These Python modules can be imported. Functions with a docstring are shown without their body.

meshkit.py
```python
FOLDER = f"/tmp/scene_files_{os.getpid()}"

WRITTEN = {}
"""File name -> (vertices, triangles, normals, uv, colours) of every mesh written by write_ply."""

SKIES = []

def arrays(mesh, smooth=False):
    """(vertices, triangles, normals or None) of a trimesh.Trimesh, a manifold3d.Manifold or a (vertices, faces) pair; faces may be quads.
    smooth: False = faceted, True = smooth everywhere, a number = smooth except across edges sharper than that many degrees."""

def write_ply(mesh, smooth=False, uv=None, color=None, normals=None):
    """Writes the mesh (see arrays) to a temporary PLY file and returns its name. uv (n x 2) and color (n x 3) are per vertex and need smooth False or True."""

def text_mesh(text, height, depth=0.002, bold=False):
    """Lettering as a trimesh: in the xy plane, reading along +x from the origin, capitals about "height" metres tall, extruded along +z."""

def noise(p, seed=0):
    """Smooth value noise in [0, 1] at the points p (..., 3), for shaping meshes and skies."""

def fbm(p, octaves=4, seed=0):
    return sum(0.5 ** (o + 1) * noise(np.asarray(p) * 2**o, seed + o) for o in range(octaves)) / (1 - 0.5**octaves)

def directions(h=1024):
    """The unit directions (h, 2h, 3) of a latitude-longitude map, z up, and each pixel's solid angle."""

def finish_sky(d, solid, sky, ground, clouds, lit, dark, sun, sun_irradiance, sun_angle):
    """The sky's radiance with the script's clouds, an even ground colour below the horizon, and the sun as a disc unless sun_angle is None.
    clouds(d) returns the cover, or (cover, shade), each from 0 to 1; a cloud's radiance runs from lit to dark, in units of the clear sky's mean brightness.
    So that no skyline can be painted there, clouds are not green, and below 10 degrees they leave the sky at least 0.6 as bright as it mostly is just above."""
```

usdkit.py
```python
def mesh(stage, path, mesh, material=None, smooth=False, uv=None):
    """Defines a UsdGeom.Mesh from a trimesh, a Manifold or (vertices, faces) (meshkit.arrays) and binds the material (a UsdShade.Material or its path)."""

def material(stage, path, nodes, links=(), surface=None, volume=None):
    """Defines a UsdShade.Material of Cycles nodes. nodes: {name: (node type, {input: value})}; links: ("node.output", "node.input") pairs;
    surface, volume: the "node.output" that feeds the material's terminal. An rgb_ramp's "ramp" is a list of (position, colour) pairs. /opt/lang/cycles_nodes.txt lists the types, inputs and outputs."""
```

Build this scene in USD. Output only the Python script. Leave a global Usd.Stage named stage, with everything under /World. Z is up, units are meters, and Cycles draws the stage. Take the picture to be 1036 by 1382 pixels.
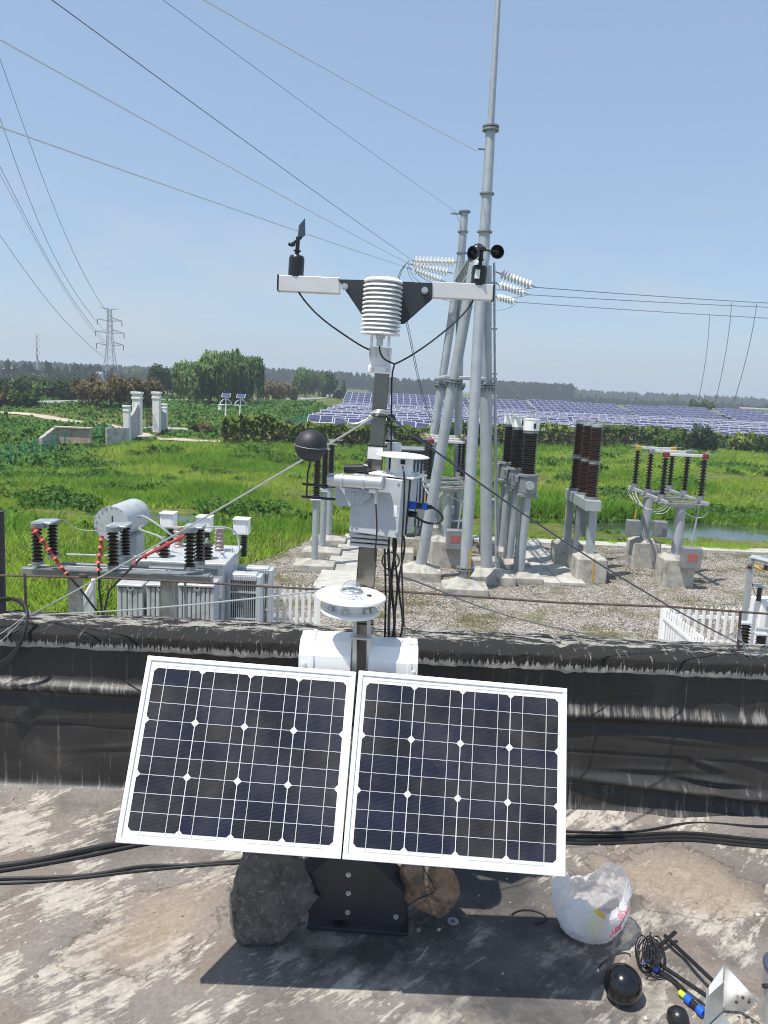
import math, random
import numpy as np, trimesh, usdkit, meshkit
from pxr import Usd, UsdGeom, UsdLux, UsdShade, Gf, Sdf, Vt

stage = Usd.Stage.CreateInMemory()
UsdGeom.SetStageUpAxis(stage, UsdGeom.Tokens.z)
UsdGeom.SetStageMetersPerUnit(stage, 1.0)
UsdGeom.Xform.Define(stage, '/World')
stage.SetDefaultPrim(stage.GetPrimAtPath('/World'))

# ------------------------------------------------------------------ camera, sky, sun, exposure
USE_HAZE = True
FPX, PITCH, ROLL = 1038.0, math.radians(9.27), 0.045
CAM = np.array([0, 0, 1.6])
CF = np.array([0, math.cos(PITCH), -math.sin(PITCH)])
_u = np.array([0, math.sin(PITCH), math.cos(PITCH)])
_r = np.array([1.0, 0, 0])
CR = math.cos(ROLL) * _r + math.sin(ROLL) * _u
CU = -math.sin(ROLL) * _r + math.cos(ROLL) * _u
cam = UsdGeom.Camera.Define(stage, '/World/camera')
cam.AddTransformOp().Set(Gf.Matrix4d(*CR, 0, *CU, 0, *(-CF), 0, *CAM, 1))
cam.CreateHorizontalApertureAttr(36.0)
cam.CreateVerticalApertureAttr(48.0)
cam.CreateFocalLengthAttr(36.0 * FPX / 1036.0)
cam.CreateClippingRangeAttr(Gf.Vec2f(0.05, 20000))
cam.CreateExposureAttr(0.30)

SUN = np.array([-0.36, -0.27, 1.0]); SUN /= np.linalg.norm(SUN)
SUN_EL, SUN_ROT = math.asin(SUN[2]), math.atan2(SUN[0], SUN[1])
dome = UsdLux.DomeLight.Define(stage, '/World/sky')
sky_mat = usdkit.material(stage, '/World/Looks/sky', {
    'sky': ('sky_texture', {'sky_type': 'single_scattering', 'sun_disc': False, 'sun_elevation': SUN_EL, 'sun_rotation': SUN_ROT, 'air_density': 1.0, 'aerosol_density': 1.4, 'ozone_density': 2.2}),
    'tc': ('texture_coordinate', {}),
    'map': ('mapping', {'scale': (2.2, 2.2, 7.0)}),
    'n': ('noise_texture', {'scale': 2.6, 'detail': 6.0, 'roughness': 0.55}),
    'cr': ('rgb_ramp', {'ramp': [(0.0, (0, 0, 0)), (0.46, (0, 0, 0)), (0.66, (0.6, 0.6, 0.6)), (1, (0.7, 0.7, 0.7))]}),
    'sep': ('separate_xyz', {}),
    'band': ('rgb_ramp', {'ramp': [(0.0, (0, 0, 0)), (0.05, (0.5, 0.5, 0.5)), (0.14, (0.5, 0.5, 0.5)), (0.26, (0.0, 0.0, 0.0)), (1, (0, 0, 0))]}),
    'm': ('mix', {'mix_type': 'multiply', 'fac': 1.0}),
    'soft': ('mix', {'mix_type': 'mix', 'fac': 0.5, 'color2': (2.75, 3.85, 5.35)}),
    'mx': ('mix', {'mix_type': 'mix', 'color2': (4.3, 4.4, 4.6)}),
    'bg': ('background_shader', {'strength': 0.125}),
}, [('tc.generated', 'map.vector'), ('map.vector', 'n.vector'), ('n.fac', 'cr.fac'), ('tc.generated', 'sep.vector'), ('sep.z', 'band.fac'),
    ('cr.color', 'm.color1'), ('band.color', 'm.color2'), ('sky.color', 'soft.color1'), ('soft.color', 'mx.color1'), ('m.color', 'mx.fac'), ('mx.color', 'bg.color')], surface='bg.background')
UsdShade.MaterialBindingAPI.Apply(dome.GetPrim()).Bind(sky_mat)
dome.GetPrim().SetCustomDataByKey('kind', 'structure')
dome.GetPrim().SetCustomDataByKey('label', 'hazy pale blue summer sky with faint low clouds')
dome.GetPrim().SetCustomDataByKey('category', 'sky')
sun = UsdLux.DistantLight.Define(stage, '/World/sun')
sun.CreateIntensityAttr(1.22); sun.CreateAngleAttr(0.53); sun.CreateNormalizeAttr(True); sun.CreateColorAttr(Gf.Vec3f(1.0, 0.95, 0.87))
_z = SUN; _x = np.cross([0, 1, 0], _z); _x /= np.linalg.norm(_x); _y = np.cross(_z, _x)
sun.AddTransformOp().Set(Gf.Matrix4d(*_x, 0, *_y, 0, *_z, 0, 0, 0, 30, 1))

# ------------------------------------------------------------------ surveying: sight lines to real places
def ray(x, y): return CF + (x - 518) / FPX * CR - (y - 691) / FPX * CU
def at(x, y, Y):                       # on the vertical plane Y metres ahead
    d = ray(x, y); return CAM + d * Y / d[1]
def onz(x, y, z=0.0):                  # on a level plane
    d = ray(x, y); return CAM + d * (z - CAM[2]) / d[2]
def A(*v): return np.array(v, float)
def sstep(a, b, x):
    t = np.clip((np.asarray(x, float) - a) / (b - a), 0, 1); return t * t * (3 - 2 * t)

# ------------------------------------------------------------------ mesh helpers
class MB:
    def __init__(s): s.v, s.f, s.n = [], [], 0
    def add(s, v, f):
        v = np.asarray(v, float); f = np.asarray(f, int)
        if f.shape[1] == 4: f = np.vstack([f[:, [0, 1, 2]], f[:, [0, 2, 3]]])
        s.v.append(v); s.f.append(f + s.n); s.n += len(v); return s
    def tm(s, m): return s.add(m.vertices, m.faces)
    def get(s): return np.vstack(s.v), np.vstack(s.f)
    def box(s, c, d, R=None, ch=0.0):
        d = np.asarray(d, float) / 2
        if ch <= 0:
            p = np.array([[i, j, k] for i in (-1, 1) for j in (-1, 1) for k in (-1, 1)]) * d
            f = [[0, 1, 3, 2], [4, 6, 7, 5], [0, 4, 5, 1], [2, 3, 7, 6], [0, 2, 6, 4], [1, 5, 7, 3]]
        else:
            q = []
            for i in (-1, 1):
                for j in (-1, 1):
                    for k in (-1, 1):
                        e = A(i, j, k)
                        for a in range(3):
                            t = d - ch; t[a] = d[a]; q.append(e * t)
            h = trimesh.convex.convex_hull(np.array(q)); p, f = np.array(h.vertices), np.array(h.faces)
        if R is not None: p = p @ np.asarray(R).T
        return s.add(p + np.asarray(c, float), f)
    def cyl(s, p0, p1, r0, r1=None, n=14, caps=True):
        p0, p1 = np.asarray(p0, float), np.asarray(p1, float); r1 = r0 if r1 is None else r1
        return s.tube([p0, p1], [r0, r1], n, caps)
    def tube(s, path, r, n=7, caps=True):
        P = np.asarray(path, float); m = len(P); r = np.broadcast_to(np.asarray(r, float), (m,))
        T = np.gradient(P, axis=0) if m > 2 else np.repeat((P[1] - P[0])[None], 2, 0)
        T = T / np.maximum(np.linalg.norm(T, axis=1, keepdims=True), 1e-12)
        u = np.cross(T[0], [0, 0, 1.0]); u = u if np.linalg.norm(u) > 1e-3 else np.cross(T[0], [1.0, 0, 0]); u /= np.linalg.norm(u)
        a = np.arange(n) / n * 2 * np.pi; V = []
        for i in range(m):
            u = u - T[i] * (u @ T[i]); u /= np.linalg.norm(u); w = np.cross(T[i], u)
            V.append(P[i] + r[i] * (np.cos(a)[:, None] * u + np.sin(a)[:, None] * w))
        V = np.vstack(V); i = np.arange(m - 1)[:, None] * n; j = np.arange(n)[None]; k = (j + 1) % n
        F = np.stack([i + j, i + k, i + n + k, i + n + j], -1).reshape(-1, 4)
        s.add(V, F)
        if caps:
            for o, c, fl in ((0, P[0], True), ((m - 1) * n, P[-1], False)):
                ring = V[o:o + n]; f = np.stack([np.full(n, n), np.arange(n), (np.arange(n) + 1) % n], 1)
                s.add(np.vstack([ring, c]), f[:, ::-1] if fl else f)
        return s
    def lathe(s, prof, n=18, o=(0, 0, 0), ez=(0, 0, 1)):
        prof = np.asarray(prof, float); ez = np.asarray(ez, float) / np.linalg.norm(ez)
        ex = np.cross([0, 1, 0], ez); ex = ex if np.linalg.norm(ex) > 1e-3 else A(1, 0, 0); ex /= np.linalg.norm(ex); ey = np.cross(ez, ex)
        a = np.arange(n) / n * 2 * np.pi; m = len(prof)
        V = (prof[:, 0, None, None] * (np.cos(a)[None, :, None] * ex + np.sin(a)[None, :, None] * ey) + prof[:, 1, None, None] * ez).reshape(-1, 3) + np.asarray(o, float)
        i = np.arange(m - 1)[:, None] * n; j = np.arange(n)[None]; k = (j + 1) % n
        return s.add(V, np.stack([i + j, i + k, i + n + k, i + n + j], -1).reshape(-1, 4))
    def plate(s, pts, thick):               # a planar outline in 3D, made solid by going thick behind it
        P = np.asarray(pts, float); nrm = np.zeros(3)
        for i in range(len(P)): nrm += np.cross(P[i], P[(i + 1) % len(P)])
        nrm /= np.linalg.norm(nrm); B = P - nrm * thick; n = len(P); c = P.mean(0)
        i = np.arange(n); k = (i + 1) % n
        s.add(np.vstack([P, c]), np.stack([i, k, np.full(n, n)], 1)); s.add(np.vstack([B, c - nrm * thick]), np.stack([k, i, np.full(n, n)], 1))
        return s.add(np.vstack([P, B]), np.stack([i, i + n, k + n, k], 1))
    def ball(s, c, r, sub=2, sc=(1, 1, 1)):
        m = trimesh.creation.icosphere(subdivisions=sub); return s.add(m.vertices * r * np.asarray(sc) + np.asarray(c, float), m.faces)

_used = {}
def numbered(parent, name):
    k = (parent, name); n = _used.get(k, 0); _used[k] = n + 1
    return f'{parent}/{name}' if n == 0 else f'{parent}/{name}_{n:03d}'
_org = {}
def tag(p, label=None, cat=None, group=None, kind=None):
    for k, v in (('label', label), ('category', cat), ('group', group), ('kind', kind)):
        if v: p.SetCustomDataByKey(k, v)
    return p
def thing(name, label, cat, loc=(0, 0, 0), group=None, kind=None):
    path = numbered('/World', name); x = UsdGeom.Xform.Define(stage, path); x.AddTranslateOp().Set(Gf.Vec3d(*map(float, loc)))
    _org[path] = np.asarray(loc, float); return tag(x.GetPrim(), label, cat, group, kind)
def part(parent, name, mb, m, smooth=35, label=None, local=False, kind=None, soft=False):
    pp = str(parent.GetPath()); path = numbered(pp, name); v, f = mb.get() if isinstance(mb, MB) else mb
    o = _org.get(pp, np.zeros(3)); _org[path] = o
    q = usdkit.mesh(stage, path, (np.asarray(v) - (0 if local else o), f), m, smooth=smooth)
    if soft:                              # leaves shade like the rounded clumps they make up
        w = np.asarray(v); c = (np.percentile(w, 3, axis=0) + np.percentile(w, 97, axis=0)) / 2; h = np.maximum((np.percentile(w, 97, axis=0) - np.percentile(w, 3, axis=0)) / 2, .05)
        N = (w - c) / h; N[:, 2] += .35; N /= np.maximum(np.linalg.norm(N, axis=1, keepdims=True), 1e-6); rn = np.random.default_rng(len(w)); k = np.repeat(rn.normal(size=(len(w) // 4, 3)), 4, 0) * .45
        N = N + k; N /= np.linalg.norm(N, axis=1, keepdims=True); q.CreateNormalsAttr(Vt.Vec3fArray.FromNumpy(N.astype(np.float32))); q.SetNormalsInterpolation('vertex')
    return tag(q.GetPrim(), label, kind=kind)
def solo(name, mb, m, label, cat, group=None, smooth=35, kind=None):
    path = numbered('/World', name); v, f = mb.get() if isinstance(mb, MB) else mb
    c = (v.min(0) + v.max(0)) / 2; c[2] = v[:, 2].min()
    q = usdkit.mesh(stage, path, (v - c, f), m, smooth=smooth); q.AddTranslateOp().Set(Gf.Vec3d(*map(float, c))); _org[path] = c
    return tag(q.GetPrim(), label, cat, group, kind)
def dup(src, loc, rz=0.0, sc=1.0, label=None, group=None):
    was = src.GetCustomData(); name = src.GetName()
    path = numbered('/World', name); x = UsdGeom.Xform.Define(stage, path); p = x.GetPrim()
    p.GetReferences().AddInternalReference(src.GetPath()); p.SetInstanceable(True)
    x.ClearXformOpOrder(); x.AddTranslateOp().Set(Gf.Vec3d(*map(float, loc))); x.AddRotateZOp().Set(float(rz))
    x.AddScaleOp().Set(Gf.Vec3f(*(np.broadcast_to(sc, (3,)).astype(float).tolist())))
    tag(p, label or was.get('label'), was.get('category'), group or was.get('group')); return p
def setting(name, mb, m, smooth=False, parent=None, label=None):
    path = numbered('/World', name); v, f = mb.get() if isinstance(mb, MB) else mb
    q = usdkit.mesh(stage, path, (v, f), m, smooth=smooth); return tag(q.GetPrim(), label, kind='structure')
def scatter(name, label, cat, protos, pos, yaw, scale, idx, soft=False, seed=0):
    path = numbered('/World', name); pi = UsdGeom.PointInstancer.Define(stage, path); tg = []
    for i, (pn, (v, f), m) in enumerate(protos):
        q = usdkit.mesh(stage, f'{path}/{pn}', (v, f), m, smooth=False); tg.append(Sdf.Path(f'{path}/{pn}'))
        if soft:                          # blades shade like the turf they make up, not like lone vertical cards
            rn = np.random.default_rng(i); N = rn.normal(size=(len(v), 3)) * .35 + A(0, 0, 1); N /= np.linalg.norm(N, axis=1, keepdims=True)
            q.CreateNormalsAttr(Vt.Vec3fArray.FromNumpy(N.astype(np.float32))); q.SetNormalsInterpolation('vertex')
    pi.CreatePrototypesRel().SetTargets(tg); n = len(pos); rg = np.random.default_rng(seed)
    pi.CreateProtoIndicesAttr(Vt.IntArray.FromNumpy(np.asarray(idx, np.int32)))
    pi.CreatePositionsAttr(Vt.Vec3fArray.FromNumpy(np.asarray(pos, np.float32)))
    s = np.asarray(scale, np.float32); s = np.repeat(s[:, None], 3, 1) if s.ndim == 1 else s
    pi.CreateScalesAttr(Vt.Vec3fArray.FromNumpy(s))
    pi.CreateOrientationsAttr(Vt.QuathArray([Gf.Quath(float(math.cos(a / 2)), 0.0, 0.0, float(math.sin(a / 2))) for a in yaw]))
    return tag(pi.GetPrim(), label, cat, kind='stuff')
def frustum(c, w0, d0, w1, d1, h):         # a four-sided taper standing on c
    c = np.asarray(c, float); V = [c + A(i * w / 2, j * d / 2, z) for w, d, z in ((w0, d0, 0), (w1, d1, h)) for i, j in ((-1, -1), (1, -1), (1, 1), (-1, 1))]
    m = MB(); return m.add(np.array(V), np.array([[0, 1, 5, 4], [1, 2, 6, 5], [2, 3, 7, 6], [3, 0, 4, 7], [4, 5, 6, 7]]))
def sag(p0, p1, d, n=16):
    t = np.linspace(0, 1, n)[:, None]; P = (1 - t) * np.asarray(p0) + t * np.asarray(p1); P[:, 2] -= (4 * d * t * (1 - t))[:, 0]; return P
def curve(pts, n=40):                   # Catmull-Rom through the points
    from scipy.interpolate import CubicSpline
    P = np.asarray(pts, float); t = np.r_[0, np.cumsum(np.linalg.norm(np.diff(P, axis=0), axis=1) ** 0.5)]
    return CubicSpline(t, P)(np.linspace(0, t[-1], n))
def unit(v): v = np.asarray(v, float); return v / np.linalg.norm(v)

# ------------------------------------------------------------------ materials
def MAT(name, col, rough=0.5, metal=0.0, var=0.12, scale=6.0, bump=0.0, bscale=60.0, spec=0.5, coat=0.0, dirt=None, dscale=3.0, dlo=0.52, dhi=0.7, rnd=0.0):
    col = np.asarray(col, float)
    N = {'g': ('geometry', {}), 'n': ('noise_texture', {'scale': scale, 'detail': 4.0, 'roughness': 0.6}),
         'r': ('rgb_ramp', {'ramp': [(0.25, tuple(col * (1 - var))), (0.75, tuple(np.minimum(col * (1 + var), 0.95)))]}),
         'p': ('principled_bsdf', {'roughness': rough, 'metallic': metal, 'specular_ior_level': spec, 'coat_weight': coat})}
    L = [('g.position', 'n.vector'), ('n.fac', 'r.fac')]; out = 'r.color'
    if dirt is not None:
        N['dn'] = ('noise_texture', {'scale': dscale, 'detail': 7.0, 'roughness': 0.68})
        N['dr'] = ('rgb_ramp', {'ramp': [(dlo, (0, 0, 0)), (dhi, (1, 1, 1))]}); N['dm'] = ('mix', {'color2': dirt})
        L += [('g.position', 'dn.vector'), ('dn.fac', 'dr.fac'), ('dr.color', 'dm.fac'), (out, 'dm.color1')]; out = 'dm.color'
    if rnd:
        N['oi'] = ('object_info', {}); N['mr'] = ('map_range', {'to_min': 1 - rnd, 'to_max': 1 + rnd}); N['hv'] = ('hsv', {})
        L += [('oi.random', 'mr.value'), ('mr.result', 'hv.value'), (out, 'hv.color')]; out = 'hv.color'
    L.append((out, 'p.base_color'))
    if bump:
        N['bn'] = ('noise_texture', {'scale': bscale, 'detail': 5.0, 'roughness': 0.6}); N['b'] = ('bump', {'strength': bump, 'distance': 0.02})
        L += [('g.position', 'bn.vector'), ('bn.fac', 'b.height'), ('b.normal', 'p.normal')]
    return usdkit.material(stage, f'/World/Looks/{name}', N, L, surface='p.BSDF')
def LEAF(name, lo, hi, trans=0.35, pscale=0.6):
    """foliage: every leaf has its own tone, and every plant too"""
    mid = tuple((np.asarray(lo) + np.asarray(hi)) / 2)
    return usdkit.material(stage, f'/World/Looks/{name}', {
        'g': ('geometry', {}), 'oi': ('object_info', {}), 'n': ('noise_texture', {'scale': pscale, 'detail': 3.0}),
        'a1': ('math', {'math_type': 'multiply_add', 'value2': 0.45, 'value3': 0.0}), 'a2': ('math', {'math_type': 'multiply_add', 'value2': 0.25}), 'a3': ('math', {'math_type': 'multiply_add', 'value2': 0.6}),
        'r': ('rgb_ramp', {'ramp': [(0.25, lo), (0.6, mid), (0.95, hi)]}),
        'p': ('principled_bsdf', {'roughness': 0.55, 'specular_ior_level': 0.3}), 't': ('translucent_bsdf', {}), 'm': ('mix_closure', {'fac': trans})},
        [('g.random_per_island', 'a1.value1'), ('oi.random', 'a2.value1'), ('a1.value', 'a2.value3'), ('g.position', 'n.vector'), ('n.fac', 'a3.value1'), ('a2.value', 'a3.value3'),
         ('a3.value', 'r.fac'), ('r.color', 'p.base_color'), ('r.color', 't.color'), ('p.BSDF', 'm.closure1'), ('t.BSDF', 'm.closure2')], surface='m.closure')

WHITE = MAT('white_paint', (0.80, 0.80, 0.79), 0.4, var=0.03, scale=12)
WHITE_OLD = MAT('weathered_white', (0.70, 0.69, 0.66), 0.65, var=0.08, scale=9, dirt=(0.32, 0.29, 0.24), dscale=4, dlo=0.55, dhi=0.8)
SHIELD = MAT('white_plastic', (0.78, 0.78, 0.76), 0.45, var=0.03)
ALU = MAT('brushed_aluminium', (0.52, 0.53, 0.53), 0.38, 0.75, var=0.06, scale=30, bump=0.05, bscale=300)
ALUP = MAT('aluminium_profile', (0.66, 0.65, 0.62), 0.45, 0.35, var=0.05, scale=40)
STEEL = MAT('stainless_steel', (0.22, 0.205, 0.18), 0.22, 1.0, var=0.25, scale=9, bump=0.04, bscale=50)
GALV = MAT('galvanised_steel', (0.36, 0.39, 0.41), 0.5, 0.35, var=0.12, scale=4, bump=0.04, bscale=30)
GALVD = MAT('dull_galvanised_steel', (0.22, 0.235, 0.245), 0.55, 0.3, var=0.18, scale=5, dirt=(0.16, 0.14, 0.12), dscale=6, dlo=0.6, dhi=0.8)
GREYP = MAT('grey_paint', (0.40, 0.44, 0.47), 0.45, var=0.06, scale=8)
PALEP = MAT('pale_grey_paint', (0.43, 0.46, 0.48), 0.42, var=0.07, scale=5, dirt=(0.22, 0.19, 0.155), dscale=5, dlo=0.5, dhi=0.78)
DARKP = MAT('charcoal_plate', (0.028, 0.030, 0.034), 0.42, var=0.2, scale=12)
BLACK = MAT('black_plastic', (0.014, 0.014, 0.016), 0.33, var=0.2)
GLOBE = MAT('matt_black_globe', (0.022, 0.023, 0.026), 0.55, var=0.25, scale=25)
GLOSSB = MAT('glossy_black_globe', (0.006, 0.006, 0.007), 0.16, var=0.1, spec=0.6)
RUBBER = MAT('black_cable', (0.016, 0.016, 0.017), 0.45, var=0.2)
WIREM = MAT('steel_wire', (0.46, 0.46, 0.44), 0.4, 0.5, var=0.1, scale=80)
WIREP = MAT('pale_conductor', (0.62, 0.62, 0.60), 0.45, 0.2, var=0.05)
WIRED = MAT('dark_conductor', (0.09, 0.095, 0.11), 0.5, 0.3, var=0.1)
RUST = MAT('rusty_bar', (0.09, 0.06, 0.05), 0.7, 0.2, var=0.3, scale=20)
INSB = MAT('dark_porcelain', (0.018, 0.013, 0.012), 0.16, var=0.2, spec=0.7)
INSR = MAT('brown_porcelain', (0.036, 0.016, 0.013), 0.18, var=0.2, spec=0.7)
INSW = MAT('pale_porcelain', (0.66, 0.66, 0.63), 0.25, var=0.06)
INSP = MAT('dusty_pink_porcelain', (0.38, 0.30, 0.27), 0.4, var=0.12)
REDT = MAT('red_rubber_sleeve', (0.36, 0.055, 0.045), 0.5, var=0.1)
REDC = MAT('red_cap', (0.17, 0.022, 0.025), 0.5, var=0.1)
YELL = MAT('yellow_cap', (0.45, 0.27, 0.03), 0.5, var=0.1)
BLUE = MAT('blue_connector', (0.015, 0.10, 0.55), 0.35, var=0.08)
LIME = MAT('lime_tape', (0.45, 0.62, 0.03), 0.5, var=0.05)
CONC = MAT('concrete', (0.39, 0.375, 0.335), 0.9, var=0.16, scale=3, bump=0.25, bscale=60, dirt=(0.17, 0.155, 0.13), dscale=3.2, dlo=0.46, dhi=0.72)
SLAB = MAT('concrete_slab', (0.40, 0.39, 0.36), 0.9, var=0.14, scale=4, bump=0.2, bscale=30, dirt=(0.24, 0.23, 0.20), dscale=3, rnd=0.12)
GREENP = MAT('green_fence_paint', (0.02, 0.20, 0.12), 0.5, var=0.1)
ROOFM = MAT('house_roof', (0.28, 0.25, 0.24), 0.8, var=0.2, rnd=0.2)
HOUSEW = MAT('house_wall', (0.62, 0.62, 0.60), 0.8, var=0.1, scale=0.5)
GLASSD = MAT('dark_window', (0.03, 0.035, 0.04), 0.2)
TEAL = MAT('pale_teal_cabin', (0.62, 0.68, 0.64), 0.5, var=0.06, scale=1.5)
BARK = MAT('bark', (0.10, 0.08, 0.065), 0.9, var=0.3, scale=6)
PYL = MAT('pylon_steel', (0.26, 0.27, 0.28), 0.6, 0.2, var=0.1)
ROCKD = MAT('dark_rock', (0.105, 0.10, 0.093), 0.9, var=0.5, scale=20, bump=1.0, bscale=30, dirt=(0.25, 0.23, 0.21), dscale=60, dlo=0.55, dhi=0.66)
ROCKB = MAT('brown_rock', (0.34, 0.215, 0.14), 0.9, var=0.4, scale=12, bump=0.9, bscale=50, dirt=(0.13, 0.10, 0.085), dscale=14, dlo=0.5, dhi=0.62)
PANELW = MAT('white_panel_frame', (0.74, 0.75, 0.76), 0.35, 0.1, var=0.02)
BACKSH = MAT('white_backsheet', (0.78, 0.78, 0.79), 0.25, var=0.01, coat=0.6)
CELLM = usdkit.material(stage, '/World/Looks/solar_cell', {
    'tc': ('texture_coordinate', {}), 'oi': ('object_info', {}),
    'w': ('wave_texture', {'wave_type': 'bands', 'bands_direction': 'z', 'profile': 'sine', 'scale': 105.0, 'distortion': 0.0}),
    'cr': ('rgb_ramp', {'ramp': [(0.0, (0.012, 0.0125, 0.015)), (0.35, (0.009, 0.010, 0.017)), (0.7, (0.009, 0.010, 0.030)), (1.0, (0.015, 0.015, 0.016))]}),
    'wr': ('rgb_ramp', {'ramp': [(0.0, (0, 0, 0)), (0.62, (0, 0, 0)), (1.0, (0.12, 0.12, 0.12))]}),
    'mx': ('mix', {'color2': (0.20, 0.20, 0.21)}), 'g': ('geometry', {}), 'dn': ('noise_texture', {'scale': 7.0, 'detail': 7.0, 'roughness': 0.65}), 'dr': ('rgb_ramp', {'ramp': [(0.42, (0, 0, 0)), (0.75, (0.11, 0.11, 0.11))]}), 'dm': ('mix', {'color2': (0.34, 0.31, 0.27)}),
    'p': ('principled_bsdf', {'roughness': 0.4, 'specular_ior_level': 0.2, 'coat_weight': 0.2, 'coat_roughness': 0.05})},
    [('tc.object', 'w.vector'), ('oi.random', 'cr.fac'), ('w.fac', 'wr.fac'), ('cr.color', 'mx.color1'), ('wr.color', 'mx.fac'), ('mx.color', 'dm.color1'), ('g.position', 'dn.vector'), ('dn.fac', 'dr.fac'), ('dr.color', 'dm.fac'), ('dm.color', 'p.base_color')], surface='p.BSDF')
FARCELL = MAT('distant_solar_module', (0.040, 0.044, 0.105), 0.34, var=0.4, scale=0.35, spec=0.4, rnd=0.25)
FARFRAME = MAT('distant_module_frame', (0.55, 0.56, 0.60), 0.5, var=0.03)
GLASS = usdkit.material(stage, '/World/Looks/dome_glass', {'f': ('layer_weight', {'blend': 0.28}), 't': ('transparent_bsdf', {'color': (0.95, 0.96, 0.97)}), 'g': ('glossy_bsdf', {'roughness': 0.03, 'color': (1, 1, 1)}), 'm': ('mix_closure', {})},
    [('f.facing', 'm.fac'), ('t.BSDF', 'm.closure1'), ('g.BSDF', 'm.closure2')], surface='m.closure')
BAGM = usdkit.material(stage, '/World/Looks/thin_plastic_bag', {
    'g': ('geometry', {}), 'n': ('noise_texture', {'scale': 38.0, 'detail': 3.0, 'type': 'fBM'}), 'b': ('bump', {'strength': 0.5, 'distance': 0.010}),
    'p': ('principled_bsdf', {'base_color': (0.90, 0.89, 0.91), 'roughness': 0.25}), 'tl': ('translucent_bsdf', {'color': (0.92, 0.91, 0.93)}), 'tr': ('transparent_bsdf', {'color': (0.95, 0.95, 0.96)}),
    'm1': ('mix_closure', {'fac': 0.50}), 'm2': ('mix_closure', {'fac': 0.33})},
    [('g.position', 'n.vector'), ('n.fac', 'b.height'), ('b.normal', 'p.normal'), ('b.normal', 'tl.normal'), ('p.BSDF', 'm1.closure1'), ('tl.BSDF', 'm1.closure2'), ('m1.closure', 'm2.closure1'), ('tr.BSDF', 'm2.closure2')], surface='m2.closure')
WATER = MAT('pond_water', (0.03, 0.04, 0.03), 0.12, var=0.2, bump=0.12, bscale=5, spec=0.8, dirt=(0.06, 0.11, 0.03), dscale=1.1, dlo=0.52, dhi=0.6)
PINKR = MAT('red_print', (0.65, 0.03, 0.10), 0.5, var=0.02)
LABELW = MAT('white_label', (0.78, 0.78, 0.76), 0.5, var=0.03)
LABELB = MAT('blue_print', (0.20, 0.32, 0.50), 0.5, var=0.05)
INK = MAT('black_print', (0.02, 0.02, 0.02), 0.6, var=0.02)
STEELSIGN = MAT('grey_disc', (0.30, 0.30, 0.30), 0.6, var=0.1)

L_GRASS = LEAF('grass_blade', (0.22, 0.39, 0.03), (0.50, 0.68, 0.10), 0.5, 0.22)
L_GRASSD = LEAF('grass_blade_dark', (0.12, 0.29, 0.022), (0.30, 0.53, 0.06), 0.5, 0.3)
L_GRASSY = LEAF('grass_blade_yellow', (0.28, 0.43, 0.05), (0.52, 0.66, 0.13), 0.5, 0.3)
L_CROP = LEAF('crop_leaf', (0.065, 0.18, 0.03), (0.18, 0.34, 0.06), 0.5, 0.15)
L_WILLOW = LEAF('willow_leaf', (0.095, 0.20, 0.045), (0.25, 0.40, 0.105), 0.5, 0.3)
L_DARK = LEAF('dark_leaf', (0.045, 0.095, 0.03), (0.13, 0.215, 0.06), 0.5, 0.3)
L_GREEN = LEAF('green_leaf', (0.075, 0.165, 0.032), (0.22, 0.35, 0.07), 0.5, 0.3)
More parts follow.
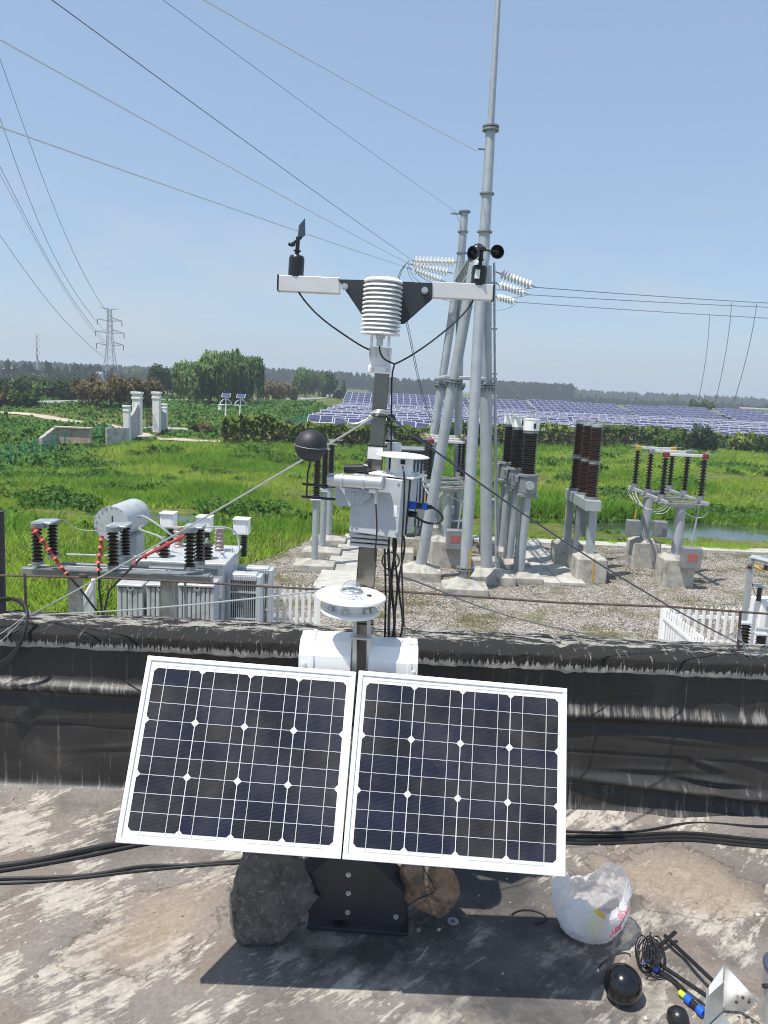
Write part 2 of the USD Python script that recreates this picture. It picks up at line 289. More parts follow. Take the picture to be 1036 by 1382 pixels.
L_BROWN = LEAF('bronze_leaf', (0.18, 0.145, 0.06), (0.44, 0.31, 0.15), 0.5, 0.3)
L_ORANGE = LEAF('orange_leaf', (0.09, 0.06, 0.015), (0.18, 0.09, 0.025), 0.25, 0.3)
L_HEDGE = LEAF('vine_leaf', (0.15, 0.24, 0.035), (0.48, 0.53, 0.11), 0.5, 0.35)
L_STRAW = LEAF('dry_stem', (0.16, 0.13, 0.06), (0.36, 0.29, 0.15), 0.3, 0.5)
L_PINE = LEAF('far_wood_leaf', (0.016, 0.036, 0.016), (0.040, 0.072, 0.028), 0.2, 0.05)

# ------------------------------------------------------------------ terrain
def hedge_y(x): return 67 + 0.52 * (np.asarray(x, float) + 13.7)
PONDS = [(15.8, 34.3, 9.5, 2.3, -0.05), (-9.4, 31.9, 3.6, 1.0, -0.05), (7.4, 36.0, 1.8, 0.8, 0.0)]
def pond_d(x, y):
    best = np.full(np.shape(x), 9.0)
    for cx, cy, a, b, r in PONDS:
        u, v = x - cx, y - cy - r * (x - cx); w = 1 + 0.5 * (meshkit.noise(np.stack([x * 0.9, y * 1.6, x * 0], -1), 5) - 0.5)
        best = np.minimum(best, np.sqrt((u / a) ** 2 + (v / b) ** 2) * w)
    return best
def ground_z(x, y):
    x, y = np.asarray(x, float), np.asarray(y, float); p = np.stack([x, y, np.zeros_like(x)], -1)
    wild = sstep(29.0, 31.5, y) + (1 - sstep(29.0, 31.5, y)) * sstep(-4.2, -6.0, x)
    bumps = (meshkit.fbm(p * 0.16, 4, 3) - 0.5) * 1.0 * np.clip(wild, 0, 1) * (1 - sstep(80, 110, y))
    z = -4.06 - 0.08 * np.clip(wild, 0, 1) + bumps
    z = z + 0.75 * np.exp(-((x + 11) / 9) ** 2 - ((y - 55) / 6) ** 2) + 0.35 * np.exp(-((x - 24) / 8) ** 2 - ((y - 60) / 9) ** 2)
    pd = pond_d(x, y); near = (1 - sstep(1.3, 3.0, pd)) * (y > 26); z = z * (1 - near) + near * -4.13
    z = np.where(y > 26, z - 0.34 * (1 - sstep(0.6, 1.25, pd)), z)
    z = z - 0.45 * sstep(-19.5, -23, x) * sstep(28, 33, y) * (1 - sstep(62, 70, y))
    left = 1 - sstep(-17, -11, x)
    z = z + left * 1.4 * sstep(84, 102, y) - (1 - left) * 0.25 * sstep(92, 104, y)
    z = z + sstep(-13, -9, x) * 2.5 * np.clip((y - 206) / 17, 0, 1) * (1 - sstep(240, 330, y)) + left * 0.8 * sstep(200, 420, y) + 0.4 * sstep(420, 700, y)
    return z
def ground(px, py):                     # where a sight line meets the terrain
    d = ray(px, py); t = np.geomspace(3, 2600, 4000); P = CAM + t[:, None] * d
    below = P[:, 2] < ground_z(P[:, 0], P[:, 1]); i = int(np.argmax(below)) if below.any() else len(t) - 1
    return P[i] * A(1, 1, 0) + A(0, 0, float(ground_z(P[i, 0], P[i, 1])))
ys = np.r_[np.arange(-12, 28, 2.0), np.arange(28, 66, 0.55), np.arange(66, 130, 1.3), np.geomspace(130, 3200, 56)]
xs = np.r_[-np.geomspace(60, 3000, 34)[::-1], np.arange(-58, 60, 0.9), np.geomspace(60, 3000, 34)]
XX, YY = np.meshgrid(xs, ys); ZZ = ground_z(XX, YY)
i = np.arange(len(ys) - 1)[:, None] * len(xs); j = np.arange(len(xs) - 1)[None]
GROUNDM = usdkit.material(stage, '/World/Looks/meadow_ground', {
    'g': ('geometry', {}), 'n': ('noise_texture', {'scale': 0.12, 'detail': 8.0, 'roughness': 0.65}), 'n2': ('noise_texture', {'scale': 1.7, 'detail': 6.0, 'roughness': 0.7}), 'n3': ('noise_texture', {'scale': 0.2, 'detail': 7.0, 'roughness': 0.6}),
    'r': ('rgb_ramp', {'ramp': [(0.3, (0.075, 0.105, 0.025)), (0.5, (0.115, 0.14, 0.035)), (0.7, (0.18, 0.175, 0.06))]}),
    'r2': ('rgb_ramp', {'ramp': [(0.3, (0.55, 0.55, 0.55)), (0.7, (1.25, 1.25, 1.25))]}), 'm': ('mix', {'mix_type': 'multiply', 'fac': 1.0}),
    'r3': ('rgb_ramp', {'ramp': [(0.62, (0, 0, 0)), (0.72, (0.8, 0.8, 0.8))]}), 'm2': ('mix', {'color2': (0.17, 0.125, 0.07)}),
    'b': ('bump', {'strength': 0.6, 'distance': 0.15}), 'p': ('principled_bsdf', {'roughness': 0.95, 'specular_ior_level': 0.1})},
    [('g.position', 'n.vector'), ('g.position', 'n2.vector'), ('g.position', 'n3.vector'), ('n.fac', 'r.fac'), ('n2.fac', 'r2.fac'), ('r.color', 'm.color1'), ('r2.color', 'm.color2'),
     ('n3.fac', 'r3.fac'), ('r3.color', 'm2.fac'), ('m.color', 'm2.color1'), ('m2.color', 'p.base_color'), ('n2.fac', 'b.height'), ('b.normal', 'p.normal')], surface='p.BSDF')
setting('ground', (np.stack([XX, YY, ZZ], -1).reshape(-1, 3), np.stack([i + j, i + j + 1, i + len(xs) + j + 1, i + len(xs) + j], -1).reshape(-1, 4)), GROUNDM, smooth=True)

# ponds
for nm, (cx, cy, a, b, r) in zip(('pond', 'pond', 'pond'), PONDS):
    n = 40; t = np.linspace(0, 2 * np.pi, n, endpoint=False); V = np.stack([cx + 1.6 * a * np.cos(t), cy + 1.7 * b * np.sin(t) + r * 1.6 * a * np.cos(t), np.full(n, -4.235)], 1)
    setting(nm, (np.vstack([V, [[cx, cy, -4.235]]]), np.stack([np.arange(n), (np.arange(n) + 1) % n, np.full(n, n)], 1)), WATER)

# gravel yard of the substation
def yard_left(y): return np.interp(y, [3, 19, 23.3, 27.4, 29.2], [-6.0, -5.2, -3.9, -2.6, -1.2])
yy = np.linspace(3, 28.4, 60); tt = np.linspace(0, 1, 90)
GX = yard_left(yy)[:, None] * (1 - tt) + 34 * tt; GX[:, 0] += 0.5 * (meshkit.noise(np.stack([yy * 1.3, yy * 0, yy * 0], -1), 8) - 0.5)
GY = np.repeat(yy[:, None], 90, 1); GZ = -4.0 + 0.05 * (meshkit.fbm(np.stack([GX, GY, GX * 0], -1) * 0.8, 3, 4) - 0.5)
i = np.arange(59)[:, None] * 90; j = np.arange(89)[None]
GRAVELM = usdkit.material(stage, '/World/Looks/gravel', {
    'g': ('geometry', {}), 'v': ('voronoi_texture', {'scale': 27.0, 'feature': 'f1'}), 'sp': ('separate_color', {}),
    'r': ('rgb_ramp', {'ramp': [(0.0, (0.13, 0.12, 0.105)), (0.5, (0.31, 0.28, 0.25)), (0.85, (0.45, 0.415, 0.375)), (1.0, (0.64, 0.61, 0.56))]}),
    'n': ('noise_texture', {'scale': 0.55, 'detail': 8.0, 'roughness': 0.7}), 'r2': ('rgb_ramp', {'ramp': [(0.50, (0, 0, 0)), (0.60, (0.8, 0.8, 0.8))]}),
    'n2': ('noise_texture', {'scale': 9.0, 'detail': 4.0}), 'r3': ('rgb_ramp', {'ramp': [(0.3, (0.075, 0.085, 0.025)), (0.7, (0.20, 0.17, 0.07))]}), 'm': ('mix', {}),
    'b': ('bump', {'strength': 0.9, 'distance': 0.05}), 'p': ('principled_bsdf', {'roughness': 0.95, 'specular_ior_level': 0.15})},
    [('g.position', 'v.vector'), ('v.color', 'sp.color'), ('sp.r', 'r.fac'), ('g.position', 'n.vector'), ('n.fac', 'r2.fac'), ('g.position', 'n2.vector'), ('n2.fac', 'r3.fac'),
     ('r2.color', 'm.fac'), ('r.color', 'm.color1'), ('r3.color', 'm.color2'), ('m.color', 'p.base_color'), ('v.distance', 'b.height'), ('b.normal', 'p.normal')], surface='p.BSDF')
setting('gravel_yard', (np.stack([GX, GY, GZ], -1).reshape(-1, 3), np.stack([i + j, i + j + 1, i + 90 + j + 1, i + 90 + j], -1).reshape(-1, 4)), GRAVELM, smooth=True)
rg = np.random.default_rng(11)
n = 36000; py_ = rg.uniform(15.5, 28.3, n); px_ = yard_left(py_) + rg.random(n) * (0.56 * py_ + 2.5 - yard_left(py_))
stone = trimesh.creation.icosphere(subdivisions=0); sv = stone.vertices * [1, 0.8, 0.6]
PEB = usdkit.material(stage, '/World/Looks/pebble', {'oi': ('object_info', {}), 'r': ('rgb_ramp', {'ramp': [(0.0, (0.12, 0.10, 0.09)), (0.5, (0.31, 0.265, 0.235)), (0.85, (0.46, 0.41, 0.37)), (1.0, (0.66, 0.63, 0.58))]}),
    'p': ('principled_bsdf', {'roughness': 0.9, 'specular_ior_level': 0.2})}, [('oi.random', 'r.fac'), ('r.color', 'p.base_color')], surface='p.BSDF')
keep = meshkit.fbm(np.stack([px_ * .5, py_ * .8, px_ * 0], -1), 4, 90) < .53 + .03 * rg.normal(size=n); px_, py_ = px_[keep], py_[keep]; n = len(px_)
scatter('gravel', 'loose pinkish grey gravel stones of the substation yard', 'gravel', [('pebble', (sv, stone.faces), PEB)], np.stack([px_, py_, np.full(n, -3.985)], 1), rg.uniform(0, 6.28, n), rg.uniform(0.010, 0.027, n), np.zeros(n, int))
kb = MB()
for k in range(20):
    kb.box((1.6 + 1.6 * k + 0.8, 28.75 + 0.008 * math.sin(k * 2.3), -3.99 + 0.006 * math.sin(k * 1.7)), (1.585, 0.72, 0.16), ch=0.015)
setting('kerb', kb, SLAB)

# road and paths on the left bank
def strip(name, pts, w, m, lift=0.03, n=60):
    P = curve(np.c_[np.asarray(pts, float)[:, :2], np.zeros(len(pts))], n); T = np.gradient(P, axis=0); T /= np.linalg.norm(T, axis=1, keepdims=True)
    N = np.c_[-T[:, 1], T[:, 0]]; k = np.linspace(-0.5, 0.5, 5); V = []
    for q in k:
        Q = P[:, :2] + N * w * q; V.append(np.c_[Q, ground_z(Q[:, 0], Q[:, 1]) + lift])
    V = np.stack(V, 1).reshape(-1, 3); i = np.arange(n - 1)[:, None] * 5; j = np.arange(4)[None]
    return setting(name, (V, np.stack([i + j, i + j + 1, i + 6 + j, i + 5 + j], -1).reshape(-1, 4)), m, smooth=True)
TRACK = MAT('pale_track', (0.42, 0.37, 0.29), 0.95, var=0.2, scale=0.6)
ASPH = MAT('grey_road', (0.24, 0.24, 0.24), 0.9, var=0.1, scale=0.4)
RD = [ground(x, y)[:2] for x, y in ((0, 545), (60, 544), (112, 542))]; RD = [RD[0] + (RD[0] - RD[2]) * 1.2] + RD + [A(-38, 150), A(-27, 185), A(-21, 240), A(-18, 330)]
TK = [ground(x, y)[:2] for x, y in ((0, 558), (60, 563), (112, 571), (160, 578))]; TK = [TK[0] + (TK[0] - TK[1])] + TK + [A(-22.3, 71.5), A(-20, 69.5), A(-17, 68.4), A(-13, 68.2)]
def near_line(x, y, pts, w):
    P = curve(np.c_[np.array(pts), np.zeros(len(pts))], 160)[:, :2]; from scipy.spatial import cKDTree
    return cKDTree(P).query(np.stack([x, y], 1))[0] < w
strip('road', RD, 6.0, ASPH, 0.10)
strip('path', TK, 1.8, TRACK, 0.08)

# ------------------------------------------------------------------ the roof we stand on
rx = np.arange(-4.5, 4.51, 0.03); ry = np.r_[np.arange(-3, 0.9, 0.2), np.arange(0.9, 2.745, 0.022), [2.75]]
RX, RY = np.meshgrid(rx, ry)
q = np.stack([RX, RY, RX * 0], -1)
RZ = 0.012 * (meshkit.fbm(q * 1.6, 4, 21) - 0.5) + 0.006 * np.abs(meshkit.noise(np.stack([RX * 2.2 + RY * 1.4, RY * 1.0 - RX, RX * 0], -1) * 1.4, 22) - 0.5) \
    - 0.012 * np.exp(-(((RX + 0.62) / 0.12) ** 2 + ((RY - 2.0) / 0.3) ** 2))
RZ += 0.03 * sstep(2.66, 2.75, RY) ** 2
for ax, ay, bx, by, hh in ((-1.5, 1.15, -0.75, 1.75, .012), (-1.35, 1.7, -1.0, 2.05, .010), (-1.75, 1.7, -1.2, 1.45, .009), (0.55, 1.55, 1.3, 2.35, .008), (-0.85, 1.2, -0.6, 1.9, .007), (0.1, 1.2, .45, 1.75, .006)):
    d = A(bx - ax, by - ay); Ln = np.linalg.norm(d); d /= Ln
    u = (RX - ax) * d[0] + (RY - ay) * d[1]; w = -(RX - ax) * d[1] + (RY - ay) * d[0] + 0.03 * np.sin(u * 9)
    RZ += 1.7 * hh * np.exp(-(w / 0.028) ** 2) * sstep(-.1, .1, u) * sstep(Ln + .1, Ln - .1, u)
i = np.arange(len(ry) - 1)[:, None] * len(rx); j = np.arange(len(rx) - 1)[None]
ROOFMAT = usdkit.material(stage, '/World/Looks/weathered_roof_membrane', {
    'g': ('geometry', {}),
    'base': ('noise_texture', {'scale': 1.6, 'detail': 9.0, 'roughness': 0.62, 'distortion': 0.6}),
    'baser': ('rgb_ramp', {'ramp': [(0.28, (0.095, 0.088, 0.083)), (0.42, (0.155, 0.141, 0.130)), (0.55, (0.215, 0.193, 0.175)), (0.63, (0.195, 0.162, 0.138)), (0.75, (0.275, 0.236, 0.198))]}),
    'mp': ('mapping', {'mapping_type': 'texture', 'rotation': (0, 0, 0.75), 'scale': (3.4, 0.75, 1)}),
    'fl': ('noise_texture', {'scale': 24.0, 'detail': 12.0, 'roughness': 0.82, 'distortion': 0.15}),
    'big': ('noise_texture', {'scale': 3.4, 'detail': 6.0, 'roughness': 0.6}),
    'add': ('math', {'math_type': 'multiply_add', 'value2': 1.1}),
    'flr': ('rgb_ramp', {'ramp': [(0.0, (0, 0, 0)), (0.580, (0, 0, 0)), (0.590, (0.85, 0.85, 0.85)), (0.64, (1, 1, 1))]}),
    'fmr': ('map_range', {'from_min': 0.5, 'from_max': 1.5}), 'flm': ('mix', {}), 'cream': ('rgb_ramp', {'ramp': [(0.40, (0.33, 0.30, 0.26)), (0.72, (0.55, 0.51, 0.445))]}),
    'sd': ('vector_math', {'math_type': 'distance', 'vector2': (0.98, 2.38, 0.0)}), 'sd2': ('vector_math', {'math_type': 'distance', 'vector2': (-0.60, 2.03, 0.0)}), 'smin': ('math', {'math_type': 'smoothmin', 'value3': 0.1}),
    'sad': ('math', {'math_type': 'multiply_add', 'value2': 0.9}), 'sr': ('rgb_ramp', {'ramp': [(0.55, (0.9, 0.9, 0.9)), (0.63, (0.35, 0.35, 0.35)), (0.70, (0, 0, 0))]}), 'rim': ('rgb_ramp', {'ramp': [(0.655, (1, 1, 1)), (0.668, (0.45, 0.42, 0.40)), (0.674, (0.9, 0.9, 0.9)), (0.70, (1, 1, 1))]}), 'rimm': ('mix', {'mix_type': 'multiply', 'fac': 0.9}), 'sm': ('mix', {'color2': (0.305, 0.245, 0.185)}),
    'dk': ('vector_math', {'math_type': 'distance', 'vector2': (0.30, 2.12, 0.0)}), 'stain_shade': ('map_range', {'from_min': 0.25, 'from_max': 0.75, 'to_min': 0.17, 'to_max': 0.0, 'clamp': True}), 'dka': ('math', {'math_type': 'add'}), 'stn': ('noise_texture', {'scale': 2.4, 'detail': 8.0, 'roughness': 0.65}), 'str': ('rgb_ramp', {'ramp': [(0.54, (0, 0, 0)), (0.72, (1, 1, 1))]}), 'stm': ('mix', {'color2': (0.072, 0.068, 0.066)}),  # dark stain, deepened round the panels so their shade sits in the colour
    'fine': ('noise_texture', {'scale': 70.0, 'detail': 5.0, 'roughness': 0.7}), 'finer': ('rgb_ramp', {'ramp': [(0.25, (0.72, 0.72, 0.72)), (0.75, (1.2, 1.2, 1.2))]}), 'finem': ('mix', {'mix_type': 'multiply', 'fac': 1.0}),
    'bh': ('math', {'math_type': 'multiply_add', 'value2': 0.6}), 'b': ('bump', {'strength': 0.5, 'distance': 0.008}),
    'p': ('principled_bsdf', {'roughness': 0.72, 'specular_ior_level': 0.35})},
    [('g.position', 'base.vector'), ('base.fac', 'baser.fac'), ('g.position', 'mp.vector'), ('mp.vector', 'fl.vector'), ('g.position', 'big.vector'), ('big.fac', 'add.value1'), ('fl.fac', 'add.value3'),
     ('add.value', 'fmr.value'), ('fmr.result', 'flr.fac'), ('fl.fac', 'cream.fac'), ('g.position', 'stn.vector'), ('g.position', 'dk.vector1'), ('dk.value', 'stain_shade.value'), ('stn.fac', 'dka.value1'), ('stain_shade.result', 'dka.value2'), ('dka.value', 'str.fac'), ('str.color', 'stm.fac'),
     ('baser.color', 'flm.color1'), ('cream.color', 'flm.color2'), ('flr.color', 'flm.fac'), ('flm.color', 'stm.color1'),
     ('g.position', 'sd.vector1'), ('g.position', 'sd2.vector1'), ('sd.value', 'smin.value1'), ('sd2.value', 'smin.value2'), ('base.fac', 'sad.value1'), ('smin.value', 'sad.value3'), ('sad.value', 'sr.fac'), ('sr.color', 'sm.fac'), ('stm.color', 'sm.color1'),
     ('g.position', 'fine.vector'), ('fine.fac', 'finer.fac'), ('sad.value', 'rim.fac'), ('sm.color', 'rimm.color1'), ('rim.color', 'rimm.color2'), ('rimm.color', 'finem.color1'), ('finer.color', 'finem.color2'), ('finem.color', 'p.base_color'),
     ('flr.color', 'bh.value1'), ('fine.fac', 'bh.value3'), ('bh.value', 'b.height'), ('b.normal', 'p.normal')], surface='p.BSDF')
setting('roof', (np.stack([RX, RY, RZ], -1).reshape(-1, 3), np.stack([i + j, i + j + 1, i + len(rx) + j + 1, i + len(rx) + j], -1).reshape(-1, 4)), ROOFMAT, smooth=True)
def roof_z(x, y):
    return float(RZ[np.argmin(abs(ry - y)), np.argmin(abs(rx - x))])
def onroof(px, py, lift=0.0):
    p = onz(px, py, lift); p[2] = roof_z(p[0], p[1]) + lift; return p

gr_ = np.random.default_rng(9); gx_ = gr_.uniform(-1.6, 1.7, 420); gy_ = 2.72 - np.abs(gr_.normal(size=420)) * .55; k = gy_ > 1.2; gx_, gy_ = gx_[k], gy_[k]
GRIT = [A(x, y, roof_z(x, y) + .001) for x, y in zip(gx_, gy_)]
scatter('roof_grit', 'loose grit and crumbs scattered over the roof membrane', 'grit', [('crumb', (sv, stone.faces), PEB)], GRIT, gr_.uniform(0, 6.28, len(GRIT)), np.exp(gr_.normal(size=len(GRIT)) * .5) * .0028, np.zeros(len(GRIT), int))
# parapet
par = thing('parapet_wall', 'low roof parapet covered in sagging black bitumen sheet under a crumbling coping', 'wall', (0, 2.75, 0))
part(par, 'wall_core', MB().box((0, 2.865, -1.86), (9.0, 0.17, 4.9)), CONC)
px2 = np.arange(-4.5, 4.51, 0.012); pz = np.r_[np.arange(0.0, 0.6201, 0.0062)]
PX, PZ = np.meshgrid(px2, pz); nz = lambda s, sd, e=1.0: meshkit.noise(np.stack([PX * s, PZ * s * e, PX * 0], -1), sd) - 0.5
w1 = 0.424 + 0.03 * (meshkit.noise(np.stack([px2 * 0.8, px2 * 0, px2 * 0], -1), 3) - 0.5)[None] - 0.012 * PX * 0
amp1 = 0.027 * (0.8 + 0.55 * meshkit.noise(np.stack([PX * 0.9, PX * 0, PX * 0], -1), 4))
OUT = amp1 * np.exp(-((PZ - w1) / 0.021) ** 2) - 0.012 * np.exp(-((PZ - w1 + 0.045) / 0.022) ** 2)
w2 = 0.135 + 0.03 * np.sin(PX * 2.1 + 0.8) + 0.02 * nz(2.2, 9, 0); m2 = sstep(0.55, 0.95, PX) * (1 - sstep(1.55, 1.75, PX))
OUT += m2 * (0.030 * np.exp(-((PZ - w2) / 0.020) ** 2) - 0.012 * np.exp(-((PZ - w2 + 0.035) / 0.02) ** 2))
for cx, cz, L_, a_, sl in ((0.95, 0.50, .05, .010, .25), (1.27, 0.235, .06, .010, -.30), (1.31, 0.165, .12, .014, -.10), (1.36, .12, .08, .010, -.16), (1.52, .25, .07, .012, -.08), (-1.2, .30, .15, .004, .05), (.7, .34, .15, .004, .1), (1.1, .33, .2, .004, -.06), (1.05, .20, .15, .005, 0.02), (-.95, .20, .2, .004, .1), (1.4, .52, .12, .004, .05)):
    u = (PX - cx) / L_; v = PZ - cz - sl * (PX - cx)
    OUT += a_ * np.exp(-u ** 2 - (v / 0.010) ** 2) - 0.6 * a_ * np.exp(-u ** 2 - ((v + 0.02) / 0.012) ** 2)
OUT += 0.010 * nz(2.2, 12) + 0.004 * nz(7.0, 13, 1.4) + 0.0015 * nz(22, 14)
OUT -= 0.004 * np.exp(-((PZ - (0.266 - 0.010 * PX + 0.004 * np.sin(PX * 3))) / .004) ** 2)
OUT += 0.0035 * (PZ > 0.268 - 0.010 * PX + 0.004 * np.sin(PX * 3))
OUT += 0.05 * (1 - sstep(0.0, 0.06, PZ)) ** 2
i = np.arange(len(pz) - 1)[:, None] * len(px2); j = np.arange(len(px2) - 1)[None]
BITUM = usdkit.material(stage, '/World/Looks/black_bitumen_sheet', {
    'g': ('geometry', {}), 'n': ('noise_texture', {'scale': 2.6, 'detail': 8.0, 'roughness': 0.65}),
    'r': ('rgb_ramp', {'ramp': [(0.3, (0.018, 0.0175, 0.017)), (0.55, (0.030, 0.029, 0.028)), (0.75, (0.052, 0.049, 0.045))]}),
    'mp': ('mapping', {'scale': (60.0, 10.0, 2.6)}), 's': ('noise_texture', {'scale': 1.0, 'detail': 5.0, 'roughness': 0.7}), 'sr': ('rgb_ramp', {'ramp': [(0.635, (0, 0, 0)), (0.84, (0.8, 0.8, 0.8))]}),
    'zs': ('separate_color', {}), 'sp': ('separate_xyz', {}), 'zr': ('rgb_ramp', {'ramp': [(0.0, (0.14, 0.14, 0.14)), (0.04, (0.09, 0.09, 0.09)), (0.09, (0.05, 0.05, 0.05)), (0.15, (0.05, 0.05, 0.05)), (0.20, (0.01, 0.01, 0.01)), (0.395, (0.0, 0.0, 0.0)), (0.425, (0.19, 0.19, 0.19)), (0.445, (0.16, 0.16, 0.16)), (0.47, (0.02, 0.02, 0.02)), (1, (0.03, 0.03, 0.03))]}),
    'mm': ('math', {'math_type': 'add'}), 'm': ('mix', {'color2': (0.30, 0.28, 0.255)}),
    'dn': ('noise_texture', {'scale': 5.0, 'detail': 9.0, 'roughness': 0.7}), 'dr': ('rgb_ramp', {'ramp': [(0.56, (0, 0, 0)), (0.72, (0.32, 0.32, 0.32))]}), 'dm': ('mix', {'color2': (0.15, 0.14, 0.125)}),
    'fn': ('noise_texture', {'scale': 130.0, 'detail': 3.0}), 'b': ('bump', {'strength': 0.25, 'distance': 0.004}), 'rr': ('rgb_ramp', {'ramp': [(0.3, (0.34, 0.34, 0.34)), (0.7, (0.56, 0.56, 0.56))]}),
    'p': ('principled_bsdf', {'specular_ior_level': 0.42})},
    [('g.position', 'n.vector'), ('n.fac', 'r.fac'), ('g.position', 'mp.vector'), ('mp.vector', 's.vector'), ('s.fac', 'mm.value1'), ('zr.color', 'zs.color'), ('zs.r', 'mm.value2'), ('mm.value', 'sr.fac'), ('g.position', 'sp.vector'), ('sp.z', 'zr.fac'), 
     ('g.position', 'dn.vector'), ('dn.fac', 'dr.fac'), ('r.color', 'dm.color1'), ('dr.color', 'dm.fac'), ('dm.color', 'm.color1'), ('sr.color', 'm.fac'), ('m.color', 'p.base_color'), ('n.fac', 'rr.fac'), ('rr.color', 'p.roughness'), ('g.position', 'fn.vector'), ('fn.fac', 'b.height'), ('b.normal', 'p.normal')], surface='p.BSDF')
part(par, 'bitumen_sheet', (np.stack([PX, 2.752 - OUT, PZ], -1).reshape(-1, 3), np.stack([i + j, i + j + 1, i + len(px2) + j + 1, i + len(px2) + j], -1).reshape(-1, 4)), BITUM, smooth=True)
# coping: a rounded ragged lip and a flat top with its pale mortar showing
cxs = np.arange(-4.5, 4.51, 0.012)
prof = [(2.752, 0.594), (2.720, 0.593), (2.713, 0.596), (2.712, 0.620), (2.713, 0.644), (2.719, 0.652), (2.745, 0.655), (2.80, 0.657), (2.85, 0.658), (2.90, 0.657), (2.945, 0.655), (2.955, 0.648), (2.957, 0.60), (2.945, 0.56)]
CV = []
for k, (a, b) in enumerate(prof):
    h1 = meshkit.fbm(np.stack([cxs * 9, cxs * 0 + k * 0.8, cxs * 0], -1), 4, 31) - 0.5; h2 = meshkit.fbm(np.stack([cxs * 14, cxs * 0 + k * 0.9, cxs * 0 + 5], -1), 4, 32) - 0.5
    h3 = meshkit.fbm(np.stack([cxs * 55, cxs * 0 + k * 3.1, cxs * 0], -1), 3, 33) - 0.5; CV.append(np.stack([cxs, a + 0.016 * h1 + .007 * h3, b + 0.014 * h2 + .006 * h3 - (0.012 if 1 <= k <= 12 else 0) * np.exp(-((cxs - 0.70) / 0.02) ** 2)], -1))
CV = np.stack(CV, 0); n2 = len(cxs); i = np.arange(len(prof) - 1)[:, None] * n2; j = np.arange(n2 - 1)[None]
COPM = usdkit.material(stage, '/World/Looks/crumbling_coping', {
    'g': ('geometry', {}), 'mp': ('mapping', {'scale': (8.0, 24.0, 70.0)}), 'n': ('noise_texture', {'scale': 1.0, 'detail': 9.0, 'roughness': 0.75}),
    'sp': ('separate_xyz', {}), 'yr': ('map_range', {'from_min': 2.73, 'from_max': 2.84, 'to_min': -0.17, 'to_max': 0.05, 'clamp': True}),
    'zr': ('map_range', {'from_min': 0.628, 'from_max': 0.598, 'to_min': -0.06, 'to_max': 0.22, 'clamp': True}), 'mp2': ('mapping', {'scale': (95.0, 10.0, 16.0)}), 'n2': ('noise_texture', {'scale': 1.0, 'detail': 6.0, 'roughness': 0.75}), 'z2': ('math', {'math_type': 'add'}), 'r2': ('rgb_ramp', {'ramp': [(0.54, (0, 0, 0)), (0.62, (0.85, 0.85, 0.85))]}), 'lipm': ('mix', {'color2': (0.40, 0.385, 0.35)}), 'a': ('math', {'math_type': 'add'}), 
    'r': ('rgb_ramp', {'ramp': [(0.50, (0.022, 0.021, 0.020)), (0.545, (0.05, 0.047, 0.043)), (0.57, (0.30, 0.285, 0.25)), (0.75, (0.46, 0.44, 0.39))]}),
    'fn': ('noise_texture', {'scale': 55.0, 'detail': 6.0, 'roughness': 0.75}), 'b': ('bump', {'strength': 0.9, 'distance': 0.012}), 'p': ('principled_bsdf', {'roughness': 0.8, 'specular_ior_level': 0.3})},
    [('g.position', 'mp.vector'), ('mp.vector', 'n.vector'), ('g.position', 'sp.vector'), ('sp.y', 'yr.value'), ('sp.z', 'zr.value'), ('n.fac', 'a.value1'), ('yr.result', 'a.value2'), ('a.value', 'r.fac'), ('g.position', 'mp2.vector'), ('mp2.vector', 'n2.vector'), ('n2.fac', 'z2.value1'), ('zr.result', 'z2.value2'), ('z2.value', 'r2.fac'), ('r2.color', 'lipm.fac'), ('r.color', 'lipm.color1'), ('lipm.color', 'p.base_color'),
     ('g.position', 'fn.vector'), ('fn.fac', 'b.height'), ('b.normal', 'p.normal')], surface='p.BSDF')
part(par, 'coping', (CV.reshape(-1, 3), np.stack([i + j, i + n2 + j, i + n2 + j + 1, i + j + 1], -1).reshape(-1, 4)), COPM, smooth=32)

# ------------------------------------------------------------------ weather station: mast and base
ZL = unit(A(0.035, 0.0, 1.0)); XL = unit(A(1, 0, -0.035)); YL = np.cross(ZL, XL)          # the mast leans a little
RL = np.stack([XL, YL, ZL], 1)
YM = 2.1
st = thing('weather_station', 'square steel weather station mast bolted to a black footplate on the roof', 'weather station', (-0.055, YM, 0))
pb, pt_ = A(-0.0745, YM, 0.03), at(515, 490, YM)
MX = lambda z: pb + (pt_ - pb) * (z - pb[2]) / (pt_[2] - pb[2])          # mast axis at height z
mid = (pb + pt_) / 2; Ln = np.linalg.norm(pt_ - pb)
part(st, 'mast', MB().box(mid, (0.040, 0.040, Ln), RL, ch=0.003), STEEL)
part(st, 'mast_sleeve', MB().box(MX(1.10), (0.052, 0.05, 0.16), RL, ch=0.003), STEEL)
def FP(px, py): return at(px, py, YM - 0.075)
g = MB()
g.plate([FP(462, 1150), FP(404, 1192), FP(418, 1239), FP(547, 1247), FP(545, 1209), FP(486, 1150)], 0.006)
for a, b in ((FP(462, 1150), FP(404, 1192)), (FP(486, 1150), FP(545, 1209))):
    g.plate([a, b, b + A(0, 0.11, 0.0), a + A(0, 0.11, 0.0)] if a[0] > b[0] else [b, a, a + A(0, 0.11, 0), b + A(0, 0.11, 0)], 0.005)
part(st, 'gusset_plate', g, DARKP)
part(st, 'foot_plate', MB().box((-0.022, YM + 0.035, 0.010), (0.30, 0.19, 0.012), RL, ch=0.002), DARKP)
for p in ((470, 1180), (470, 1205), (469, 1231), (534, 1237)):
    c = FP(*p); part(st, 'bolt', MB().cyl(c, c + A(0, -0.006, 0), 0.0055, n=6).cyl(c, c + A(0, -0.002, 0), 0.008, n=12), ALU)
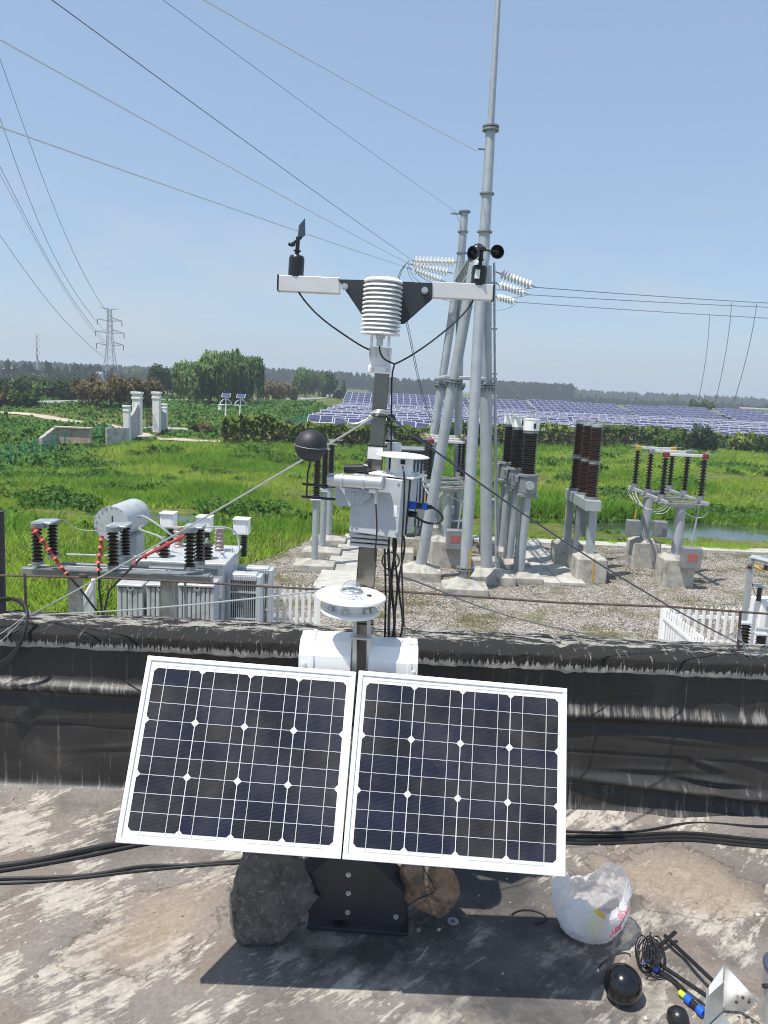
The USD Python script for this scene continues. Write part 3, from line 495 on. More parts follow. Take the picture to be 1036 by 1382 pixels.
# clamp blocks under the control box, white reflection band, top bracket
for py, w in ((721, 52), (727, 50), (733, 51)):
    part(st, 'clamp', MB().box(at(498, py, YM - 0.02), (w * 0.00205, 0.075, 0.009), RL, ch=0.0015), ALU)
part(st, 'label_band', MB().box(MX(at(510, 610, YM)[2]) + A(0, -0.021, 0), (0.040, 0.002, 0.036), RL), LABELW)  # white plate paints the bright bracket reflection on the steel
tb = at(513, 486, YM - 0.02)
part(st, 'top_bracket', MB().box(tb + A(0, -0.012, 0), (0.056, 0.004, 0.062), RL).box(tb + A(0, 0.01, 0.031), (0.058, 0.05, 0.004), RL).box(tb + A(0.027, 0.008, 0), (0.003, 0.036, 0.062), RL).box(tb + A(0, 0, -0.026), (0.062, 0.052, 0.018), RL, ch=0.002), SHIELD)
for dx in (-0.020, 0.020): part(st, 'bolt', MB().cyl(tb + A(dx, -0.03, -0.026), tb + A(dx, -0.022, -0.026), 0.005, n=6), ALU)
for px in (499, 507, 524): part(st, 'bolt', MB().cyl(at(px, 470, YM - 0.04), at(px, 482, YM - 0.04), 0.0022, n=6), ALU)

for z in (1.52, 1.44, 1.02, .94): part(st, 'cable_tie', MB().box(MX(z) + A(.004, 0, 0), (.054, .046, .005), RL, ch=.001), BLACK)
# crossarm with its two gussets
ca = thing('instrument_crossarm', 'silver crossarm with two black gussets behind the louvred shield', 'crossarm', at(518, 400, YM))
EX = unit(at(665, 395.5, YM) - at(376, 382.5, YM)); EZ = unit(np.cross(EX, A(0, 1, 0))); RA = np.stack([EX, A(0, 1, 0), EZ], 1)
for (x0, y0), (x1, y1) in (((377, 382.5), (459, 387)), ((582, 392), (664, 395.5))):
    a, b = at(x0, y0, YM), at(x1, y1, YM); part(ca, 'arm', MB().box((a + b) / 2, (np.linalg.norm(b - a), 0.036, 0.040), RA, ch=0.0012), ALUP)
for x, y in ((376, 382.5), (665, 396)):
    part(ca, 'end_cap', MB().box(at(x, y, YM), (0.004, 0.038, 0.042), RA, ch=0.001), BLACK)
for P in ([(456, 377), (492, 431), (516, 436), (520, 379)], [(516, 379), (520, 439), (546, 437), (583, 404), (583, 382)]):
    part(ca, 'gusset', MB().plate([at(x, y, YM - 0.021) for x, y in P], 0.005), DARKP)
for x, y in ((465, 387), (573, 392)):
    c = at(x, y, YM - 0.027); part(ca, 'bolt', MB().cyl(c, c + A(0, -0.006, 0), 0.006, n=6).cyl(c + A(0, .004, 0), c + A(0, -0.001, 0), 0.009, n=12), ALU)

# louvred radiation shield
sb, stp = at(513, 452, YM - 0.06), at(517.5, 377, YM - 0.06); SA = unit(stp - sb); SH = np.linalg.norm(stp - sb)
rs = thing('radiation_shield', 'white louvred temperature shield of stacked plates in the middle of the crossarm', 'sensor', sb)
N_ = 13
for k in range(N_):
    z = SH * (k + 0.3) / N_; h = SH / N_; top = k == N_ - 1
    pr = [(0.030, z + 0.001), (0.050 + .0015 * math.sin(k * .4), z - 0.003), (0.0515, z - 0.0015), (0.0505, z + 0.0012), (0.041, z + h * 0.50), (0.036, z + h * 0.9)] if not top else [(0.03, z), (0.0495, z - 0.002), (0.0505, z + 0.001), (0.047, z + h * 0.55), (0.036, z + h * 0.95), (0.018, z + h * 1.1), (0.0, z + h * 1.14)]
    part(rs, 'louvre_plate', MB().lathe(pr, 28, sb, SA), SHIELD, smooth=50)
part(rs, 'core', MB().cyl(sb, sb + SA * SH * 0.95, 0.033, n=18), SHIELD)
for px in (502, 525.5): part(rs, 'spacer_rod', MB().cyl(at(px - 1, 468, YM - .05), at(px, 447, YM - 0.05), 0.0038, n=10), SHIELD)
part(rs, 'sensor_probe', MB().cyl(at(513, 452, YM - .06), at(513, 457, YM - .06), 0.0125, n=14).cyl(at(512.6, 457, YM - .055), at(512, 467, YM - .055), 0.0085, n=12), ALU)

# wind vane
def lean_lathe(prof, o, n=18): return MB().lathe(prof, n, o, ZL)
vb = at(399, 373, YM)
wv = thing('wind_vane', 'black wind vane with an upright tail fin on the left end of the crossarm', 'wind vane', vb)
part(wv, 'body', lean_lathe([(0.0, 0), (0.0205, 0), (0.0205, 0.044), (0.0195, 0.0475), (0.017, 0.052), (0.006, 0.053), (0, 0.053)], vb), BLACK)
part(wv, 'shaft', lean_lathe([(0.006, 0.05), (0.006, 0.062), (0.010, 0.063), (0.010, 0.066), (0.0055, 0.067), (0.0055, 0.10), (0, 0.10)], vb, 12), BLACK)
hb = at(401, 325, YM)
part(wv, 'boom', MB().cyl(at(392, 331, YM - .012), at(406, 321, YM + .02), 0.004, n=8).ball(at(393.5, 330, YM - .010), 0.0075, 2, (1.3, 1, .8)), BLACK)
part(wv, 'fin', MB().plate([at(402, 324, YM + .01), at(412, 318, YM + .03), at(411.5, 295, YM + .03), at(404, 304, YM + .01)], 0.0025), MAT('vane_fin', (0.07, 0.085, 0.11), 0.4, var=0.05))

# cup anemometer
ab = at(645, 386, YM)
an = thing('cup_anemometer', 'black cup anemometer on the right end of the crossarm', 'anemometer', ab)
part(an, 'body', lean_lathe([(0.0, 0), (0.0205, 0), (0.0205, 0.043), (0.0195, 0.0475), (0.017, 0.051), (0.006, 0.052), (0, 0.052)], ab), BLACK)
part(an, 'paper_label', MB().box(ab + ZL * 0.027 + A(-0.007, -0.020, 0), (0.013, 0.004, 0.022), RL), LABELW)
part(an, 'shaft', lean_lathe([(0.0055, 0.05), (0.0055, 0.064), (0.009, 0.066), (0.009, 0.069), (0.006, 0.070), (0.006, 0.088), (0.012, 0.089), (0.012, 0.097), (0.005, 0.101), (0, 0.101)], ab, 14), BLACK)
hub = ab + ZL * 0.093
for c, axis in ((at(637, 342, YM - 0.03), (-0.75, -0.62, -0.12)), (at(671, 340, YM + 0.0), (0.15, -0.95, 0.1)), (at(645, 338, YM + 0.045), (0.6, 0.75, 0.0))):
    ax = unit(axis); ca_ = part(an, 'cup_arm', MB().cyl(hub, c, 0.0024, n=8), BLACK)
    pr = [(0.0175 * math.sin(t), -0.0175 * math.cos(t) * 1.15) for t in np.linspace(0, math.pi / 2, 8)] + [(0.0185, 0.0005), (0.0165, 0.0005)] + [(0.0163 * math.sin(t), -0.0163 * math.cos(t) * 1.1) for t in np.linspace(math.pi / 2, 0, 8)]
    part(ca_, 'cup', MB().lathe(pr, 20, c, ax), BLACK, smooth=50)

# sensor cables on the crossarm
solo('sensor_cable', MB().tube(curve([at(402, 393, YM), at(412, 407, YM - .01), at(432, 428, YM - .02), at(460, 449, YM - .03), at(486, 466, YM - .03), at(499, 472, YM - .03)]), 0.0024), RUBBER, 'black sensor cable drooping from below the wind vane to the mast bracket', 'cable')
solo('sensor_cable', MB().tube(curve([at(638, 406, YM), at(622, 427, YM - .02), at(590, 455, YM - .03), at(556, 479, YM - .03), at(531, 492, YM - .03)]), 0.0024), RUBBER, 'black sensor cable drooping from below the cup anemometer to the mast bracket', 'cable')
solo('sensor_cable', MB().tube(curve([at(512, 467, YM - .06), at(513, 476, YM - .06), at(519, 485, YM - .055), at(531, 491, YM - .03), at(530, 500, YM + .0), at(528, 560, YM + .02), at(524, 640, YM + .03)]), 0.0024), RUBBER, 'black cable looping out of the louvred shield and down the mast', 'cable')

# grey control box, turned so that its right side shows
CA_, SA_ = math.cos(math.radians(20)), math.sin(math.radians(20))
BX = unit(RL @ A(CA_, -SA_, 0)); BY = unit(RL @ A(SA_, CA_, 0)); BZ = np.cross(BX, BY); RB = np.stack([BX, BY, BZ], 1)
BO = at(505, 690, 2.005)                # a point of the front face
def onbox(px, py, off=0.0):             # on the box's front plane, off metres in front of it
    d = ray(px, py); o = BO - BY * off; return CAM + d * ((o - CAM) @ BY) / (d @ BY)
f1, f2, f3, f4 = onbox(472, 645), onbox(540, 645), onbox(540, 722), onbox(471.5, 714)
bw = (f2 - f1) @ BX; bh = 0.155; bc = (onbox(506, 683)) + BY * 0.065
cb = thing('control_box', 'pale grey metal control box strapped to the mast under the white sensors', 'control box', bc - BZ * bh / 2)
hs_ = part(cb, 'housing', MB().box(bc, (bw, 0.13, bh), RB, ch=0.002), PALEP)
part(hs_, 'door_edge', MB().box(bc + BX * (bw / 2 + 0.0015) + BY * (-0.005), (0.003, 0.008, bh * 0.98), RB), RUBBER)
for px, py in ((474, 711), (534, 719), (537, 652)): part(hs_, 'screw', MB().cyl(onbox(px, py), onbox(px, py, .003), 0.0032, n=8), ALU)
part(cb, 'rear_plate', MB().plate([onbox(452, 657, -.02), onbox(452, 683, -.02), onbox(484, 683, -.02), onbox(484, 657, -.02)], 0.004), GREYP)
top = bc + BZ * (bh / 2 + 0.006)
part(cb, 'top_plate', MB().box(top + BX * 0.035, (0.125, 0.12, 0.005), RB, ch=0.001), SHIELD)

part(hs_, 'sticker', MB().box(onbox(533, 690, .0006), (.010, .001, .03), RB), LABELW)
# sunshine tube on its bracket plate
tl, tr_ = onbox(444, 647.5, 0.03), onbox(518, 652, 0.03)
tu = thing('sunshine_tube', 'silver sensor tube held by two clamp rings across the control box', 'sensor', (tl + tr_) / 2)
TX = unit(tr_ - tl)
part(tu, 'tube', MB().lathe([(0, 0), (0.0165, 0), (0.018, 0.002), (0.018, np.linalg.norm(tr_ - tl) - .002), (0.0165, np.linalg.norm(tr_ - tl)), (0.013, np.linalg.norm(tr_ - tl)), (0.012, np.linalg.norm(tr_ - tl) - .003), (0, np.linalg.norm(tr_ - tl) - .003)], 26, tl, TX), ALU)
for t in (0.27, 0.66):
    c = tl + (tr_ - tl) * t; part(tu, 'clamp_ring', MB().lathe([(0.0181, -.0035), (0.0205, -.0035), (0.0205, .0035), (0.0181, .0035)], 26, c, TX), ALU)
part(tu, 'bracket_plate', MB().plate([onbox(x, y, .006) for x, y in ((465, 660), (465, 670), (473, 681), (489, 681), (500, 671), (500, 660))], 0.004).box(onbox(483, 660, .018), (0.075, 0.035, 0.003), RB), GREYP)
for px, py in ((476, 666), (487.5, 666), (476, 678), (487.5, 678)): part(tu, 'bolt', MB().cyl(onbox(px, py, .006), onbox(px, py, .011), 0.0035, n=6), ALU)
part(tu, 'cable_socket', MB().box(onbox(504, 662, .032), (0.022, 0.02, 0.012), RB, ch=.002).cyl(onbox(507, 664, .032), onbox(507, 680, .032), 0.0045, n=10), ALU)
solo('sensor_cable', MB().tube(curve([onbox(507, 679, .033), onbox(508, 700, .034), onbox(508, 722, .03), onbox(506, 745, .03), onbox(508, 765, .0)]), 0.002), RUBBER, 'thin black cable hanging straight down from the silver tube', 'cable')
bcyl0, bcyl1 = onbox(466, 633, -.03), onbox(496, 632, -.03)
bs = thing('black_sensor', 'short black cylindrical sensor lying on top of the silver tube', 'sensor', bcyl0)
part(bs, 'body', MB().cyl(bcyl0, bcyl1, 0.0125, n=18), BLACK); part(bs, 'cap', MB().cyl(bcyl1 - BX * .008, bcyl1 + BX * .004, 0.0155, n=18).box(bcyl1 + BZ * .016, (.01, .012, .008), RB), BLACK)

# white capped sensor on the box's top plate
cc = onbox(541, 642, -.055)
cs = thing('capped_sensor', 'white sensor drum under a wide flat white disc on top of the control box', 'sensor', cc)
part(cs, 'drum', MB().lathe([(0, 0), (0.030, 0), (0.030, 0.052), (0, 0.052)], 26, cc, ZL), SHIELD)
part(cs, 'sun_disc', MB().lathe([(0, 0.054), (0.060, 0.050), (0.071, 0.052), (0.071, 0.0545), (0.058, 0.058), (0.03, 0.0605), (0.0, 0.061)], 40, cc, ZL), SHIELD, smooth=60)
part(cs, 'socket', MB().box(cc + ZL * .04 + A(0.001, -.031, 0), (.012, .006, .012), RL), BLACK)
for dx, dy in ((-.04, -.02), (.042, -.01), (.03, .035)): part(cs, 'levelling_screw', MB().cyl(cc + A(dx, dy, -.004), cc + A(dx, dy, .012), .005, n=10), ALU)
solo('sensor_cable', MB().tube(curve([onbox(543, 630, .0), onbox(545, 640, .02), onbox(545.5, 660, .012), onbox(544, 700, .010), onbox(542, 740, .0), onbox(543, 800, -.02), onbox(545, 845, -.03)]), 0.0025), RUBBER, 'black cable running from the white drum down the corner of the control box', 'cable')
rb_ = at(530, 606, YM + .06)
rw = thing('rear_housing', 'white square housing behind the flat white disc', 'housing', rb_)
part(rw, 'shell', MB().box(rb_, (.047, .05, .036), RL, ch=.003), SHIELD)
gp = at(525, 596, YM + .03)
gs = thing('ribbed_sensor', 'small grey barrel sensor with a black rim right of the mast', 'sensor', gp)
part(gs, 'barrel', MB().lathe([(0, 0), (.011, 0), (.011, .016), (.008, .018), (.008, .024), (.005, .026), (.005, .035), (0, .035)], 16, gp, ZL), GREYP)
part(gs, 'rim', MB().lathe([(.0112, -.001), (.0118, -.001), (.0118, .005), (.0112, .005)], 16, gp, ZL), BLACK)

# blue connectors on the right side of the box
cn = thing('cable_connector', 'blue and black screw connector on the right side of the control box', 'connector', at(563, 682, 2.05))
q0, q1 = at(553, 681.5, 2.05), at(582, 684.5, 2.03); QX = unit(q1 - q0); QL = np.linalg.norm(q1 - q0)
part(cn, 'collar', MB().cyl(q0, q0 + QX * .020, .0105, n=14), BLUE); part(cn, 'barrel', MB().cyl(q0 + QX * .020, q0 + QX * .037, .0085, n=14), BLACK)
part(cn, 'collar', MB().cyl(q0 + QX * .037, q0 + QX * .050, .0095, n=14), BLUE); part(cn, 'tail', MB().cyl(q0 + QX * .050, q1, .006, n=10), BLACK)
kn = at(557, 694, 2.05); part(cn, 'plug', MB().cyl(kn - QX * .01, kn + QX * .012, .0085, n=14), BLACK)
part(cn, 'loop_cable', MB().tube(curve([q1, at(591, 690, 2.02), at(597, 699, 2.02), at(592, 705, 2.02), at(578, 706, 2.03), at(566, 701, 2.04), at(558, 695, 2.05)]), .0032), RUBBER)
# hanging bundle of cables behind the box
rg = np.random.default_rng(5)
for k, (a, b, c, lab) in enumerate(((526, 524, 526, 'thick black cable hanging beside the mast below the control box'), (530, 533, 528, 'black cable with a slack bend below the control box'), (535, 531, 536, 'black cable hanging to the white box right of the mast'), (539, 545, 538, 'outermost black cable bowing out below the control box'), (521, 519, 520, 'black cable tucked against the mast below the control box'))):
    y = YM + .01 * (k % 3) - .01
    solo('hanging_cable', MB().tube(curve([at(a, 712, y), at(b, 745, y - .01), at(c, 785, y), at((a + b) / 2, 825, y), at(c - 1, 866, y + .02)]), .0042 if k < 2 else .003), RUBBER, lab, 'cable', 'hanging cables below the control box')
ring = [at(527 + 11.5 * math.cos(t), 757 + 12 * math.sin(t), YM - .03 + .01 * math.sin(t)) for t in np.linspace(0, 6.6, 26)]
solo('cable_coil', MB().tube(ring, .0022), RUBBER, 'thin black cable curled in a ring right of the mast', 'cable')

# black globe on its two arms
gc = at(419.3, 601.5, 2.0)
bg = thing('black_globe', 'matt black globe thermometer held out left of the control box', 'globe thermometer', gc)
part(bg, 'globe', MB().ball(gc, .0420, 4), GLOBE, smooth=True); part(bg, 'seam', MB().lathe([(.0419, -.0008), (.0424, -.0003), (.0424, .0003), (.0419, .0008)], 40, gc, unit(A(.08, -.1, 1))), PALEP)
part(bg, 'stem', MB().tube([gc - A(0, 0, .04), at(415, 640, 2.0), at(413.5, 671, 2.0)], .0024), BLACK)
for (x0, y0), (x1, y1) in (((408, 653), (452, 657)), ((407, 670), (452, 674))): part(bg, 'arm', MB().cyl(at(x0, y0, 2.0), at(x1, y1, 2.03), .0036, n=10), BLACK)

# pyranometer with glass dome
po = at(474, 801, 1.99)
py_o = thing('pyranometer', 'round white pyranometer with a clear glass dome above the solar panels', 'pyranometer', po)
NP_ = unit(A(.035, 0.0, 1))
sp_ = part(py_o, 'shade_plate', MB().lathe([(0, .004), (.030, .004), (.085, .000), (.0925, -.004), (.094, -.009), (.092, -.011), (.06, -.010), (0, -.010)], 48, po, NP_), SHIELD, smooth=45)
part(py_o, 'glass_dome', MB().lathe([(.0265 * math.cos(t), .010 + .0265 * math.sin(t)) for t in np.linspace(0, math.pi / 2, 12)], 32, po, NP_), GLASS, smooth=True)
part(py_o, 'glass_dome', MB().lathe([(.0175 * math.cos(t), .010 + .0175 * math.sin(t)) for t in np.linspace(0, math.pi / 2, 10)], 28, po, NP_), GLASS, smooth=True)
part(py_o, 'dome_collar', MB().lathe([(.024, .003), (.0315, .003), (.0315, .008), (.0285, .0105), (.024, .0105)], 36, po, NP_), ALU)
part(py_o, 'detector', MB().lathe([(0, .0085), (.007, .0085), (.0075, .006)], 24, po, NP_), GREYP)
lb = MB()
for r_ in range(3):
    for k in range(6): lb.box(po + A(-.027 + .0105 * k + .002 * r_, -.040 - .012 * r_, .0042 - .0008 * r_), (.0075 if (k + r_) % 3 else .005, .0035, .0006))
part(sp_, 'label_print', lb, LABELB)
part(sp_, 'spirit_level', MB().cyl(po + A(.048, -.020, .0015), po + A(.048, -.020, .004), .0065, n=14), INK)
lo = po - NP_ * .047
part(py_o, 'base_disc', MB().lathe([(0, .006), (.070, .006), (.0775, .003), (.079, -.002), (.075, -.006), (0, -.006)], 44, lo, NP_), SHIELD, smooth=45)
part(py_o, 'neck', MB().lathe([(.052, .003), (.052, .040)], 32, lo, NP_), SHIELD)
for a in (-2.5, -1.75, -.75, -.35): part(py_o, 'levelling_foot', MB().cyl(lo + .062 * A(math.cos(a), math.sin(a), 0) + A(0, 0, .004), lo + .062 * A(math.cos(a), math.sin(a), 0) + A(0, 0, .019), .0075, n=14), ALU)

# bracket and the two white boxes below
for px in (478, 497):
    part(st, 'side_bracket', MB().plate([at(px - 2, 838, 1.985), at(px - 3, 905, 1.985), at(px + 3, 905, 1.985), at(px + 3, 838, 1.985)], .012), ALU)
part(st, 'pipe_clamp', MB().box(at(487, 860, 1.98), (.06, .03, .006), RL, ch=.001), ALU)
def junction(name, x0, x1, ytop, ybreak, ybot, lab, flip):
    Yf = 1.97
    a, b = at(x0, ybreak, Yf), at(x1, ybreak, Yf); w = b[0] - a[0]; h = .10; d = .11; zc = a[2]
    o = A((a[0] + b[0]) / 2, Yf + d / 2, zc - h); t = thing(name, lab, 'junction box', o)
    def sec(xa, xb, g_=0.0):
        pts = [(Yf - g_, zc - h), (Yf - g_, zc), (Yf + .030 - g_, zc + .034 + g_), (Yf + d, zc + .034 + g_), (Yf + d, zc - h)]
        m = MB(); P = [A(xa, y, z) for y, z in pts]; return m.plate(P, xb - xa) if xb > xa else m
    m = MB(); P = [A(a[0], y, z) for y, z in [(Yf, zc - h), (Yf, zc), (Yf + .030, zc + .034), (Yf + d, zc + .034), (Yf + d, zc - h)]]
    m.plate(P[::1], w) if np.cross(P[1] - P[0], P[2] - P[0])[0] < 0 else m.plate(P[::-1], w)
    hs = part(t, 'housing', m, WHITE, smooth=False)
    s0 = a[0] + w * (.22 if not flip else .80)
    P = [A(s0, y, z) for y, z in [(Yf - .004, zc - h), (Yf - .004, zc + .001), (Yf + .029, zc + .038), (Yf + d, zc + .038), (Yf + d, zc - h)]]
    part(hs, 'strap', MB().plate(P if np.cross(P[1] - P[0], P[2] - P[0])[0] < 0 else P[::-1], .009), WHITE, smooth=False)
    lx = a[0] + w * (.10 if not flip else .9); part(hs, 'latch', MB().box((lx, Yf - .002, zc - .025), (.010, .006, .012), ch=.001), SHIELD)
    return t
junction('junction_box', 403, 473, 857, 884, 905, 'white sloped junction box left of the mast behind the left solar panel', False)
junction('junction_box', 497, 564, 863, 893, 910, 'white sloped junction box right of the mast behind the right solar panel', True)

# solar panels: 4 x 9 dark cells on a white sheet in a pale frame
def solar_panel(lab, C, TL, TR, BL):
    ex = unit(np.array(TR) - TL); ez = np.array(TL, float) - BL; ez = unit(ez - ex * (ez @ ex)); ey = np.cross(ez, ex); R = np.stack([ex, ey, ez], 1); C = np.array(C, float)
    W, H = .545, .45; t = thing('solar_module', lab, 'solar panel', C - ez * H / 2)
    L = lambda x, y, z: C + ex * x + ey * y + ez * z
    part(t, 'backsheet', MB().box(L(0, .004, 0), (W - .02, .004, H - .02), R), BACKSH)
    for c, d in (((0, .0105, H / 2 - .006), (W, .025, .012)), ((0, .0105, -H / 2 + .006), (W, .025, .012)), ((-W / 2 + .006, .0105, 0), (.012, .0248, H - .0244)), ((W / 2 - .006, .0105, 0), (.012, .0248, H - .0244))):
        part(t, 'frame_rail', MB().box(L(*c), d, R, ch=.0012), PANELW)
    part(t, 'junction_pod', MB().box(L(0, .02, H / 2 - .09), (.10, .025, .07), R, ch=.004), BLACK)
    PW, PH, cw, chh = .1255, .0437, .1232, .0420; chm = .0085
    for r_ in range(9):
        for c_ in range(4):
            x0 = (c_ - 2) * PW + (PW - cw) / 2; z1 = (4.5 - r_) * PH - (PH - chh) / 2; x1, z0 = x0 + cw, z1 - chh; tp, bt = r_ % 3 == 0, r_ % 3 == 2
            P = []
            P += [(x0, z0 + chm), (x0 + chm, z0)] if bt else [(x0, z0)]
            P += [(x1 - chm, z0), (x1, z0 + chm)] if bt else [(x1, z0)]
            P += [(x1, z1 - chm), (x1 - chm, z1)] if tp else [(x1, z1)]
            P += [(x0 + chm, z1), (x0, z1 - chm)] if tp else [(x0, z1)]
            q = thing_cell(t, [L(x, .0012, z) for x, z in P], ex, ez, C, R)
    for c_ in range(4):
        for s in (-.25, .25):
            x = (c_ - 1.5) * PW + s * cw; part(t, 'busbar', MB().box(L(x, .0010, -.0), (.0016, .0008, 9 * PH + .012), R), ALUP)
    for zz in (1, -1):
        for s in (0, 1): part(t, 'busbar', MB().box(L((-PW * 1.02 if s == 0 else PW * 1.02), .0015, zz * (4.5 * PH + .0075)), (PW * 1.5, .0008, .0022), R), ALUP)
    return t
def thing_cell(t, P, ex, ez, C, R):
    # each cell keeps the panel's own axes, so that its printed fingers run along the panel
    pp = str(t.GetPath()); path = numbered(pp, 'cell'); c = np.mean(P, 0); mb = MB().plate(P, .0012); v, f = mb.get()
    q = usdkit.mesh(stage, path, ((v - c) @ R, f), CELLM, smooth=False); o = c - _org[pp]
    q.AddTransformOp().Set(Gf.Matrix4d(*map(float, (*R[:, 0], 0, *R[:, 1], 0, *R[:, 2], 0, *o, 1)))); return q
solar_panel('white framed solar panel of dark cells, left of the pair', (-.3325, 1.81, .673), (-.598, 1.9155, .881), (-.054, 1.923, .859), (-.611, 1.697, .488))
solar_panel('white framed solar panel of dark cells, right of the pair', (.2175, 1.804, .657), (-.047, 1.898, .872), (.498, 1.910, .844), (-.063, 1.698, .469))
part(st, 'panel_bracket', MB().box((-.06, 1.99, .62), (.06, .30, .03), ch=.002).box((-.06, 1.868, .68), (.7, .03, .03), ch=.002), ALU)

# ------------------------------------------------------------------ guy wires and things on the roof
KN = at(511, 559, YM - .025)
solo('guy_wire', MB().tube(sag(at(36, 833, 2.86), KN, .01, 12), .0030, 6), WIREM, 'pale steel guy wire running from the knot on the mast past the black globe', 'guy wire')
solo('guy_wire', MB().tube(sag(KN + A(.02, 0, 0), at(996, 868, 2.84), .035, 20), .0028, 6), WIRED, 'dark guy wire running from the mast knot down across the gravel yard', 'guy wire')
solo('guy_wire', MB().tube(sag(at(37, 830, 2.87), at(432, 797, YM), .012, 12), .0028, 6), WIREM, 'pale low guy wire running from the roof corner to the pyranometer', 'guy wire')
solo('guy_wire', MB().tube(curve([at(520, 776, YM), at(562, 785, 2.2), at(640, 816, 2.38), at(740, 845, 2.58), at(850, 864, 2.74), at(985, 872, 2.84)]), .0026, 6), MAT('grey_wire', (.22, .22, .22), .45, .4), 'slack grey guy wire sagging from below the control box to the parapet', 'guy wire')
kt = MB()
for k in range(3):
    kt.tube([at(511 + 11 * math.cos(t) + k, 560 - k * 1.5 + 3.2 * math.sin(t), YM - .026 + .024 * math.sin(t)) for t in np.linspace(-2.9, -.2, 12)], .0026, 6)
kt.tube(curve([at(461, 562, YM - .03), at(466, 568, YM - .03), at(477, 572, YM - .03), at(491, 568, YM - .03), at(503, 561, YM - .03)], 16), .0028, 6).ball(at(500, 563, YM - .03), .0075, 1)
solo('wire_knot', kt, WIREM, 'knotted steel wire wrapped round the mast with a loose curled end', 'knot')
kd = MB().tube([at(528 + 5 * math.cos(t), 565 + 5 * math.sin(t), YM) for t in np.linspace(0, 9, 20)], .0026, 6); kd.ball(at(528, 565, YM), .008, 1)
solo('wire_knot', kd, WIRED, 'dark twisted wire knot on the right side of the mast', 'knot')

# lightning bar along the parapet, with stand-offs
bar = thing('lightning_bar', 'thin rusty lightning bar on stand-off posts above the parapet', 'lightning bar', at(520, 830, 2.87))
part(bar, 'bar', MB().tube([at(-60, 775, 2.87), at(150, 780, 2.87), at(300, 788, 2.87), at(436, 796, 2.87), at(535, 798, 2.87), at(750, 813, 2.87), at(905, 819, 2.87), at(1100, 833, 2.87)], .0045, 7), RUST)
for x, y0, y1 in ((33, 774, 838), (999, 824, 872)): part(bar, 'post', MB().cyl(at(x, y0, 2.87), at(x + (3 if x < 100 else -4), y1 + 6, 2.87), .0055, n=8), RUST)
part(bar, 'clamp', MB().box(at(112, 776.5, 2.865), (.03, .012, .012), ch=.002), RUST)
po_ = MB().cyl(at(-1, 690, 2.9), at(2, 842, 2.9), .018, n=14); solo('dark_post', po_, MAT('dark_pipe', (.03, .03, .03), .6), 'dark upright pipe standing behind the roof corner at the picture edge', 'post')
co = MB()
for k in range(3): co.tube(curve([at(-25, 835 - 3 * k, 2.70), at(2, 812 - 2 * k, 2.74), at(24, 809 + k, 2.76), at(36, 822 + 2 * k, 2.74), at(34, 848, 2.70), at(26, 868 + 2 * k, 2.69), at(12, 886 + 3 * k, 2.69), at(-25, 905 + 4 * k, 2.68)]), .0058, 8)
solo('cable_loop', co, RUBBER, 'thick black cable looped over the parapet at the roof corner', 'cable')
ww = MB()
for a, b in (((-20, 866), (36, 829)), ((-20, 882), (35, 831))): ww.tube(sag(at(*a, 2.69), at(*b, 2.72), .008, 8), .0015, 5)
ww.ball(at(38, 829, 2.74), .012, 1); solo('wire_ties', ww, WIREM, 'pale wire ends twisted together at the roof corner', 'wire')
wr = MB()
for k in range(5): wr.tube(curve([at(975 + 3 * k, 862 + k, 2.78), at(990 + 2 * k, 858 - 2 * k, 2.80), at(1004, 868 + 2 * k, 2.78), at(1040, 866 + 3 * k, 2.80)], 14), .0017, 6)
solo('wire_ties', wr, GALVD, 'twisted grey wire ends below the right lightning bar post', 'wire')

# cables lying on the roof
def floor_cable(pts, r, lab, name='floor_cable', lift=None):
    P = []
    for x, y in pts:
        p = onroof(x, y); p[2] += r + .001; P.append(p)
    return solo(name, MB().tube(curve(P, 48), r, 8), RUBBER, lab, 'cable')
floor_cable([(-40, 1176), (60, 1163), (120, 1150), (190, 1138), (270, 1128)], .0095, 'thick black cable across the left of the roof, the far one')
floor_cable([(-40, 1184), (60, 1168), (130, 1155), (200, 1141), (270, 1133)], .006, 'thinner black cable hugging the thick one on the left of the roof')
floor_cable([(-40, 1192), (40, 1187), (130, 1182), (190, 1172), (250, 1170), (330, 1164), (400, 1160)], .0055, 'black cable curving across the roof nearer than the thick one')
floor_cable([(-40, 1194), (60, 1191), (140, 1183), (230, 1173), (330, 1167), (400, 1162)], .004, 'slim black cable alongside the curving one on the left of the roof')
for k, (dy, r) in enumerate(((0, .006), (5, .006), (9, .005), (-6, .004))):
    floor_cable([(740, 1128 + dy), (800, 1131 + dy), (870, 1128 + dy), (930, 1126 + dy - (6 if k == 3 else 0)), (1000, 1133 + dy - (9 if k == 3 else 0)), (1070, 1137 + dy - (12 if k == 3 else 0))], r,
                ('black cable lying along the foot of the parapet, the middle strand of its bundle', 'black cable in the bundle along the parapet foot, second from the panels', 'lowest black cable of the bundle along the parapet foot', 'uppermost slim cable rising away from the bundle at the parapet foot')[k])
solo('thin_wire', MB().tube(curve([onroof(690, 1235, .004), onroof(716, 1229, .004), onroof(734, 1236, .004), onroof(736, 1243, .004), onroof(720, 1246, .004)]), .002, 6), RUBBER, 'thin black wire end on the roof just left of the plastic bag', 'wire')

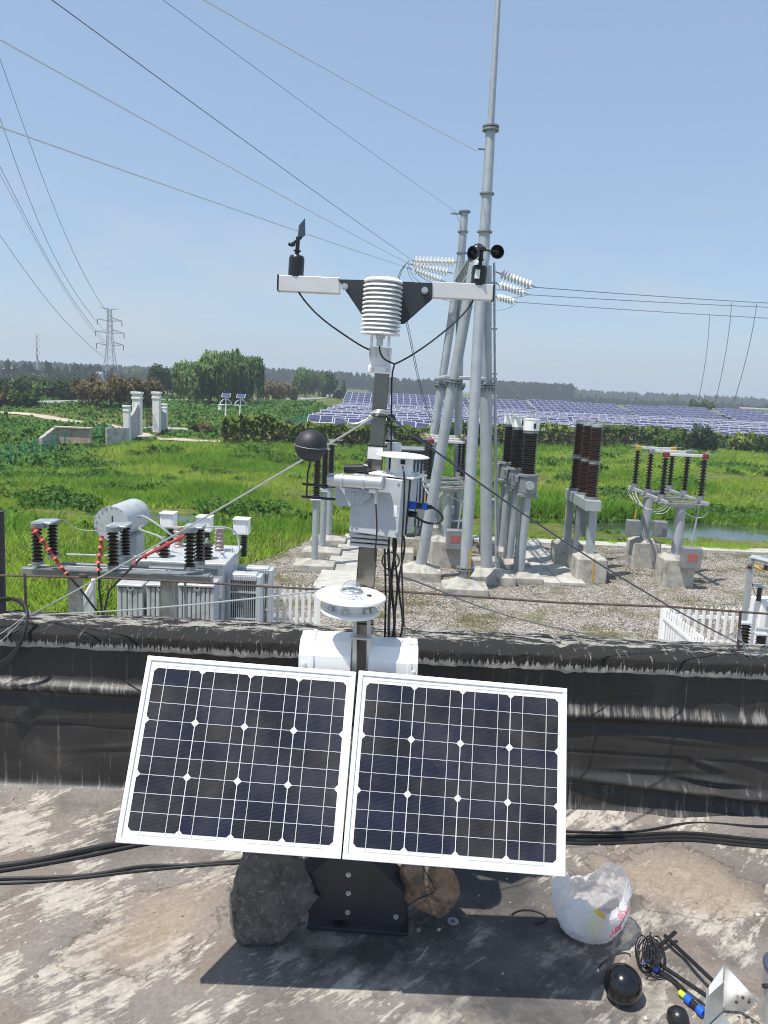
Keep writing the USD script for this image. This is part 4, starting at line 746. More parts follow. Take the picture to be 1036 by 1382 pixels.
# stones holding the base down
def rock(name, lab, m, outline, y, depth, seed):
    P = np.array([at(px, py, y) for px, py in outline]); c = P.mean(0); n = 40
    ico = trimesh.creation.icosphere(subdivisions=5); d = ico.vertices
    ang = np.arctan2(P[:, 2] - c[2], P[:, 0] - c[0]); rad = np.hypot(P[:, 2] - c[2], P[:, 0] - c[0]); o = np.argsort(ang); a2 = np.r_[ang[o] - 2 * np.pi, ang[o], ang[o] + 2 * np.pi]; r2 = np.tile(rad[o], 3)
    th = np.arctan2(d[:, 2], d[:, 0]); sy_ = 0; R_ = np.interp(th, a2, r2); s = np.sqrt(d[:, 0] ** 2 + d[:, 2] ** 2)
    flat = np.sign(d[:, 1]) * np.abs(d[:, 1]) ** 0.8
    V = np.stack([R_ * np.cos(th) * s ** .8, depth * flat, R_ * np.sin(th) * s ** .8], 1)
    f_ = meshkit.fbm(d * 1.7, 3, seed) - .5; g_ = np.abs(meshkit.noise(d * 3.1, seed + 5) - .5); h_ = meshkit.fbm(d * 9, 4, seed + 9) - .5
    nr = d / np.linalg.norm(d, axis=1, keepdims=True); V += nr * (depth * (.34 * f_ + .16 * (g_ - .2) + .05 * h_))[:, None]
    for k in range(34):                   # broken faces
        nk = unit(A(*np.random.default_rng(seed * 100 + k).normal(size=3)) * A(1, 1.3, 1)); e = V @ nk; h = e.max() * (.66 + .24 * ((k * 7) % 11) / 11); o = e > h; V[o] -= ((e[o] - h) * .93)[:, None] * nk
    for ax_, tgt in ((0, P[:, 0] - c[0]), (2, P[:, 2] - c[2])):
        V[:, ax_] = tgt.min() + (V[:, ax_] - V[:, ax_].min()) * (np.ptp(tgt) / np.ptp(V[:, ax_]))
    V += nr * (depth * (.10 * (meshkit.fbm(d * 6, 4, seed + 2) - .5) + .10 * (np.abs(meshkit.noise(d * 11, seed + 3) - .5) - .2)))[:, None]
    q = V + c + A(0, depth * .55, 0); lo = 0.002; q[:, 2] = np.where(q[:, 2] < lo, lo + (q[:, 2] - lo) * .05, q[:, 2])
    return solo(name, (q, ico.faces), m, lab, 'stone', 'stones weighing down the station base', smooth=28)
rock('large_stone', 'big dark grey stone left of the black footplate', ROCKD, [(346, 1122), (372, 1118), (388, 1150), (408, 1198), (428, 1242), (402, 1268), (350, 1290), (308, 1292), (301, 1264), (309, 1212), (328, 1165)], 1.965, .105, 3)
rock('large_stone', 'reddish brown stone right of the black footplate', ROCKB, [(556, 1162), (590, 1156), (612, 1178), (622, 1215), (610, 1240), (575, 1246), (543, 1240), (536, 1205)], 2.06, .075, 8)
solo('tied_wire', MB().tube(curve([at(569, 1166, 2.03), at(580, 1186, 2.0), at(585, 1203, 1.99), at(566, 1212, 1.985), at(548, 1226, 1.99), at(540, 1235, 2.0)]), .002, 6), RUBBER, 'thin black wire tied across the brown stone', 'wire')
tg = onroof(611, 1244, .002); t = thing('number_tag', 'small round grey tag printed with a 6 below the brown stone', 'tag', tg)
part(t, 'disc', MB().lathe([(0, .002), (.0165, .002), (.0175, .001), (.0175, 0)], 24, tg), STEELSIGN)
tx = meshkit.text_mesh('6', .019, .0006); v = tx.vertices.copy(); v[:, :2] -= (v[:, :2].max(0) + v[:, :2].min(0)) / 2; part(t, 'digit', (v + tg + A(0, 0, .0022), tx.faces), INK, smooth=False)

# plastic bag with rubbish
rg = np.random.default_rng(4)
bgc = onroof(792, 1262); bgc = A(.660, 2.075, roof_z(.66, 2.075)); BN, BM_ = 160, 70
th = np.linspace(0, 2 * np.pi, BN, endpoint=False); u = np.linspace(0, 1, BM_)
T_, U_ = np.meshgrid(th, u)
Rb = np.interp(U_, [0, .06, .2, .45, .75, .9, 1], [0.0, .045, .082, .112, .116, .102, .094]); Hb = np.interp(U_, [0, .05, .2, .45, .75, .9, 1], [.002, .004, .030, .088, .150, .165, .172])
cr_ = np.stack([np.cos(T_) * 1.6, np.sin(T_) * 1.6, U_ * 2.2], -1)
fold = meshkit.fbm(cr_ * 1.4, 4, 3) - .5; ridge = np.abs(meshkit.noise(np.stack([np.cos(T_) * 3 + U_, np.sin(T_) * 3, U_ * 2.5], -1), 9) - .5); fine = meshkit.fbm(cr_ * 5, 3, 7) - .5
Rb = Rb * (1 + .24 * fold * U_ ** .3 + .12 * (ridge - .22) + .34 * U_ ** 2 * (np.abs(meshkit.noise(np.stack([np.cos(T_) * 5.5, np.sin(T_) * 5.5, U_ * 1.1], -1), 19) - .5) - .22) + .07 * fine + .07 * (np.abs(meshkit.noise(cr_ * 7, 15) - .5) - .22))
Hb = Hb + U_ ** 4 * .05 * (meshkit.noise(np.stack([np.cos(T_) * 6, np.sin(T_) * 6, T_ * 0], -1), 23) - .5) + U_ ** 2 * ((.015 * np.sin(T_ + .5)) + .034 * np.sin(2 * T_ + 1.0) + .03 * (meshkit.noise(np.stack([np.cos(T_) * 2.4, np.sin(T_) * 2.4, T_ * 0], -1), 2) - .5))
V = np.stack([bgc[0] + Rb * np.cos(T_) + .01 * U_, bgc[1] + Rb * .85 * np.sin(T_) , bgc[2] + Hb], -1).reshape(-1, 3)
i = np.arange(BM_ - 1)[:, None] * BN; j = np.arange(BN)[None]; k = (j + 1) % BN
t = thing('plastic_bag', 'crumpled translucent white carrier bag standing open with rubbish inside', 'bag', bgc)
part(t, 'film', (V, np.stack([i + j, i + k, i + BN + k, i + BN + j], -1).reshape(-1, 4)), BAGM, smooth=True)
# red print that follows the side of the bag
from scipy.interpolate import RegularGridInterpolator
VG = V.reshape(BM_, BN, 3); ipol = RegularGridInterpolator((u, th), VG, bounds_error=False, fill_value=None)
def onbag(tm, t0, u0, su, lab, nm):
    v = tm.vertices; tt_ = t0 + v[:, 0] / .115; uu = u0 + v[:, 1] / .19; e = np.clip(np.stack([uu, tt_ % (2 * np.pi)], 1), [0, 0], [1, th[-1]]); Q = ipol(e)
    o = Q - A(bgc[0], bgc[1], 0); o[:, 2] = 0; o /= np.linalg.norm(o, axis=1, keepdims=True); part(t, nm, (Q + o * (.0018 + v[:, 2:3]), tm.faces), PINKR, smooth=False)
txt = meshkit.text_mesh('Happy', .028, .0004, bold=True); txt = trimesh.Trimesh(*trimesh.remesh.subdivide_to_size(txt.vertices, txt.faces, .006), process=False)
rt = txt.copy(); rt.vertices = np.stack([txt.vertices[:, 0] * .62, txt.vertices[:, 1] + txt.vertices[:, 0] * .55, txt.vertices[:, 2]], 1)
onbag(rt, 5.08, .36, 1, '', 'red_lettering')
txt2 = meshkit.text_mesh('sh', .024, .0004); txt2 = trimesh.Trimesh(*trimesh.remesh.subdivide_to_size(txt2.vertices, txt2.faces, .006), process=False); onbag(txt2, 5.22, .74, 1, '', 'red_lettering')
cw = trimesh.creation.icosphere(subdivisions=4); d = cw.vertices
for nm, c, r, s, m, lab in (('crumpled_tissue', (.635, 2.075, .065), .055, 3, LABELW, 'crumpled white tissue paper inside the plastic bag'), ('crumpled_wrapper', (.672, 2.028, .078), .048, 5, LIME, 'lime and yellow wrapper pressed against the inside of the bag')):
    q = d * (r * (1 + .6 * (np.abs(meshkit.noise(d * 2.6, s) - .5) - .2) + .4 * (meshkit.fbm(d * 3, 3, s + 1) - .5)))[:, None] * (A(1, .8, 1) if s == 3 else A(.5, .35, 1.0))
    solo(nm, (q + A(*c), cw.faces), m if s == 3 else usdkit.material(stage, '/World/Looks/wrapper', {'g': ('geometry', {}), 'sp': ('separate_xyz', {}), 'mr': ('map_range', {'from_min': .64, 'from_max': .69}), 'r': ('rgb_ramp', {'ramp': [(0, (.62, .72, .10)), (.5, (.75, .68, .08)), (1, (.75, .36, .05))]}), 'p': ('principled_bsdf', {'roughness': .4})},
        [('g.position', 'sp.vector'), ('sp.x', 'mr.value'), ('mr.result', 'r.fac'), ('r.color', 'p.base_color')], surface='p.BSDF'), lab, 'rubbish', smooth=True)

# spare black globe with coiled lead, rods, brackets
gl = onz(840, 1329, .050); gl[2] = roof_z(gl[0], gl[1]) + .0505
t = thing('spare_globe', 'glossy black ball sensor lying loose on the roof', 'globe thermometer', gl - A(0, 0, .05))
part(t, 'globe', MB().ball(gl, .050, 4), GLOSSB, smooth=True); part(t, 'seam', MB().lathe([(.0499, -.0006), (.0504, 0), (.0499, .0006)], 44, gl, unit(A(.75, -.15, .62))), GLOBE)
cl = MB()
for k in range(7):
    cl.tube([onroof(866 + 3.2 * k + (9 + k % 3) * math.cos(a), 1283 + 20 * math.sin(a) + 2 * (k % 3), .022 + .014 * math.cos(a * 1 + k) + .01) for a in np.linspace(0, 6.3, 30)], .0022, 6)
cl.tube(curve([onroof(850, 1291, .06), onroof(835, 1288, .09), onroof(817, 1297, .07), onroof(808, 1309, .03)]), .0021, 6)
cl.tube(curve([onroof(878, 1258, .03), onroof(886, 1280, .05), onroof(886, 1300, .03), onroof(870, 1315, .02), onroof(900, 1325, .006), onroof(915, 1336, .006)]), .0024, 6)
solo('coiled_lead', cl, RUBBER, 'coiled black lead heaped behind the glossy ball', 'cable')
solo('lead_tip', MB().cyl(onroof(808, 1308, .032), onroof(806, 1312, .028), .0028, n=8), LABELW, 'white bare tip at the end of the coiled lead', 'wire end')
def conn(lab, p, q, lime=False):
    p, q = onroof(*p, .014), onroof(*q, .014); X = unit(q - p); Lc = np.linalg.norm(q - p); t = thing('loose_connector', lab, 'connector', p)
    part(t, 'collar', MB().cyl(p, p + X * Lc * .32, .0115, n=12), BLUE); part(t, 'barrel', MB().cyl(p + X * Lc * .32, p + X * Lc * .68, .0095, n=12), BLACK); part(t, 'collar', MB().cyl(p + X * Lc * .68, p + X * Lc, .0125, n=12), BLUE)
    if lime: part(t, 'tape', MB().cyl(p - X * .020, p, .008, n=10), LIME)
conn('blue and black screw connector beside the coiled lead', (869, 1299), (889, 1310))
conn('blue and black connector with lime tape beside the metal bracket', (925, 1346), (950, 1368), True)
solo('coiled_lead', MB().tube(curve([onroof(886, 1310, .012), onroof(896, 1322, .010), onroof(908, 1330, .008), onroof(921, 1342, .014)]), .0042, 7), RUBBER, 'short thick lead joining the two loose connectors', 'cable')
for (a, b, ha, hb_, lab) in (((881, 1296), (955, 1345), .03, .05, 'black rod lying across the roof, lower of the parallel pair'), ((897, 1262), (971, 1332), .03, .055, 'black rod lying across the roof, upper of the parallel pair'), ((871, 1294), (911, 1257), .012, .035, 'short black rod crossing behind the parallel pair')):
    solo('loose_rod', MB().cyl(onroof(*a, ha), onroof(*b, hb_), .0058, n=12), BLACK, lab, 'rod')
t = thing('metal_bracket', 'bent aluminium bracket with a printed sticker lying on the roof', 'bracket', onroof(975, 1375))
r1 = [onroof(963, 1328, .05), onroof(978, 1303, .10), onroof(985, 1362, .04), onroof(972, 1398, .015), onroof(950, 1398, .015)]
B0, B1, B2, B3 = onroof(952, 1368, .01), onroof(974, 1330, .075), onroof(985, 1305, .055), onroof(1003, 1362, .008)
part(t, 'flange', MB().plate([onroof(954, 1337, .085), onroof(950, 1388, .008), onroof(975, 1364, .012), onroof(977, 1302, .15)], .0025), ALU)
part(t, 'web', MB().plate([onroof(977.5, 1302, .15), onroof(976, 1363, .010), onroof(1005, 1364, .012), onroof(1022, 1350, .095)], .0025), ALU)
part(t, 'flange', MB().plate([onroof(948, 1392, .006), onroof(992, 1392, .006), onroof(976, 1366, .008)], .0025), ALU)
part(t, 'sticker', MB().plate([onroof(957, 1331, .103), onroof(956, 1343, .083), onroof(975, 1326, .110), onroof(976, 1305, .150)], .0006), LABELW)
for p in ((1002, 1346, .075), (993, 1352, .055), (1010, 1352, .075)): part(t, 'bolt_hole', MB().cyl(onroof(*p), onroof(*p) + A(0, -.002, .002), .004, n=10), INK)
cyo = onroof(1052, 1376)
t = thing('silver_canister', 'silver cylinder with a dark lid at the edge of the roof', 'canister', cyo)
part(t, 'body', MB().cyl(cyo, cyo + A(0, 0, .15), .054, n=36), ALU); part(t, 'lid', MB().lathe([(0, .162), (.055, .162), (.058, .159), (.058, .151), (.05, .15)], 36, cyo), MAT('navy_lid', (.055, .065, .10), .4))
for a in (-2.9, -2.2): part(t, 'screw', MB().cyl(cyo + A(.042 * math.cos(a), .042 * math.sin(a), .1615), cyo + A(.042 * math.cos(a), .042 * math.sin(a), .164), .005, n=8), INK)
part(t, 'side_knob', MB().cyl(cyo + A(-.053, -.012, .11), cyo + A(-.064, -.014, .11), .006, n=10), BLACK)
bd = onroof(915, 1382)
t = thing('black_dome', 'small black dome cap lying at the front of the roof', 'cap', bd); part(t, 'shell', MB().lathe([(.028, 0), (.028, .018), (.024, .032), (.014, .040), (0, .043)], 26, bd, unit(A(-.2, .1, 1))), BLACK, smooth=50)

# ------------------------------------------------------------------ substation
def insul(mb, p, h, rc, rs, n, ez=(0, 0, 1), seg=16, drop=.35):
    pr = [(rc * .9, 0)]; s = h / n
    for k in range(n):
        z = s * k; pr += [(rc, z + s * .12), (rs * (1 if k % 2 == 0 else .93), z + s * (.12 + .28 * drop)), (rs * (1 if k % 2 == 0 else .93), z + s * .48), (rc, z + s * .82)]
    pr += [(rc, h), (0, h)]
    return mb.lathe(pr, seg, p, ez)
def I(p, h, rc, rs, n, ez=(0, 0, 1)): return insul(MB(), p, h, rc, rs, n, ez)
GZ0 = -4.0
def block(parent, c, w, d, h, nm='concrete_footing', base=GZ0, taper=.0):
    m = MB(); m.box((c[0], c[1], base + h / 2 - .04), (w, d, h + .08), ch=.025)
    return part(parent, nm, m, CONC, smooth=False)

# three single post insulators behind the control box
def post_insulator(x, y, lab):
    t = thing('post_insulator', lab, 'post insulator', (x, y, GZ0), 'post insulators in a file left of the mast')
    m = MB().box((x, y, GZ0 + .10), (1.25, .85, .24), ch=.03); part(t, 'concrete_footing', m, CONC, smooth=False)
    part(t, 'footing_cap', frustum((x, y, GZ0 + .215), 1.1, .75, .3, .25, .10), CONC, smooth=False)
    part(t, 'post', MB().cyl((x, y, GZ0 + .28), (x, y, GZ0 + 2.12), .105, .10, 18), GALV)
    part(t, 'cap_plate', MB().box((x, y, GZ0 + 2.15), (.34, .34, .05), ch=.01).box((x, y + .0, GZ0 + 2.21), (.24, .24, .05), ch=.01), GALV)
    part(t, 'insulator', I((x, y, GZ0 + 2.24), 1.32, .075, .125, 17), INSB)
    part(t, 'terminal', MB().cyl((x, y, GZ0 + 3.56), (x, y, GZ0 + 3.66), .09, n=14).box((x + .12, y, GZ0 + 3.68), (.5, .08, .03)), GALV); return t
for k, (x, y) in enumerate(((-2.05, 22.9), (-1.98, 24.85), (-1.92, 26.8))):
    post_insulator(x, y, ('nearest black post insulator on a round steel post left of the mast', 'middle black post insulator in the file of three left of the mast', 'farthest black post insulator in the file of three left of the mast')[k])

# concrete trench covers: two walkways of slabs
def trench(lab, x0, x1, y0, y1, n, w, skew):
    t = thing('trench_cover', lab, 'trench cover', ((x0 + x1) / 2, y0, GZ0)); rg = np.random.default_rng(int(w * 100))
    for k in range(n):
        f = (k + .5) / n; x = x0 + (x1 - x0) * f; y = y0 + (y1 - y0) * f; L = (y1 - y0) / n
        for s in ((-.25, .25) if w > 1.4 else (0,)):
            ww = w / 2 if w > 1.4 else w
            part(t, 'slab', MB().box((x + s * w, y, GZ0 + .05 + rg.uniform(-.008, .008)), (ww - .02, L - .02, .10), ch=.012), SLAB, smooth=False)
trench('pale concrete slab walkway right of the lattice tower legs', 5.35, 5.05, 22.2, 28.3, 9, 1.5, 0)
trench('narrow concrete slab walkway beside the file of post insulators', -1.25, -.75, 20.6, 28.3, 12, 1.3, 0)

# tower: three-legged front frame with the lightning mast
AP = A(2.38, 22.0, 5.0)
tw = thing('gantry_tower', 'tall galvanised three-legged gantry tower carrying the lightning mast', 'tower', (2.4, 22.0, GZ0))
def leg(t, p, q, r0, r1, zf):
    p, q = A(*p), A(*q); d = unit(q - p); m = MB().cyl(p, q, r0, r1, 22); f = (zf - p[2]) / (q[2] - p[2]); c = p + (q - p) * f; rr = r0 + (r1 - r0) * f
    lp = part(t, 'leg', m, GALV)
    fm = MB().lathe([(rr, -.05), (rr + .10, -.05), (rr + .10, -.015), (rr + .02, -.012), (rr + .02, .012), (rr + .10, .015), (rr + .10, .05), (rr, .05)], 22, c, d)
    for a in np.linspace(0, 6.28, 9)[:-1]:
        e1 = unit(np.cross(d, [0, 1, 0])); e2 = np.cross(d, e1); o = c + (rr + .07) * (math.cos(a) * e1 + math.sin(a) * e2); fm.cyl(o - d * .08, o + d * .08, .018, n=6)
        fm.plate([c + (rr + .09) * (math.cos(a + .4) * e1 + math.sin(a + .4) * e2) - d * .05, c + rr * (math.cos(a + .4) * e1 + math.sin(a + .4) * e2) - d * .05, c + rr * (math.cos(a + .4) * e1 + math.sin(a + .4) * e2) - d * .20], .012)
    part(lp, 'flange', fm, GALVD)
leg(tw, (1.15, 22.4, -3.75), (2.18, 22.0, 5.05), .165, .15, 1.85)
leg(tw, (2.33, 20.85, -3.75), (2.36, 21.75, 5.0), .155, .15, -3.3)
leg(tw, (3.13, 22.35, -3.75), (2.50, 22.1, 5.0), .175, .165, 1.75)
for x, y, w in ((1.1, 22.4, 1.35), (2.33, 20.75, 1.25), (3.2, 22.3, 1.5)):
    part(tw, 'concrete_footing', MB().box((x, y, GZ0 + .13), (w, .95, .30), ch=.03), CONC, smooth=False); part(tw, 'footing_cap', frustum((x, y, GZ0 + .275), w * .85, .85, .4, .4, .17), CONC, smooth=False)
mt0 = A(2.42, 22.05, 4.6)
part(tw, 'mast_lower', MB().cyl(mt0, (2.41, 22.2, 8.6), .165, .13, 22), GALV); part(tw, 'mast_upper', MB().cyl((2.41, 22.2, 8.6), (2.39, 22.2, 13.6), .095, .06, 18), GALV)
for z, r in ((8.6, .135), (6.9, .15), (5.35, .165), (5.9, .158)):
    part(tw, 'mast_flange', MB().lathe([(r * .9, -.07), (r + .09, -.07), (r + .09, -.02), (r + .03, 0), (r + .09, .02), (r + .09, .06), (r * .7, .06)] if z == 8.6 else [(r * .95, -.02), (r + .05, -.02), (r + .05, .02), (r * .95, .02)], 22, (2.415, 22.05 + .15 * (z - 4.6) / 4, z)), GALVD)
part(tw, 'cross_tie', MB().box((2.45, 22.15, 1.93), (1.15, .26, .10), ch=.02).cyl((1.75, 22.2, 1.95), (1.75, 27.4, 1.95), .09, n=14), GALV)
part(tw, 'apex_head', MB().cyl((2.3, 21.85, 4.75), (2.4, 22.1, 5.4), .22, n=18), GALV)
part(tw, 'cable_conduit', MB().cyl((3.42, 22.3, -3.95), (2.73, 22.1, 5.1), .035, n=8).cyl((3.50, 22.35, -3.95), (2.80, 22.15, 4.2), .02, n=6), GALV)
cm = MB()
for f in np.linspace(.1, .95, 7): cm.box(A(3.13, 22.35, -3.75) * (1 - f) + A(2.50, 22.1, 5.0) * f + A(.15, 0, 0), (.34, .06, .035))
part(tw, 'conduit_clip', cm, GALVD)
part(tw, 'earth_strip', MB().box((2.42, 20.70, -3.2), (.05, .012, 1.0)), YELL)
part(tw, 'wire_bracket', MB().box((2.27, 22.15, 8.05), (.34, .05, .05), ch=.01), GALVD)

# back frame and the lattice beam between
bk = thing('gantry_portal', 'slimmer two-legged gantry frame behind the tower with a capped top pipe', 'frame', (2.0, 27.5, GZ0))
leg(bk, (1.25, 27.45, -3.8), (2.15, 27.5, 5.0), .155, .14, 1.75); leg(bk, (2.75, 28.3, -3.8), (2.3, 27.6, 5.0), .145, .14, 1.75)
part(bk, 'top_pipe', MB().cyl((2.22, 27.5, 4.7), (2.28, 27.5, 7.55), .15, .13, 20), GALV)
part(bk, 'top_cap', MB().cyl((2.28, 27.5, 7.55), (2.28, 27.5, 7.60), .20, n=18).box((2.02, 27.5, 7.5), (.4, .06, .05)), GALVD)
for z in (6.9, 6.2): part(bk, 'pipe_band', MB().cyl((2.26, 27.5, z), (2.26, 27.5, z + .05), .18, n=18), GALVD)
for x, y in ((1.2, 27.4), (2.8, 28.3)): block(bk, (x, y), 1.1, .9, .3)
bm = thing('lattice_beam', 'galvanised lattice beam joining the tower to the frame behind', 'beam', (2.3, 24.7, 4.9))
ch = MB(); lc = MB(); Y0, Y1, s = 22.2, 27.4, .24
cor = [(-s, -s), (s, -s), (s, s), (-s, s)]
for a, b in cor: ch.box((2.33 + a, (Y0 + Y1) / 2, 5.05 + b), (.06, Y1 - Y0, .06))
NB = 9
for k in range(NB):
    ya, yb = Y0 + (Y1 - Y0) * k / NB, Y0 + (Y1 - Y0) * (k + 1) / NB
    for q in range(4):
        (a, b), (c, d) = cor[q], cor[(q + 1) % 4]; lc.cyl((2.33 + a, ya, 5.05 + b), (2.33 + c, yb, 5.05 + d), .02, n=5)
part(bm, 'chord', ch, GALV); part(bm, 'lacing', lc, GALVD)

# insulator strings on the beam
def string_(lab, p, q, n, grp):
    p, q = A(*p), A(*q); d = unit(q - p); L_ = np.linalg.norm(q - p); t = thing('insulator_string', lab, 'insulator string', (p + q) / 2, grp)
    part(t, 'pin_rod', MB().cyl(p, q, .018, n=7), GALVD); pitch = .105; a0 = p + d * (L_ - n * pitch) / 2
    for k in range(n): part(t, 'disc', MB().lathe([(.03, -.05), (.045, -.03), (.05, 0.0), (.127, .020), (.127, .030), (.05, .035), (.03, .05)], 18, a0 + d * (pitch * (k + .5)), d), INSW, smooth=40)
    return q
LS = []
for k, (a, b, w) in enumerate((((617, 354), (557, 352), 'topmost'), ((611, 369), (551, 356), 'middle'), ((604, 382), (549, 361), 'lowest'))):
    Yk = (22.5, 24.8, 27.1)[k]; p = at(*a, Yk); q = at(*b, Yk - .25)
    LS.append((p, q)); string_(f'{w} pale disc insulator string left of the tower head', p, q, (11, 11, 10)[k], 'insulator strings left of the tower')
RS = []
for k, (a, b, w) in enumerate((((666, 366), (724, 388), 'topmost'), ((664, 381), (714, 398), 'middle'), ((664, 399), (698, 408), 'lowest'))):
    Yk = (22.5, 24.8, 27.1)[k]; p = at(*a, Yk); q = at(*b, Yk + .25)
    RS.append((p, q)); string_(f'{w} pale disc insulator string right of the tower head', p, q, (9, 8, 6)[k], 'insulator strings right of the tower')
def wire(name, P, r, m, lab, grp, cat='overhead wire'): return solo(name, MB().tube(P, r, 5), m, lab, cat, grp)
for k, ((px, py), Yd, m, lab) in enumerate((((0, 160), 10.0, WIREP, 'lowest pale conductor sweeping in from the left to the tower strings'), ((0, 40), 8.6, WIREP, 'pale conductor crossing the sky from the upper left to the tower strings'), ((90, 0), 8.2, WIRED, 'dark conductor crossing the sky from the upper left to the tower strings'))):
    q = LS[2 - k][1] if k != 2 else LS[0][1]; e = at(px, py, Yd); far = q + (e - q) * 1.9
    wire('overhead_wire', sag(q, far, .10, 24), (.010, .008, .005)[k], m, lab, 'conductors from the upper left')
for (px, py), Yd, q, r, lab in (((297, 0), 11.5, at(643, 204, 22.15), .008, 'pale earth wire running up left from the lightning mast'), ((235, 0), 13.0, at(612, 284, 27.5), .004, 'thin earth wire running up left from the capped pipe')):
    e = at(px, py, Yd); wire('overhead_wire', sag(q, q + (e - q) * 1.9, .12, 24), r, WIREP if r > .006 else WIRED, lab, 'earth wires')
for k, (py, Ye) in enumerate(((405, 26.5), (411, 28.8), (426, 31.0))):
    q = RS[k][1]; e = at(1036, py, Ye); wire('overhead_wire', sag(q, q + (e - q) * 2.2, .10, 24), .010, WIRED, ('topmost dark conductor leaving the tower to the right', 'middle dark conductor leaving the tower to the right', 'lowest dark conductor leaving the tower to the right')[k], 'conductors leaving to the right')
for (x0, y0), (x1, y1), Yk, lab in (((957, 424), (942, 540), 30.6, 'leftmost dropper wire hanging from the right conductors'), ((987, 409), (965, 542), 28.4, 'middle dropper wire hanging from the right conductors'), ((1021, 410), (990, 542), 26.4, 'rightmost dropper wire hanging from the right conductors')):
    wire('dropper_wire', curve([at(x0, y0, Yk), at(x0 * .55 + x1 * .45 + 3, y0 * .55 + y1 * .45, Yk), at(x1, y1, Yk + .3)], 16), .010, WIRED, lab, 'dropper wires')
dp = MB()
for o in (0, .05): dp.tube(curve([LS[0][1] + A(-.1, 0, 0), at(536, 378, 22.3) + A(o, 0, 0), at(545, 425, 23.5) + A(o, 0, 0), at(560, 495, 24.5) + A(o, 0, 0), at(582, 570, 26) + A(o, 0, 0)], 24), .010, 5)
solo('dropper_wire', dp, WIRED, 'twin dropper wires hanging behind the louvred shield', 'overhead wire', 'dropper wires')
dj = MB()
for k, (p, q) in enumerate(LS): dj.tube(curve([q, q * .6 + p * .4 + A(0, 0, -.55), p + A(.3, 0, -.65), RS[k][0] + A(0, 0, -.5), RS[k][1]], 24), .009, 5)
solo('jumper_wires', dj, GALVD, 'slack jumper wires looping under the tower strings', 'overhead wire')
solo('earth_lead', MB().tube(curve([at(612, 284, 27.4), at(622, 310, 27.3), at(618, 345, 27.3), at(604, 430, 27.2), at(593, 515, 27.2)], 20), .007, 5), WIRED, 'thin earth lead running down beside the back gantry frame', 'overhead wire')

# disconnector switches
def disconnector(lab, loc):
    t = thing('disconnector_switch', lab, 'disconnector', (0, 0, 0)); G = 'disconnector switches in the yard'
    for y, x in ((-1.25, .05), (1.25, -.1)):
        part(t, 'concrete_footing', MB().box((x, y, .42), (.92, .80, .92), ch=.04), CONC, smooth=False, local=True); part(t, 'footing_cap', frustum((x, y, .875), .8, .7, .5, .45, .10), CONC, smooth=False, local=True)
        part(t, 'column', MB().cyl((x, y, .93), (x, y, 2.42), .16, .15, 20), GALV, local=True)
        part(t, 'column_head', MB().box((x, y, 2.46), (.7, .34, .09), ch=.012), GALVD, local=True)
    for x in (-.60, .60): part(t, 'long_rail', MB().box((x, 0, 2.60), (.10, 3.6, .10), ch=.01), GALV, local=True)
    for y in (-1.5, -1.1, -.2, .2, 1.1, 1.5): part(t, 'cross_rail', MB().box((0, y, 2.53), (1.5, .07, .06), ch=.008), GALVD, local=True)
    for y in (-1.3, 0, 1.3):
        c = REDC if y < -1 else (GALVD if y == 0 else YELL)
        for x in (-.58, .58):
            part(t, 'pivot', MB().cyl((x, y, 2.62), (x, y, 2.78), .11, n=14), GALVD, local=True)
            ip = part(t, 'insulator', insul(MB(), (x, y, 2.78), 1.10, .045, .105, 12), INSB, local=True)
            part(ip, 'terminal_cap', MB().box((x, y, 3.97), (.17, .17, .15), ch=.02), c, local=True)
            part(t, 'terminal_pad', MB().box((x + (.14 if x > 0 else -.14), y, 4.03), (.26, .06, .02)).cyl((x, y, 4.04), (x + (.16 if x > 0 else -.14), y + .1, 4.10), .010, n=5), GALV, local=True)
        part(t, 'blade', MB().box((0, y, 3.98), (1.0, .075, .085), ch=.01), ALUP, local=True)
    part(t, 'operating_rod', MB().cyl((.40, -1.42, 1.02), (.52, -1.42, 2.55), .028, n=8), GALV, local=True)
    part(t, 'drive_rod', MB().cyl((-.55, 1.0, 1.6), (-.52, 1.0, 2.55), .022, n=8), GALVD, local=True)
    part(t, 'drive_sleeve', MB().cyl((-.552, 1.0, 1.62), (-.542, 1.0, 1.95), .026, n=8), YELL, local=True)
    part(t, 'drive_box', MB().box((.30, -1.75, .98), (.55, .30, .62), ch=.02), GALVD, local=True)
    part(t, 'warning_plate', MB().box((.30, -1.903, 1.0), (.30, .006, .22)), MAT('faded_red_sign', (.33, .10, .085), .6) if 'fs' not in globals() else fs, local=True)
    for x in (-.62, .28): part(t, 'motor_box', MB().box((x, .95, 1.35), (.42, .30, .52), ch=.02), GALVD, local=True)
    lw = MB()
    for k in range(3): lw.tube(curve([A(-.65, 1.7 - .4 * k, 2.58), A(-.6, 1.3 - .4 * k, 2.25), A(-.3, .6 - .5 * k, 2.05), A(-.05, -.3 - .2 * k, 2.35)], 16), .012, 5)
    lw.tube(curve([A(.1, -1.4, 2.3), A(.6, -1.3, 2.12), A(.95, -1.1, 2.3)], 12), .014, 5); part(t, 'slack_lead', lw, WIREP, local=True)
    UsdGeom.Xformable(t).GetOrderedXformOps()[0].Set(Gf.Vec3d(*map(float, loc))); tag(t, group=G); return t
fs = MAT('faded_red_sign_plate', (.33, .10, .085), .6)
DS = disconnector('complete disconnector switch on two round columns at the right of the yard', (8.88, 24.2, GZ0))
dup(DS, (1.95, 25.4, GZ0), 0, 1, 'disconnector switch partly hidden behind the tower legs')

